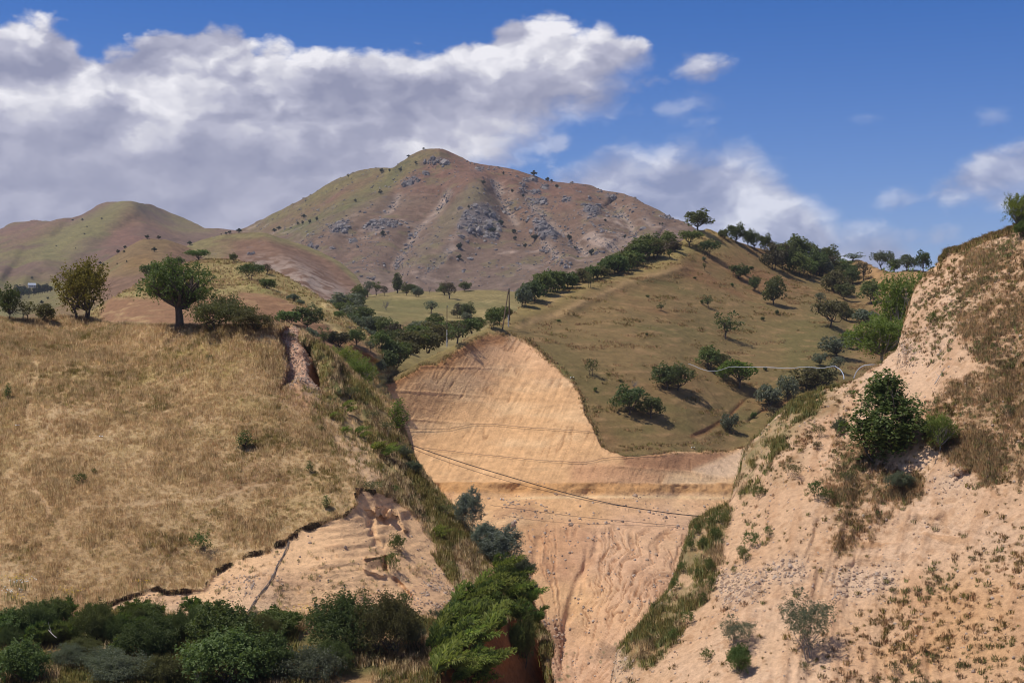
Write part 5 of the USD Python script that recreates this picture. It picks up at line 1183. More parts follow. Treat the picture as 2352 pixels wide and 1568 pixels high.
# trees by the village far off
for i, (x, w, top) in enumerate([(285, 26, 775), (303, 22, 768), (322, 24, 762), (338, 20, 770), (355, 24, 772), (375, 26, 766), (398, 30, 772), (425, 34, 780)]):
    put('far', ('z1', x, 862 - 0.22 * (x - 285), top + 10, w, 'far_tall', 'one of the slim poplars in the row beside the village house'), 'poplar', 'tree', 'poplars by the village house', rng, ground=1150)
for i, (x, y, top, w, lb) in enumerate([(150, 850, 780, 70, 'dark dense tree first from the edge at the village'), (205, 850, 790, 70, 'dark dense tree beside the pale village roof'), (180, 880, 815, 90, 'dark low tree in front of the village'), (240, 880, 808, 60, 'greyish tree below the pale village roof'), (385, 815, 770, 50, 'rounded tree behind the poplars of the village')]):
    put('far', ('z1', x, y, top, w, 'far_round', lb), 'village_tree', 'tree', 'trees of the village', rng, ground=1140 - 10 * i)

# trees and shrubs on the near hill's crest
NEARB = [('z1', 1508, 1140, 590, 500, 'big_spreading', 'big spreading dark tree with a thick forked trunk on the meadow crest', 'spreading_tree', 'tree'), ('z1', 690, 1030, 562, 370, 'golden', 'golden green many stemmed tree on the left of the meadow crest', 'golden_tree', 'tree'),
         ('z1', 1850, 1150, 895, 450, 'meadow_shrub', 'low wide olive shrub right of the big spreading tree', 'olive_shrub', 'shrub'), ('z1', 2120, 1150, 1010, 340, 'meadow_shrub', 'lower olive shrub trailing off to the notch', 'olive_shrub', 'shrub'),
         ('z1', 75, 1040, 770, 150, 'round_dark', 'small dark tree at the left edge of the meadow crest', 'crest_tree', 'tree'), ('z1', 200, 1050, 888, 190, 'airy_olive', 'thin olive shrub tree beside the edge tree', 'crest_shrub', 'shrub'), ('z1', 385, 1000, 862, 142, 'bush_olive', 'low olive bush behind the golden tree', 'crest_shrub', 'shrub')]
for r in NEARB:
    put('near', r, 'crest_tree', 'tree', None, rng)
put('near', ('b6', 880, 560, 300, 300, 'light_airy', 'bright yellow green tree top showing behind the green flank', 'flank_tree', 'tree'), '', '', None, rng, ground=128)
put('near', ('b6', 1000, 680, 400, 260, 'light_airy', 'second bright green tree top lower behind the green flank', 'flank_tree', 'tree'), '', '', None, rng, ground=124)
put('near', ('b6', 1345, 985, 725, 160, 'sapling', 'bright leaning sapling on the edge of the green flank', 'sapling', 'tree'), '', '', None, rng)
for r in [('b7', 2052, 800, 652, 150, 'dark_sapling', 'round little green sapling in the middle of the meadow'), ('b7', 66, 395, 262, 62, 'dark_sapling', 'dark upright sapling at the left edge of the meadow'), ('b8', 1258, 95, -10, 66, 'dark_sapling', 'dark sapling near the right end of the meadow'), ('b8', 1395, 395, 280, 76, 'dark_sapling', 'dark sapling just above the bare bank'),
          ('b8', 345, 770, 600, 160, 'small_shrub', 'green shrub above the lower lip of the meadow'), ('b7', 680, 1110, 1030, 110, 'small_shrub', 'spreading green weed in the lower meadow'), ('b7', 790, 1025, 980, 50, 'small_shrub', 'small green weed beside the spreading one'), ('b7', 1765, 80, 30, 70, 'dry_shrub', 'olive weed clump in the upper meadow'),
          ('b8', 1950, 930, 765, 130, 'small_shrub', 'bright feathery shrub under the step in the bank'), ('b8', 2005, 740, 630, 120, 'small_shrub', 'bright shrub above the step in the bank'), ('b2', 1205, 800, 640, 130, 'small_shrub', 'olive green shrub at the foot of the gravel fan'), ('b8', 790, 1272, 1225, 56, 'small_shrub', 'small rosette weed at the rope end'),
          ('b8', 1490, 1150, 1110, 70, 'dry_shrub', 'dry weed at the middle of the bank foot'), ('b8', 1700, 1160, 1060, 110, 'dry_shrub', 'grey dead weed clump on the bank'), ('b8', 580, 1100, 1080, 24, 'small_shrub', 'small dark weed on the gravel band'), ('b8', 440, 1165, 1145, 26, 'small_shrub', 'small dark weed below the gravel band'),
          ('b8', 980, 775, 740, 30, 'small_shrub', 'small weed below the turf edge'), ('b8', 1160, 835, 812, 24, 'small_shrub', 'tiny weed in the middle of the bank')]:
    put('near', r, 'shrub', 'shrub', None, rng)
for r in [('b6', 540, 270, 180, 100, 'small_shrub', 'bright fern like plant on the rim of the slip'), ('b6', 430, 230, 170, 90, 'dry_shrub', 'brown tuft shrub in the top of the slip'), ('b6', 690, 460, 385, 110, 'dry_shrub', 'dark tuft right of the slip'), ('b6', 1120, 900, 820, 100, 'dry_shrub', 'brown tuft high on the flank'),
          ('b6', 1240, 1010, 900, 140, 'dry_shrub', 'pale dead weed on the flank edge'), ('b6', 930, 730, 620, 160, 'dry_shrub', 'grey brown tuft under the bright tree'), ('b6', 1380, 1210, 1110, 120, 'grey_bush', 'grey green shrub on the flank edge'), ('b6', 1450, 1330, 1240, 140, 'grey_bush', 'grey green shrub lower on the flank edge'),
          ('z8', 860, 960, 860, 140, 'dry_shrub', 'dark tuft above the silver bushes'), ('z8', 430, 780, 700, 80, 'small_shrub', 'green tuft hanging under the flank edge'), ('z8', 440, 1260, 1110, 130, 'small_shrub', 'bright weed on the upper bank'), ('z8', 260, 760, 660, 200, 'dry_shrub', 'dark grass tussock over the bank'),
          ('z8', 1400, 1320, 1240, 160, 'grey_bush', 'grey green bush at the foot of the silver bushes'), ('b2', 2150, 560, 330, 260, 'grey_bush', 'tall grey green bush on the edge above the dark wall'), ('b2', 2270, 720, 560, 130, 'silver_bush', 'silvery bush on the edge above the dark wall')]:
    put('near', r, 'flank_shrub', 'shrub', None, rng)
for r in [('z8', 1070, 1010, 670, 210, 'silver_bush', 'tall silver bush highest of the four on the flank edge'), ('z8', 1280, 1010, 830, 260, 'silver_bush', 'silver bush right of the tallest one'), ('z8', 1330, 1260, 960, 320, 'silver_bush', 'wide dark centred silver bush over the drop'), ('z8', 1180, 1130, 930, 200, 'silver_bush', 'silver bush in the middle of the four')]:
    put('near', r, 'silver_bush', 'bush', None, rng, )

BN = [('b1', 330, 1010, 740, 320, 'fine_bush', 'dark feathery bush left below the yellow flowers'), ('b1', 480, 950, 705, 200, 'leafy_bush', 'fresh green bush tip beside the white flowers'), ('b1', 110, 1010, 790, 280, 'leafy_bush', 'dark green bush at the left edge of the bench'), ('b1', 180, 1411, 1070, 360, 'leafy_bush', 'dense dark bush in the lower left corner'),
      ('b1', 790, 1060, 760, 270, 'fine_bush', 'dark feathery bush under the end of the turf lip'), ('b1', 700, 1190, 1030, 280, 'fine_olive_bush', 'grey olive bush in the middle left of the bench'), ('b1', 1120, 960, 790, 190, 'fine_bush', 'feathery bush tip before the gravel'), ('b1', 1250, 920, 745, 200, 'leafy_bush', 'light green bush tip before the gravel'),
      ('b1', 1240, 1190, 880, 420, 'fine_bush', 'wide dark bush in the middle of the left bench'), ('b1', 1560, 1060, 800, 260, 'fine_bush', 'dark bush with a brown centre'), ('b1', 1690, 900, 750, 150, 'leafy_bush', 'pointed green bush against the gravel'), ('b1', 1860, 1210, 750, 470, 'leafy_bush', 'tall leafy bush against the pale bank'),
      ('b1', 1900, 1420, 1000, 580, 'leafy_bush', 'broad leafy bush at the bottom edge by the dead stem'), ('b1', 870, 1330, 1130, 380, 'grey_bush', 'grey green bush low on the left'), ('b1', 1060, 1420, 1200, 440, 'grey_bush', 'wide grey bush at the bottom edge'), ('b1', 1380, 1420, 1200, 340, 'fine_olive_bush', 'olive weedy bush left of the dead stem'),
      ('b1', 2200, 1110, 850, 270, 'fine_olive_bush', 'olive bush right of the tall leafy one'), ('b1', 2250, 1370, 1000, 360, 'leafy_bush', 'dark leafy bush below the olive one'), ('b1', 560, 1270, 1090, 300, 'grey_bush', 'pale grey bush beside the dry gap'), ('b1', 60, 1130, 950, 200, 'fine_bush', 'shadowed bush at the left picture edge'),
      ('b1', 480, 1080, 930, 180, 'fine_bush', 'dark bush behind the fallen twig'), ('b1', 960, 1070, 860, 220, 'fine_bush', 'deep green bush between two feathery ones'), ('b1', 1420, 1090, 860, 220, 'fine_bush', 'deep green bush before the brown centred one'), ('b1', 2090, 930, 800, 160, 'grey_bush', 'grey green weeds at the end of the rope'),
      ('b2', 700, 1170, 710, 560, 'fine_bush', 'largest dark bush at the foot of the bare bank'), ('b2', 1060, 1190, 700, 490, 'fine_olive_bush', 'large olive bush right of the largest dark one'), ('b2', 430, 1420, 1130, 440, 'grey_bush', 'blue grey bush at the bottom edge'), ('b2', 130, 1010, 800, 300, 'leafy_bush', 'green weedy bush under the bare bank'),
      ('b2', 1300, 1100, 900, 160, 'grey_bush', 'grey weeds beside the ferny plants'), ('b2', 620, 1340, 1060, 260, 'fine_bush', 'shaded dark bush before the largest one'), ('b2', 330, 900, 830, 150, 'small_shrub', 'low green plant under the yellow flower heads'), ('b2', 1450, 900, 790, 150, 'grey_bush', 'grey weeds at the gravel fan foot'),
      ('b2', 2160, 1180, 930, 130, 'leafy_bush', 'sunlit green bush on the dark wall'), ('b2', 2210, 1250, 860, 170, 'fine_bush', 'shaded bush hanging on the dark wall'), ('b2', 1940, 1411, 1300, 120, 'dry_shrub', 'thin weed on the dark wall')]
for r in BN:
    put('near', r, 'bench_bush', 'bush', 'bushes on the bench', rng)

# right hand slope
RS = [('b5', 1190, 985, 285, 570, 'leafy_cone', 'leafy green tree standing alone on the bare slope', 'leafy_tree', 'tree'), ('b5', 1670, 910, 610, 230, 'light_airy', 'thin leaning bush right of the leafy tree', 'thin_bush', 'bush'), ('b4', 540, 1180, 640, 400, 'willow_bush', 'round willow like bush low on the bare slope', 'willow_bush', 'bush'),
      ('b3', 1830, 1130, 860, 270, 'willow_bush', 'pale grey willow like bush left of the round one', 'willow_bush', 'bush'), ('b3', 1850, 1340, 1120, 170, 'leafy_bush', 'dark green bush under the pale grey one', 'slope_shrub', 'shrub'), ('b5', 610, 1310, 1150, 150, 'small_shrub', 'bright green shrub on the green edge strip', 'slope_shrub', 'shrub'),
      ('b5', 700, 1330, 1215, 110, 'small_shrub', 'smaller green shrub right of the bright one', 'slope_shrub', 'shrub'), ('b5', 1310, 1250, 1110, 210, 'grey_bush', 'grey shrub with dead twigs below the leafy tree', 'slope_shrub', 'shrub'), ('b5', 880, 1170, 1075, 160, 'dry_shrub', 'olive shrub left below the leafy tree', 'slope_shrub', 'shrub'),
      ('b5', 820, 800, 640, 120, 'grey_bush', 'grey green shrub left of the leafy tree', 'slope_shrub', 'shrub'), ('b5', 640, 800, 690, 100, 'dry_shrub', 'olive shrub on the rib left of the leafy tree', 'slope_shrub', 'shrub'), ('b5', 610, 900, 830, 90, 'dry_shrub', 'dark shrub below the rib', 'slope_shrub', 'shrub'), ('b5', 420, 1120, 1000, 160, 'dry_shrub', 'olive tussock on the ribbed edge', 'slope_shrub', 'shrub'),
      ('b5', 120, 1270, 1180, 120, 'small_shrub', 'green shrub at the lowest point of the edge strip', 'slope_shrub', 'shrub'), ('b5', 900, 460, 400, 70, 'small_shrub', 'small green shrub under the bent pipe', 'slope_shrub', 'shrub'), ('b3', 1930, 260, 110, 140, 'small_shrub', 'dark green tussock patch on the pale slope', 'slope_shrub', 'shrub'),
      ('b3', 1870, 380, 250, 110, 'small_shrub', 'dark green tussock below the first patch', 'slope_shrub', 'shrub'), ('b3', 1840, 300, 210, 80, 'small_shrub', 'dark green tussock left of the patch', 'slope_shrub', 'shrub'), ('b3', 2070, 160, 60, 80, 'small_shrub', 'lone grey green tussock on the pale slope', 'slope_shrub', 'shrub'), ('b3', 1770, 460, 390, 50, 'small_shrub', 'small tussock at the stony patch', 'slope_shrub', 'shrub'),
      ('b3', 1570, 1230, 1120, 110, 'small_shrub', 'long green tussock low on the slope', 'slope_shrub', 'shrub'), ('b4', 510, 1320, 1230, 100, 'dry_shrub', 'small brown tussock below the round willow bush', 'slope_shrub', 'shrub'), ('b4', 1255, 660, 600, 75, 'dry_shrub', 'dark tussock in the middle of the pale slope', 'slope_shrub', 'shrub'),
      ('b4', 1925, 405, 350, 70, 'dry_shrub', 'grey green tussock high on the right', 'slope_shrub', 'shrub'), ('b4', 1265, 1340, 1240, 100, 'dry_shrub', 'dead tussock near the bottom edge', 'slope_shrub', 'shrub'), ('z4', 1610, 1130, 1030, 110, 'small_shrub', 'ragged green shrub on the upper sandy face', 'slope_shrub', 'shrub'), ('z4', 1835, 1005, 970, 80, 'dry_shrub', 'dark tuft on the upper sandy face', 'slope_shrub', 'shrub'),
      ('z4', 1720, 545, 470, 70, 'dry_shrub', 'brown tuft overhanging the cliff corner', 'slope_shrub', 'shrub'), ('z4', 2330, 330, 40, 230, 'light_airy', 'young green tree on the skyline in the upper right corner', 'cliff_tree', 'tree'), ('z4', 2345, 380, 260, 120, 'leafy_bush', 'dark green bush under the corner tree', 'slope_shrub', 'shrub'), ('b5', 2220, 600, 480, 130, 'dry_shrub', 'small twiggy plant on the dry upper right', 'slope_shrub', 'shrub')]
for r in RS:
    put('right', r, 'slope_shrub', 'shrub', None, rng)
ORD = ['first', 'second', 'third', 'fourth', 'fifth', 'sixth', 'seventh', 'eighth', 'ninth', 'tenth', 'eleventh', 'twelfth', 'thirteenth', 'fourteenth']
for i, (x, y, w_, h_) in enumerate([(1690, 40, 110, 100), (1600, 70, 90, 90), (1480, 130, 70, 90), (1640, 180, 90, 110), (1530, 240, 80, 100), (1430, 260, 60, 90), (1345, 440, 60, 100), (1570, 430, 80, 130), (1470, 480, 50, 90), (1290, 580, 70, 110), (1590, 580, 60, 120), (1520, 700, 70, 110), (1400, 880, 110, 130), (1290, 1030, 90, 110)]):
    put('right', ('b3', x, y + 30, y + 30 - h_, w_, 'small_shrub', 'dark green tussock on the lower edge strip, %s from its top' % ORD[i]), 'slope_tussock', 'tussock', 'tussocks on the lower edge strip', rng)
put('right', ('z4', 1340, 1330, 690, 430, 'light_airy', 'large light green tree growing behind the sandy cliff', 'light_tree', 'tree'), '', '', None, rng, ground=138)
put('right', ('z4', 1130, 1420, 1060, 460, 'light_airy', 'lower light green tree with grey twigs behind the cliff', 'light_tree', 'tree'), '', '', None, rng, ground=132)
put('right', ('z4', 1590, 700, 630, 60, 'bush_dark', 'small bush top peeping over the cliff edge', 'slope_shrub', 'shrub'), '', '', None, rng, ground=125)

# ------------------------------------------------------------------ grey outcrops and stones of the mountain
ROCKM = [plain_material(f'rock_{i}', c, 0.9, 2.5, 0.55) for i, c in enumerate([(0.16, 0.14, 0.135), (0.21, 0.185, 0.172), (0.125, 0.11, 0.108)])]


def boulder(size, seed, squash=0.7, cuts=7):
    """A broken rock: a rough ball with flat faces struck off it."""
    r = np.random.default_rng(seed)
    m = trimesh.creation.icosphere(1)
    v = np.array(m.vertices)
    for _ in range(cuts):
        d = r.normal(size=3); d /= np.linalg.norm(d)
        off = r.uniform(0.45, 0.85)
        over = v @ d - off
        v -= np.maximum(over, 0)[:, None] * d
    v += (meshkit.noise(v * 2.2 + seed)[:, None] - 0.5) * v * 0.35
    v *= np.array([r.uniform(0.8, 1.3), r.uniform(0.8, 1.2), squash * r.uniform(0.8, 1.4)])
    a = r.uniform(0, 6.28); c, s = math.cos(a), math.sin(a)
    v = v @ np.array([[c, -s, 0], [s, c, 0], [0, 0, 1]]).T
    return v * size, np.array(m.faces)


rr = np.random.default_rng(17)
OUT = [('z6', rock_poly[0], 70, 'great dark grey outcrop in the middle of the mountain face'), ('z6', rock_poly[1], 44, 'second large grey outcrop right of the great one'), ('z6', rock_poly[2], 16, 'grey rock band just under the right skyline'), ('z6', rock_poly[3], 26, 'grey outcrop high on the far right face'),
       ('z6', rock_poly[4], 18, 'ragged rock band above the second outcrop'), ('z6', rock_poly[5], 10, 'small outcrop between the rock band and the far right one'), ('z6', rock_poly[6], 10, 'knobbly crag just below the skyline right of the top'), ('z6', rock_poly[7], 10, 'small outcrop at the lower right of the great one'),
       ('z6', rock_poly[8], 9, 'small crag below the skyline bush'), ('z6', rock_poly[9], 10, 'small crag on the right shoulder'), ('z6', rock_poly[10], 12, 'low rock band above the ragged one'), ('z5', rock_poly[11], 26, 'slanting grey outcrop lowest on the left face'), ('z5', rock_poly[12], 34, 'long grey ledge of rocks on the left face'),
       ('z5', rock_poly[13], 24, 'slanting outcrop below the summit'), ('z5', rock_poly[14], 18, 'row of rocks just below the summit'), ('z5', rock_poly[15], 6, 'few rocks between summit row and slanting outcrop'), ('z5', rock_poly[16], 8, 'small rock pile at the left foot of the mountain'), ('z5', rock_poly[17], 7, 'small rock pile under the slanting outcrop')]
extra = [('z6', (170, 770, 26, 12), 'small outcrop left under the great one'), ('z6', (1020, 680, 30, 18), 'single dark crag right of the second outcrop'), ('z6', (1030, 725, 26, 14), 'flat dark crag right of the second outcrop'), ('z6', (890, 890, 60, 26), 'rock pile in the gully below the second outcrop'), ('z6', (960, 960, 40, 26), 'lower rock pile in the gully'),
         ('z6', (1050, 1020, 40, 30), 'lowest rock pile above the hedge'), ('z6', (610, 510, 40, 20), 'rock group left of the ragged band'), ('z6', (665, 548, 36, 20), 'rock group under the ragged band'), ('z6', (735, 640, 50, 30), 'rock group left of the second outcrop'), ('z6', (690, 340, 40, 60), 'rocks strewn at the head of the gully'), ('z6', (1260, 470, 40, 40), 'rock group left of the right shoulder'),
         ('z6', (1460, 630, 40, 26), 'rock group on the far right face'), ('z6', (1350, 740, 24, 24), 'small dark crag above the hedge'), ('z6', (1330, 930, 60, 20), 'rock band lowest on the right'), ('z6', (1640, 510, 30, 14), 'crag on the right skyline slope'), ('z6', (1330, 390, 50, 14), 'rocks on the right skyline'), ('z6', (1900, 610, 90, 26), 'row of rocks on the falling skyline'), ('z6', (475, 165, 26, 26), 'crag standing on the skyline'),
         ('z6', (660, 1020, 24, 16), 'single boulder above the posts'), ('z6', (255, 975, 26, 16), 'pale boulder on the smooth lower slope'), ('z6', (200, 1080, 20, 20), 'pale boulder low on the smooth slope'), ('z6', (1110, 310, 34, 10), 'dark slab on the skyline'), ('z5', (1790, 860, 50, 40), 'rocks in the white gully'), ('z5', (1770, 950, 40, 30), 'rocks lower in the white gully'),
         ('z5', (1680, 1080, 40, 40), 'rocks near the foot of the white gully'), ('z5', (1455, 1200, 34, 18), 'boulders behind the knoll trees'), ('z5', (1160, 1190, 50, 40), 'boulders at the foot of the left rib'), ('z5', (1650, 790, 30, 24), 'rocks right of the long ledge'), ('z5', (1040, 870, 26, 14), 'boulder left below the slanting outcrop'), ('z5', (1280, 900, 30, 18), 'rock group under the long ledge'),
         ('z5', (2080, 215, 24, 16), 'rocks right of the summit row'), ('z5', (1900, 325, 30, 14), 'rocks above the slanting summit outcrop'), ('z5', (970, 610, 34, 16), 'rocks in the red hollow'), ('z5', (2210, 845, 24, 24), 'crag left of the great outcrop'), ('z5', (2240, 890, 24, 18), 'lower crag left of the great outcrop'), ('z5', (1100, 940, 34, 24), 'rocks right of the foot pile'), ('z5', (430, 985, 34, 24), 'rocks on the white scar of the knoll')]


def inside(poly, n):
    P = np.array(poly); lo, hi = P.min(0), P.max(0)
    im = Image.new('L', (int(hi[0] - lo[0]) * 2 + 4, int(hi[1] - lo[1]) * 2 + 4)); ImageDraw.Draw(im).polygon([tuple((p - lo) * 2) for p in P], fill=1)
    ys, xs = np.nonzero(np.asarray(im)); k_ = rr.integers(0, len(xs), n)
    return np.stack([xs[k_] / 2 + lo[0], ys[k_] / 2 + lo[1]], 1)


def outcrop(points, sizes, label, patch='mountain'):
    p = PATCH[patch].where(points[:, 0], points[:, 1])
    o = p.mean(0)
    x = UsdGeom.Xform.Define(stage, numbered('rock_outcrop')); x.AddTranslateOp().Set(Gf.Vec3d(*map(float, o)))
    tag(x.GetPrim(), label, 'rocks', 'rock outcrops of the mountain')
    for i, (q, s) in enumerate(zip(p, sizes)):
        v, f = boulder(s, int(rr.integers(1e6)), rr.uniform(0.6, 1.1))
        usdkit.mesh(stage, str(x.GetPath()) + ('/rock' if i == 0 else f'/rock_{i:03d}'), (v + q - o + np.array([0, 0, -0.15 * s]), f), ROCKM[rr.integers(3)])


for fr, poly, n, lb in OUT:
    n = int(n * 1.4)
    pts = inside(poly, n)
    outcrop(pts, rr.uniform(0.9, 3.1, n) * np.where(rr.random(n) < 0.25, 1.35, 0.85), lb)
for fr, (cx, cy, ww, hh), lb in extra:
    n = max(3, int(ww * hh / 110))
    pts = np.array(zz(fr, *[(cx + rr.normal() * ww * 0.5, cy + rr.normal() * hh * 0.4) for _ in range(n)]))
    outcrop(pts, rr.uniform(0.8, 2.2, n), lb, 'knoll' if 'knoll' in lb and 'scar' in lb else 'mountain')


def quat_z(a, tilt=None):
    q = np.zeros((len(a), 4)); q[:, 0] = np.cos(a / 2); q[:, 3] = np.sin(a / 2)
    return q


def scatter(name, protos, pos, rz, scale, label, kind='stuff', cat=None, which=None):
    """Uncounted small things: one object made of many copies."""
    path = numbered(name)
    pi = UsdGeom.PointInstancer.Define(stage, path)
    targets = []
    for i, (m, mat) in enumerate(protos):
        g = usdkit.mesh(stage, f'{path}/variety{"" if i == 0 else f"_{i:03d}"}', m[:2] if isinstance(m, tuple) else m, mat)
        if len(m) > 2:                        # flat blades of grass: normals turned upward, which brightens them like lit ground
            g.CreateNormalsAttr(Vt.Vec3fArray.FromNumpy(m[2].astype(np.float32))); g.SetNormalsInterpolation('vertex')
        targets.append(g.GetPath())
    pi.CreatePrototypesRel().SetTargets(targets)
    pi.CreatePositionsAttr(Vt.Vec3fArray.FromNumpy(np.asarray(pos, np.float32)))
    idx = which if which is not None else rr.integers(0, len(protos), len(pos))
    pi.CreateProtoIndicesAttr(Vt.IntArray.FromNumpy(np.asarray(idx, np.int32)))
    q = quat_z(np.asarray(rz))
    pi.CreateOrientationsAttr(Vt.QuathArray([Gf.Quath(float(a), 0.0, 0.0, float(d)) for a, _, _, d in q]))
    sc = np.asarray(scale, np.float32)
    if sc.ndim == 1: sc = np.repeat(sc[:, None], 3, 1)
    pi.CreateScalesAttr(Vt.Vec3fArray.FromNumpy(sc))
    tag(pi.GetPrim(), label, cat, None, kind)
    return pi


def grid_points(patch, weight, n, rg):
    """n points on a patch's ground, as many as WEIGHT asks for on each of its cells."""
    G_ = patch.G
    a = np.linalg.norm(np.cross(G_[1:, :-1] - G_[:-1, :-1], G_[:-1, 1:] - G_[:-1, :-1]), axis=-1)
    w = np.maximum(weight[:-1, :-1], 0) * a
    c = np.cumsum(w.ravel()); k_ = np.searchsorted(c, rg.random(n) * c[-1])
    i, j = np.unravel_index(np.clip(k_, 0, w.size - 1), w.shape)
    u, v = rg.random(n)[:, None], rg.random(n)[:, None]
    return G_[i, j] * (1 - u) * (1 - v) + G_[i + 1, j] * u * (1 - v) + G_[i, j + 1] * (1 - u) * v + G_[i + 1, j + 1] * u * v, i, j


stones = [(boulder(1.0, 900 + i, 0.7), ROCKM[i % 3]) for i in range(4)]
w = np.clip(scar * 1.6 + 0.6 * gaussian_filter(rockm, 6) + 0.14 + 0.5 * sample(mask(zz('z6', (560, 560), (1300, 560), (1700, 760), (1300, 1080), (700, 900)), 30), M.PX, M.PY) + 0.4 * sample(mask(zz('z5', (950, 850), (1800, 750), (1900, 1200), (1000, 1250)), 30), M.PX, M.PY), 0, 3) * (st(-0.3, 0.5, fb(M.G, 30, 4, 501)) + 0.1)
p, _, _ = grid_points(M, w, 6500, rr)
scatter('scattered_stones', stones, p, rr.uniform(0, 6.28, len(p)), np.exp(rr.normal(-0.5, 0.5, len(p))), 'grey stones strewn over the gullies and scree of the mountain')

# ------------------------------------------------------------------ grass and weeds
def tuft(seed, n, h, spread, lean, width):
    r = np.random.default_rng(seed)
    v, f, nn = [], [], []
    for i in range(n):
        a, b = r.uniform(0, 6.28), r.uniform(0, 6.28)
        base = np.array([math.cos(a), math.sin(a), 0]) * spread * math.sqrt(r.random())
        d = np.array([math.cos(b), math.sin(b), 0]) * lean * r.uniform(0.3, 1.2)
        hh = h * r.uniform(0.55, 1.1)
        s = np.array([-math.sin(b), math.cos(b), 0]) * width
        mid, tip = base + d * hh * 0.35 + [0, 0, hh * 0.6], base + d * hh + [0, 0, hh]
        k_ = len(v)
        v += [base - s - [0, 0, 0.05], base + s - [0, 0, 0.05], mid - s * 0.7, mid + s * 0.7, tip]
        q = np.array([0, 0, 1.0]) + r.normal(size=3) * 0.35; nn += [q / np.linalg.norm(q)] * 5
        f += [[k_, k_ + 1, k_ + 3], [k_, k_ + 3, k_ + 2], [k_ + 2, k_ + 3, k_ + 4]]
    return np.array(v), np.array(f), np.array(nn)


DRY = [leaf_material('dry_grass', tuple(srgb(216, 186, 138, 1.6)), 0.35, 0.5, 0.02, 0.6, (1.0, 0.97, 0.9)), leaf_material('dry_grass_dark', tuple(srgb(194, 160, 116, 1.6)), 0.35, 0.5, 0.02, 0.6, (1.0, 0.97, 0.9)), leaf_material('dry_grass_pale', tuple(srgb(230, 204, 160, 1.6)), 0.3, 0.5, 0.02, 0.6, (1.0, 0.97, 0.9))]
GRN = [leaf_material('green_grass', tuple(srgb(166, 152, 90, 1.5)), 0.4, 0.5, 0.03, 0.6, (1.0, 1.0, 0.9)), leaf_material('weed_green', tuple(srgb(144, 146, 90, 1.5)), 0.4, 0.5, 0.03, 0.6, (1.0, 1.0, 0.9)), leaf_material('weed_grey', tuple(srgb(176, 154, 116, 1.5)), 0.4, 0.5, 0.03, 0.6, (1.0, 1.0, 0.9))]
dark_turf = leaf_material('dark_roots', tuple(srgb(112, 90, 68)), 0.4, 0.1)
gg = np.random.default_rng(33)

# the meadow
meadow_tufts = [(tuft(1, 18, 0.38, 0.28, 0.75, 0.011), DRY[0]), (tuft(2, 18, 0.32, 0.28, 0.9, 0.012), DRY[1]), (tuft(3, 16, 0.44, 0.26, 0.7, 0.010), DRY[2]), (tuft(4, 16, 0.32, 0.28, 0.8, 0.013), GRN[0])]
mw = (1 - sample(mask(bank_poly, 2), G.PX, G.PY)) * (1 - wall) * (1 - bench) * (1 - 0.75 * flank)
for ln, w_ in ((zz('b7', (270, 1150), (360, 1250), (420, 1400)), 16), (zz('b1', (460, 0), (500, 150), (570, 270), (700, 330), (780, 400), (830, 480), (850, 560), (840, 660)), 9), (zz('b7', (290, 0), (310, 200), (260, 330), (240, 480), (220, 650)), 10), (zz('b7', (700, 80), (600, 250), (500, 450), (400, 620), (320, 740), (100, 980), (20, 1100)), 9),
               (zz('b7', (600, 1330), (1000, 1300), (1400, 1260), (1800, 1230), (2100, 1130), (2352, 1080)), 10)):
    mw = mw * (1 - 0.92 * sample(line_mask(ln, w_, 3), G.PX, G.PY))
mw = mw * (1 - slipm) * (0.5 + 0.5 * st(-0.35, 0.2, fb(G.G, 2.6, 4, 502)))
mw[:G.nb - 3] *= 0.3
p, i, j = grid_points(G, mw, 74000, gg)
gn = fb(p, 8, 4, 503) + 0.5 * fb(p, 2.0, 3, 504)
pick = np.where(gn + gg.normal(size=len(p)) * 0.25 + 0.25 * st(1.0, -4.0, np.abs(p[:, 2] + 3)) > 0.45, 3, np.where(fb(p, 3, 4, 505) + gg.normal(size=len(p)) * 0.5 > 0.42, 1, np.where(gg.random(len(p)) < 0.4, 2, 0)))
scatter('meadow_grass', meadow_tufts, p, gg.uniform(0, 6.28, len(p)), gg.uniform(0.4, 0.95, len(p)) * (0.6 + 0.4 * st(-0.25, 0.35, fb(p, 1.6, 4, 506)) + 0.2 * st(-6.0, -1.0, p[:, 2])), 'dry straw coloured grass covering the near meadow', which=pick)

# the green flank and the bench
weed_tufts = [(tuft(11, 14, 0.5, 0.22, 0.6, 0.018), GRN[0]), (tuft(12, 14, 0.42, 0.25, 0.7, 0.02), GRN[1]), (tuft(13, 14, 0.5, 0.2, 0.6, 0.014), DRY[2]), (tuft(14, 14, 0.4, 0.25, 0.7, 0.018), GRN[2])]
fw = flank * (0.15 + 0.85 * st(-0.25, 0.1, meshkit.fbm(np.stack([ca / 6.0, cb / 0.7, cb * 0], -1) + 200, 4, 85) * 2 - 1)) * (0.2 + 0.8 * st(-0.2, 0.25, fb(G.G, 1.8, 4, 507))) * (1 - slipm) * (1 - 0.85 * strip)
p, i, j = grid_points(G, fw, 8500, gg)
scatter('flank_grass', weed_tufts, p, gg.uniform(0, 6.28, len(p)), gg.uniform(0.35, 0.95, len(p)), 'mixed green and dry grass on the flank above the ravine', which=np.where(fb(p, 2.0, 3, 508) > 0.0, gg.choice([0, 0, 1], len(p)), gg.choice([2, 3, 3], len(p))))
p, i, j = grid_points(G, bench * st(-0.3, 0.1, fb(G.G, 2.5, 3, 509)), 11500, gg)
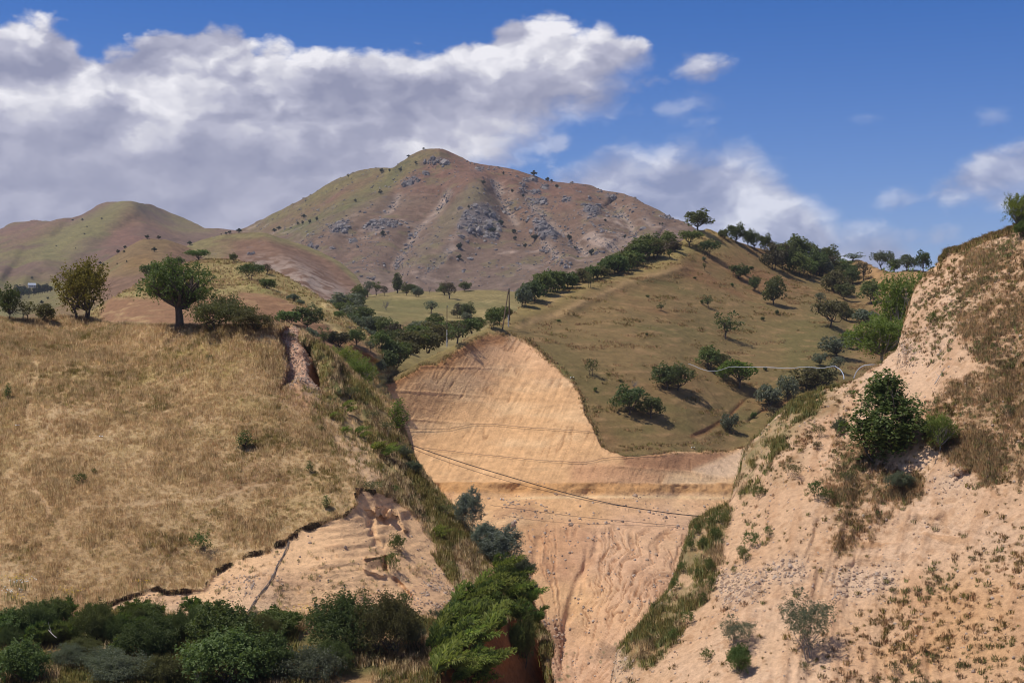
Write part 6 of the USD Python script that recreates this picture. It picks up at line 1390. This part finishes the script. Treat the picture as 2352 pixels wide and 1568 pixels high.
scatter('bench_weeds', weed_tufts, p, gg.uniform(0, 6.28, len(p)), gg.uniform(0.5, 1.2, len(p)), 'weeds and grass between the bushes of the bench', which=np.where(fb(p, 2.0, 3, 510) > -0.1, gg.integers(0, 2, len(p)), gg.integers(2, 4, len(p))))
p, i, j = grid_points(G, bank * st(-0.1, 0.5, fb(G.G, 1.6, 3, 511)) * st(1200, 1390, G.PY), 500, gg)
scatter('bank_weeds', weed_tufts, p, gg.uniform(0, 6.28, len(p)), gg.uniform(0.2, 0.6, len(p)), 'small weeds rooted in the bare bank', which=gg.integers(1, 4, len(p)))
# the turf that hangs over the top of the bare bank
lp = np.array([q for q in lip if q[0] > 150 and q[1] > 1090])
seg = np.linalg.norm(np.diff(lp, axis=0), axis=1); cum = np.concatenate([[0], np.cumsum(seg)])
s_ = gg.random(1700) * cum[-1]
thick = meshkit.fbm(np.stack([s_ / 30.0, s_ * 0, s_ * 0], -1) + 9, 3, 531)
s_ = s_[thick > 0.40][:950]; thick = np.clip((meshkit.fbm(np.stack([s_ / 30.0, s_ * 0, s_ * 0], -1) + 9, 3, 531) - 0.3) * 2.4, 0.3, 1.3)
lx, ly = np.interp(s_, cum, lp[:, 0]), np.interp(s_, cum, lp[:, 1])
p = G.where(lx + gg.normal(size=len(s_)) * 1.2, ly + gg.uniform(-5, 1, len(s_))) + np.array([0, -0.1, 0.02])
hang = tuft(21, 16, 0.30, 0.18, 0.8, 0.022); hang = (hang[0] * np.array([1, 1, -1]) + np.array([0, -0.1, 0.05]), hang[1][:, ::-1])
scatter('turf_edge', [(hang, dark_turf), (tuft(22, 14, 0.22, 0.2, 0.9, 0.02), DRY[1])], p, gg.uniform(0, 6.28, len(p)), gg.uniform(0.3, 0.9, len(p)) * thick, 'dark torn turf with hanging roots along the lip of the meadow', which=(gg.random(len(p)) < 0.25).astype(int))

# weeds on the right hand slope
clump = [(tuft(31, 26, 0.20, 0.16, 1.3, 0.014), GRN[1]), (tuft(32, 26, 0.18, 0.17, 1.4, 0.014), GRN[2]), (tuft(33, 24, 0.22, 0.17, 1.2, 0.013), DRY[1]), (tuft(34, 26, 0.22, 0.18, 1.2, 0.015), GRN[0])]
tz = sample(mask(zz('z4', (1500, 700), (1760, 480), (2352, 300), (2500, 300), (2500, 1400), (1900, 1411), (1400, 1411), (1350, 1100)), 12), R.PX, R.PY)
low = sample(mask(zz('b4', (1250, 700), (1750, 350), (2100, 100), (2450, 0), (2450, 1450), (600, 1450), (900, 1100)), 30), R.PX, R.PY)
ww = (1.5 * tz + 1.3 * low + 0.12 + 2.2 * dry + 1.2 * mixed) * (0.45 + st(-0.15, 0.35, fb(R.G, 1.6, 4, 512))) * (1 - 0.85 * layered)
p, i, j = grid_points(R, ww, 7400, gg)
scatter('slope_weeds', clump, p, gg.uniform(0, 6.28, len(p)), np.minimum(np.exp(gg.normal(-0.35, 0.45, len(p))), 1.3), 'tufts of weeds dotted over the bare right slope', which=np.where(fb(p, 4, 3, 513) > 0, gg.integers(0, 2, len(p)), gg.integers(1, 4, len(p))))
p, i, j = grid_points(R, dry * (0.15 + st(-0.2, 0.3, fb(R.G, 2.2, 4, 514))), 12500, gg)
scatter('dry_weeds', [(tuft(35, 14, 0.34, 0.2, 0.7, 0.014), DRY[1]), (tuft(36, 14, 0.3, 0.2, 0.8, 0.014), GRN[2])], p, gg.uniform(0, 6.28, len(p)), gg.uniform(0.3, 0.85, len(p)), 'brown dry weeds in patches on the right slope')
p, i, j = grid_points(R, grn * (0.06 + st(-0.15, 0.2, fb(R.G, 1.5, 4, 515))), 8500, gg)
scatter('edge_grass', weed_tufts, p, gg.uniform(0, 6.28, len(p)), gg.uniform(0.35, 1.0, len(p)), 'long green grass along the edge of the right slope', which=np.where(fb(p, 2.5, 3, 516) > -0.25, gg.choice([0, 1, 1], len(p)), gg.choice([2, 3, 3], len(p))))
p, i, j = grid_points(R, np.concatenate([np.zeros((R.nb, R.nx)), st(12, 0, R.py - R.yt)]) * (R.PX > 2160), 1700, gg)
scatter('cliff_top_grass', clump, p, gg.uniform(0, 6.28, len(p)), gg.uniform(0.6, 1.5, len(p)), 'dry grass along the top of the sandy cliff', which=gg.integers(2, 4, len(p)))
pebble = [(boulder(1.0, 950 + i, 0.75), plain_material(f'pebble_{i}', c, 0.9)) for i, c in enumerate([(0.40, 0.28, 0.19), (0.33, 0.235, 0.165), (0.46, 0.35, 0.26)])]
p, i, j = grid_points(R, stony + 0.05, 4500, gg)
scatter('slope_gravel', pebble, p, gg.uniform(0, 6.28, len(p)), np.exp(gg.normal(-2.75, 0.35, len(p))), 'gravel weathering out of the right slope')
p, i, j = grid_points(G, gravel * bank * st(-0.2, 0.3, fb(G.G, 0.9, 3, 520)) + 0.02 * bank + 1.6 * slipm * (1 - sample(mask(hollow, 3), G.PX, G.PY)), 4500, gg)
scatter('bank_gravel', pebble, p, gg.uniform(0, 6.28, len(p)), np.exp(gg.normal(-2.95, 0.35, len(p))), 'pebbles standing out of the gravel band in the bare bank')

# grass on the farther slopes
far_tuft = [(tuft(41, 12, 0.5, 0.4, 0.8, 0.03), DRY[0]), (tuft(42, 12, 0.45, 0.4, 0.8, 0.035), GRN[0]), (tuft(43, 12, 0.45, 0.4, 0.8, 0.03), DRY[1])]
p, i, j = grid_points(E, (1 - cm) * st(0.1, 0.5, fb(E.G, (7, 7, 1.2), 4, 517)) * (E.PX < 2120), 16000, gg)
scatter('hillside_grass', far_tuft, p, gg.uniform(0, 6.28, len(p)), gg.uniform(0.4, 1.1, len(p)), 'short tufty grass of the brown hillside', which=np.where(fb(p, 20, 3, 518) > -0.05, gg.choice([1, 2], len(p)), gg.choice([0, 2], len(p))))
p, i, j = grid_points(C, (1 - field) * (0.2 + st(-0.2, 0.3, fb(C.G, 6, 3, 519))), 12000, gg)
scatter('hill_grass', far_tuft, p, gg.uniform(0, 6.28, len(p)), gg.uniform(0.5, 1.3, len(p)), 'long pale grass on the hill behind the meadow', which=gg.choice([0, 0, 1], len(p)))

# broken turf along the edge of the dug-out face, clods and stones on the loose earth
ed, _ = dist_line(EDGE, E.PX, E.PY)
p, i, j = grid_points(E, st(9, 2, ed) * (1 - 0.8 * cm) * (0.2 + st(-0.2, 0.3, fb(E.G, 3, 3, 540))), 1500, gg)
scatter('rim_grass', far_tuft, p, gg.uniform(0, 6.28, len(p)), gg.uniform(0.4, 1.1, len(p)), 'tufts of broken turf along the rim of the dug-out face')
p, i, j = grid_points(E, lm * (1 - scarp) * (0.08 + st(0.0, 0.5, fb(E.G, 5, 4, 541)) * (0.6 + 1.2 * st(1215, 1160, E.PY)) + 0.5 * vein), 2400, gg)
scatter('earth_clods', pebble, p, gg.uniform(0, 6.28, len(p)), np.exp(gg.normal(-1.9, 0.45, len(p))), 'clods and stones lying on the loose earth below the track')

# flowers by the bench
def heads(seed, n, h, spread, r_):
    q = np.random.default_rng(seed); parts = []
    for _ in range(n):
        b = np.array([q.normal() * spread, q.normal() * spread, 0]); t = b + [0, 0, h * q.uniform(0.7, 1.1)]
        d = trimesh.creation.icosphere(1, r_ * q.uniform(0.7, 1.2)); parts.append((np.array(d.vertices) * [1, 1, 0.5] + t, np.array(d.faces)))
    return join(parts)


YEL, WHT = plain_material('yellow_petals', (0.75, 0.50, 0.03), 0.7), plain_material('white_petals', (0.75, 0.75, 0.68), 0.7)
for x, y, w_, mat, lb in [('b1', (140, 590), 1.0, YEL, 'yellow flowers left above the bench bushes'), ('b1', (580, 690), 1.0, YEL, 'yellow flowers above the feathery bushes'), ('b2', (365, 845), 1.2, YEL, 'yellow flowers under the middle of the bank'), ('b1', (1185, 620), 0.5, YEL, 'few yellow flowers above the turf lip'),
                          ('b1', (190, 620), 1.2, WHT, 'white flowers beside the left yellow ones'), ('b1', (90, 700), 1.2, WHT, 'white flowers at the left edge'), ('b1', (160, 745), 0.5, YEL, 'few yellow flowers by the left edge')]:
    (fx, fy), = zz(x, y)
    q = G.where(fx, fy)
    k_ = UsdGeom.Xform.Define(stage, numbered('flowers')); k_.AddTranslateOp().Set(Gf.Vec3d(*map(float, q)))
    usdkit.mesh(stage, str(k_.GetPath()) + '/flower_heads', heads(int(fx), int(22 * w_), 0.5, 0.35 * w_, 0.034), mat).GetPrim().SetCustomDataByKey('kind', 'stuff')
    usdkit.mesh(stage, str(k_.GetPath()) + '/stems', tuft(int(fx), int(40 * w_), 0.46, 0.4 * w_, 0.2, 0.01)[:2], GRN[1])
    tag(k_.GetPrim(), lb, 'flowers')

# ------------------------------------------------------------------ tall ferny herbs on the bench, leaning over the drop
hg = np.random.default_rng(61)
herb_poly = [zz('b2', (1500, 900), (1700, 720), (1950, 640), (2030, 860), (1960, 1000), (1700, 1100), (1640, 1200), (1380, 1100), (1320, 1110)), zz('b2', (1400, 1140), (1640, 1160), (1700, 1250), (1830, 1330), (1850, 1411), (1500, 1411), (1430, 1300)), zz('b2', (1960, 350), (2080, 400), (2200, 640), (2330, 800), (2360, 930), (2220, 900), (2080, 820), (1980, 640)),
             zz('b2', (1680, 700), (1850, 580), (1990, 640), (1900, 760), (1700, 800))]
for poly, n, hl_ in zip(herb_poly, (46, 22, 26, 10), ('bright ferny herb in the main mass above the dark wall', 'bright ferny herb low at the picture bottom before the dark wall', 'bright ferny herb on the rim right of the dark wall', 'bright ferny herb at the back of the mass above the dark wall')):
    P_ = inside(poly, n)
    P_ = P_[np.argsort(P_[:, 1])]
    for q in P_:
        loc = G.where(q[0], q[1] + 16)
        place(['plume_a', 'plume_b', 'plume_a', 'plume_c'][hg.integers(4)], 'ferny_herb', loc, hl_, 'plant', hl_.replace('herb', 'herbs'), hg.uniform(-50, 50), (hg.uniform(0.9, 1.5),) * 3)
for q, n, hl_ in ((('b1', 1250, 830), 4, 'before the white gravel'), (('b1', 1100, 830), 3, 'under the turf lip end'), (('b1', 480, 800), 4, 'below the yellow flowers'), (('b1', 800, 850), 4, 'left of the turf lip end'), (('b1', 1680, 790), 3, 'beside the tall leafy bush'),
                  (('b1', 330, 1000), 8, 'beside the fallen twig'), (('b1', 120, 960), 7, 'at the left picture edge'), (('b1', 620, 980), 7, 'right of the fallen twig'), (('b1', 950, 940), 7, 'between the dark feathery bushes'), (('b1', 1400, 960), 7, 'before the brown centred bush'), (('b1', 300, 1330), 6, 'in the lower left corner'),
                  (('b1', 1150, 1100), 5, 'amid the wide dark bush'), (('b2', 180, 880), 5, 'right of the tall leafy bush')):
    for i in range(n):
        (fx, fy), = zz(q[0], (q[1] + hg.normal() * 70, q[2] + hg.uniform(0, 60)))
        place('plume_c', 'ferny_herb', G.where(fx, fy + 14), 'upright green ferny herb ' + hl_, 'plant', 'ferny herbs ' + hl_, hg.uniform(0, 360), (hg.uniform(0.7, 1.1),) * 3)
for fr, x, y, s in (('b6', 860, 830, 0.75), ('b6', 900, 850, 0.6), ('b6', 980, 1010, 0.7), ('b6', 1020, 1040, 0.6), ('b6', 1150, 1180, 0.95), ('b6', 1200, 1220, 0.9), ('b6', 1230, 1180, 0.8), ('b6', 1110, 1150, 0.7), ('b6', 760, 890, 0.5), ('b6', 870, 1010, 0.6), ('b8', 2330, 680, 0.8), ('b8', 2290, 640, 0.7)):
    (fx, fy), = zz(fr, (x, y))
    place('plume_b', 'ferny_herb', G.where(fx, fy), 'low bright ferny herb on the grassy flank', 'plant', 'ferny herbs on the flank', hg.uniform(-60, 60), (s, s, s))

# ------------------------------------------------------------------ posts, lines, pipe, rope, dead wood, the house
WOOD = plain_material('weathered_wood', (0.13, 0.085, 0.05), 0.85, 0.2)
CONC = plain_material('concrete', (0.42, 0.40, 0.37), 0.9, 0.1, 0.15)
CABLE = plain_material('black_cable', (0.018, 0.018, 0.022), 0.5)
PIPE = plain_material('pale_pipe', (0.42, 0.46, 0.52), 0.45)
ROPE = plain_material('grey_rope', (0.16, 0.13, 0.11), 0.9)
CERAM = plain_material('glass_insulator', (0.20, 0.26, 0.24), 0.2)


def span(a, b, sag, n=28):
    t = np.linspace(0, 1, n)[:, None]
    return a + (b - a) * t - np.array([0, 0, 1]) * sag * 4 * t * (1 - t)


def line_thing(name, pts, r, mat, label, cat, group=None, sides=6):
    g = usdkit.mesh(stage, numbered(name), tube(pts, np.full(len(pts), r), sides), mat, smooth=True)
    return tag(g.GetPrim(), label, cat, group)


# a post braced by a leaning one
(fx, fy), = zz('z3', (242, 1085)); (gx, gy), = zz('z3', (178, 1112)); (tx, ty), = zz('z3', (243, 742))
foot1, foot2 = E.where(fx, fy), E.where(gx, gy)
top1 = at(tx, ty, foot1[1])
root = UsdGeom.Xform.Define(stage, numbered('power_pole')); rp = str(root.GetPath())
usdkit.mesh(stage, rp + '/post', tube(np.linspace(foot1 + [0, 0, 1.2], top1, 6), np.linspace(0.16, 0.11, 6), 8), WOOD, smooth=True)
usdkit.mesh(stage, rp + '/concrete_stub', tube([foot1 - [0.2, 0, 0.5], foot1 + [-0.2, 0, 2.4]], [0.15, 0.13], 6), CONC)
usdkit.mesh(stage, rp + '/brace', tube(np.linspace(foot2 - [0, 0, 0.3], top1 - [0.12, 0, 0.3], 6), np.linspace(0.16, 0.11, 6), 8), WOOD, smooth=True)
for i in range(3):
    c = top1 + np.array([0.16 if i % 2 else -0.16, 0, -0.15 - 0.45 * i])
    usdkit.mesh(stage, rp + '/insulator' + ('' if i == 0 else f'_{i:03d}'), tube([c - [0, 0, 0.1], c, c + [0, 0, 0.12]], [0.05, 0.09, 0.04], 7), CERAM)
tag(root.GetPrim(), 'tall wooden post with a leaning brace above the dug-out face', 'power pole')
(fx, fy), = zz('z2', (1737, 868)); (tx, ty), = zz('z2', (1738, 548))
f2 = at(fx, fy, 262.0); t2_ = at(tx, ty, 262.0)
root = UsdGeom.Xform.Define(stage, numbered('power_pole')); rp = str(root.GetPath())
usdkit.mesh(stage, rp + '/post', tube(np.linspace(f2 + [0, 0, 1.4], t2_, 5), np.linspace(0.09, 0.06, 5), 8), WOOD, smooth=True)
usdkit.mesh(stage, rp + '/concrete_stub', tube([f2 - [0, 0, 0.6], f2 + [0, 0, 2.6]], [0.13, 0.12], 6), CONC)
usdkit.mesh(stage, rp + '/insulator', tube([t2_ + [0.12, 0, -0.3], t2_ + [0.12, 0, -0.2], t2_ + [0.12, 0, -0.08]], [0.04, 0.08, 0.03], 7), CERAM)
tag(root.GetPrim(), 'thin wooden post with a pale foot before the green thicket', 'power pole')
q0 = zz('b6', (1150, 330), (1738, 60))
for i, (dx, dz) in enumerate([(0.12, -0.1), (-0.12, -0.5), (0.12, -0.9)]):
    line_thing('overhead_wire', span(top1 + np.array([dx, 0, dz]), t2_ + np.array([dx, 0, dz + 0.2]), 0.5), 0.012, CABLE, ['thin wire from the braced post to the thin post, topmost of three', 'thin wire from the braced post to the thin post, middle of three', 'thin wire from the braced post to the thin post, lowest of three'][i], 'wire', 'wires on the wooden posts', 4)
# two black cables hung across the ravine and two thin wires below them
def wire_at(frame, pts, ys):
    q = zz(frame, *pts)
    return np.array([at(a, b, c) for (a, b), c in zip(q, ys)])


def curve(P_, n=60):
    P_ = np.asarray(P_, float); d_ = np.concatenate([[0], np.cumsum(np.linalg.norm(np.diff(P_, axis=0), axis=1))])
    s = np.linspace(0, d_[-1], n)
    return np.stack([PchipInterpolator(d_, P_[:, i])(s) for i in range(3)], 1)


line_thing('hanging_cable', curve(wire_at('z8', [(505, 350), (720, 430), (1050, 540), (1400, 645), (1800, 760), (2100, 835), (2352, 887), (2900, 965), (3170, 990)], np.linspace(101, 95, 9))), 0.030, CABLE, 'thick black cable hung across the ravine, upper of two', 'cable', 'cables across the ravine')
line_thing('hanging_cable', curve(wire_at('z8', [(505, 372), (720, 462), (1050, 578), (1400, 685), (1800, 785), (2100, 850), (2352, 890), (2900, 962), (3170, 985)], np.linspace(101.3, 95, 9))), 0.016, CABLE, 'thinner dark cable hung across the ravine, lower of two', 'cable', 'cables across the ravine')
line_thing('overhead_wire', curve(wire_at('z8', [(1230, 880), (1380, 900), (1700, 942), (2000, 980), (2352, 1012), (2800, 1050), (3080, 1062)], np.linspace(96, 93, 7))), 0.013, CABLE, 'thin wire starting at the silver bushes over the loose earth, upper of two', 'wire', 'wires over the loose earth')
line_thing('overhead_wire', curve(wire_at('z8', [(1330, 960), (1600, 1004), (1900, 1030), (2352, 1046), (2800, 1062), (3080, 1066)], np.linspace(96, 93, 6))), 0.009, CABLE, 'thin wire starting at the silver bushes over the loose earth, lower of two', 'wire', 'wires over the loose earth')


def lying(patch, frame, pts, lift=0.05, n=50):
    q = np.array(zz(frame, *pts)); d_ = np.concatenate([[0], np.cumsum(np.linalg.norm(np.diff(q, axis=0), axis=1))])
    s = np.linspace(0, d_[-1], n)
    p_ = patch.where(PchipInterpolator(d_, q[:, 0])(s), PchipInterpolator(d_, q[:, 1])(s))
    nrm = -p_ / np.linalg.norm(p_, axis=1, keepdims=True)
    p_ = p_ + nrm * lift * 2 + [0, 0, lift]
    return p_


HOSE = plain_material('brown_hose', (0.12, 0.075, 0.06), 0.6)
line_thing('hose', lying(E, 'z8', [(490, 238), (640, 244), (870, 244), (980, 222), (1110, 202), (1250, 207), (1480, 228), (1700, 243), (1900, 258), (2110, 272)], 0.14), 0.038, HOSE, 'thin dark hose lying across the dug-out face, upper of two', 'hose')
line_thing('hose', lying(E, 'z8', [(650, 402), (900, 430), (1200, 462), (1500, 490), (1800, 514), (2000, 524), (2080, 515), (2180, 490), (2352, 476), (2500, 462), (2700, 448)], 0.14), 0.038, HOSE, 'thin dark hose lying low across the dug-out face, lower of two', 'hose')
# the pale pipe carried across the valley mouth on its own stiffness and on the trees
pz = [(1075, 298), (1125, 315), (1180, 340), (1240, 357), (1300, 361), (1350, 350), (1400, 332), (1440, 323), (1600, 325), (1800, 331), (1950, 334), (2050, 325), (2130, 330), (2200, 335), (2260, 324), (2310, 320)]
q1 = zz('z7', *pz) + zz('b5', (770, 190), (805, 212), (830, 250), (838, 292))
yy = np.interp(np.arange(len(q1)), [0, 5, len(q1) - 1], [float(E.where(*q1[0])[1]) - 1.5, 250, 116])
line_thing('water_pipe', curve(np.array([at(a, b, c) for (a, b), c in zip(q1, yy)]), 90), 0.042, PIPE, 'long pale pipe sagging across the mouth of the valley', 'pipe', None, 8)
q2 = zz('b5', (914, 352), (916, 310), (928, 265), (950, 222), (985, 190), (1030, 174), (1090, 172), (1142, 180))
line_thing('water_pipe', curve(np.array([at(a, b, 100.2 - 0.1 * i) for i, (a, b) in enumerate(q2)]), 40), 0.034, PIPE, 'short bent piece of pale pipe arching over the slope edge', 'pipe', None, 8)
# rope down the bare bank: two strands that twist
base = lying(G, 'b8', [(1082, 668), (1060, 730), (1010, 830), (975, 905), (955, 960), (910, 1040), (850, 1120), (800, 1190), (735, 1285)], 0.03)
tw = np.sin(np.linspace(0, 16, len(base)))[:, None] * np.array([0.035, 0, 0.01])
root = UsdGeom.Xform.Define(stage, numbered('rope')); rp = str(root.GetPath())
usdkit.mesh(stage, rp + '/strand', tube(base + tw, np.full(len(base), 0.022), 5), ROPE, smooth=True)
usdkit.mesh(stage, rp + '/strand_001', tube(base - tw, np.full(len(base), 0.022), 5), ROPE, smooth=True)
tag(root.GetPrim(), 'old two strand rope hanging down the bare bank', 'rope')
# dead wood
DEAD = plain_material('dead_wood', (0.38, 0.34, 0.30), 0.9, 0.1)
(fx, fy), = zz('b1', (1690, 1450)); (tx, ty), = zz('b1', (1635, 1170)); f0 = G.where(fx, fy); t0 = at(tx, ty, f0[1] - 0.3)
dr = np.random.default_rng(3)
root = UsdGeom.Xform.Define(stage, numbered('dry_plant')); rp = str(root.GetPath())
for i in range(6):
    e = f0 + (t0 - f0) * dr.uniform(0.55, 1.0) + dr.normal(size=3) * np.array([0.10, 0.08, 0.02])
    usdkit.mesh(stage, rp + '/stem' + ('' if i == 0 else f'_{i:03d}'), tube(bent(f0 + dr.normal(size=3) * 0.06, e, dr, 0.05, 7), np.linspace(0.022, 0.004, 7), 5), DEAD, smooth=True)
tag(root.GetPrim(), 'bundle of bare grey dead stems at the bottom edge', 'dead plant')
for fr, pts, lb, nm in (('b1', [(400, 960), (430, 1010), (470, 1060), (520, 1100)], 'bare pale twig fallen among the left bushes', 'dead_twig'), ('z1', [(950, 1146), (990, 1130), (1040, 1116), (1085, 1112)], 'dark curved stick lying on the meadow crest', 'fallen_stick'), ('b5', [(1600, 350), (1640, 300), (1700, 225)], 'pale stick lying on the sandy slope', 'fallen_stick'), ('b4', [(735, 745), (760, 720), (785, 690)], 'short forked stick on the pale slope', 'fallen_stick')):
    pt = R if fr in ('b5', 'b4') else G
    P_ = lying(pt, fr, pts, 0.12, 8)
    if nm == 'dead_twig': P_ = P_ + np.array([0, -0.8, 0.5])
    root = UsdGeom.Xform.Define(stage, numbered(nm)); rp = str(root.GetPath())
    usdkit.mesh(stage, rp + '/stem', tube(P_, np.linspace(0.035, 0.012, len(P_)), 5), DEAD if nm != 'fallen_stick' or pt is R else BARK, smooth=True)
    for i in (3, 5):
        d_ = dr.normal(size=3) * 0.25; d_[2] = abs(d_[2])
        usdkit.mesh(stage, rp + '/twig' + ('' if i == 3 else '_001'), tube([P_[i], P_[i] + d_ * 0.6, P_[i] + d_ + [0, 0, 0.05]], [0.014, 0.009, 0.004], 4), DEAD if pt is R or nm != 'fallen_stick' else BARK)
    tag(root.GetPrim(), lb, 'stick')
# white scraps of litter
LIT = plain_material('white_scrap', (0.8, 0.8, 0.8), 0.6)
for pt, fr, x, y, lb in ((G, 'b2', 470, 768, 'white scrap lying at the foot of the bank'), (G, 'b2', 580, 800, 'small white scrap before the large bushes'), (G, 'b7', 848, 697, 'white speck of paper in the middle of the meadow'), (G, 'b7', 142, 608, 'white speck of paper at the left of the meadow'), (E, 'z7', 97, 432, 'white speck of paper on the rim of the dug-out face'),
                         (E, 'z8', 1325, 830, 'white scrap beside the track'), (G, 'b6', 1185, 1340, 'white scrap on the lower flank'), (E, 'z7', 1120, 997, 'white speck of paper on the lower slope')):
    (fx, fy), = zz(fr, (x, y)); q = pt.where(fx, fy); s = 0.16 * q[1] / 90
    v = np.array([[-1, -0.5, 0.1], [0.2, -0.7, 0.45], [1, -0.2, 0.2], [0.8, 0.6, 0.5], [-0.1, 0.5, 0.15], [-0.9, 0.5, 0.55]]) * s * 0.8 + q + [0, 0, 0.05]
    f = np.array([[0, 1, 4], [1, 2, 3], [1, 3, 4], [0, 4, 5]])
    tag(usdkit.mesh(stage, numbered('paper_scrap'), (np.vstack([v, v - [0, 0, 0.01]]), np.vstack([f, f[:, ::-1] + 6])), LIT).GetPrim(), lb, 'litter')
# the house in the village
hw = at(*zz('z1', (268, 803))[0], 1120.0)
root = UsdGeom.Xform.Define(stage, numbered('village_house')); root.AddTranslateOp().Set(Gf.Vec3d(*map(float, hw))); root.AddRotateZOp().Set(25.0); root.AddScaleOp().Set(Gf.Vec3f(0.6, 0.6, 0.6)); rp = str(root.GetPath())
WALL = plain_material('house_wall', (0.40, 0.38, 0.36), 0.9)
ROOF = plain_material('house_roof', (0.36, 0.40, 0.46), 0.5)
bx = trimesh.creation.box((9, 6, 3.4)); bx.apply_translation((0, 0, 1.7)); usdkit.mesh(stage, rp + '/wall', bx, WALL)
gv = np.array([[-5, -3.5, 3.41], [5, -3.5, 3.41], [5, 3.5, 3.41], [-5, 3.5, 3.41], [-5, 0, 6.2], [5, 0, 6.2]], float)
usdkit.mesh(stage, rp + '/roof', (gv, np.array([[0, 1, 5], [0, 5, 4], [2, 3, 4], [2, 4, 5], [0, 4, 3], [1, 2, 5], [0, 3, 2], [0, 2, 1]])), ROOF)
for i in range(3):
    wd_ = trimesh.creation.box((1.2, 0.1, 1.3)); wd_.apply_translation((-2.8 + 2.8 * i, -3.06, 1.8)); usdkit.mesh(stage, rp + '/window' + ('' if i == 0 else f'_{i:03d}'), wd_, CABLE)
tag(root.GetPrim(), 'small village house with a pale gable roof among poplars', 'house')

# ------------------------------------------------------------------ the air
k = Nodes()
vol = k.add('principled_volume', 'volume', color=(0.86, 0.90, 0.97), density=0.00006, anisotropy=0.2)
hz = trimesh.creation.box((5600, 4400, 341)); hz.apply_translation((0, 1700, 79.5))
h = usdkit.mesh(stage, '/World/haze', hz, k.build(L + 'haze', volume=vol))
tag(h.GetPrim(), 'thin summer haze over the hills', None, None, 'stuff')
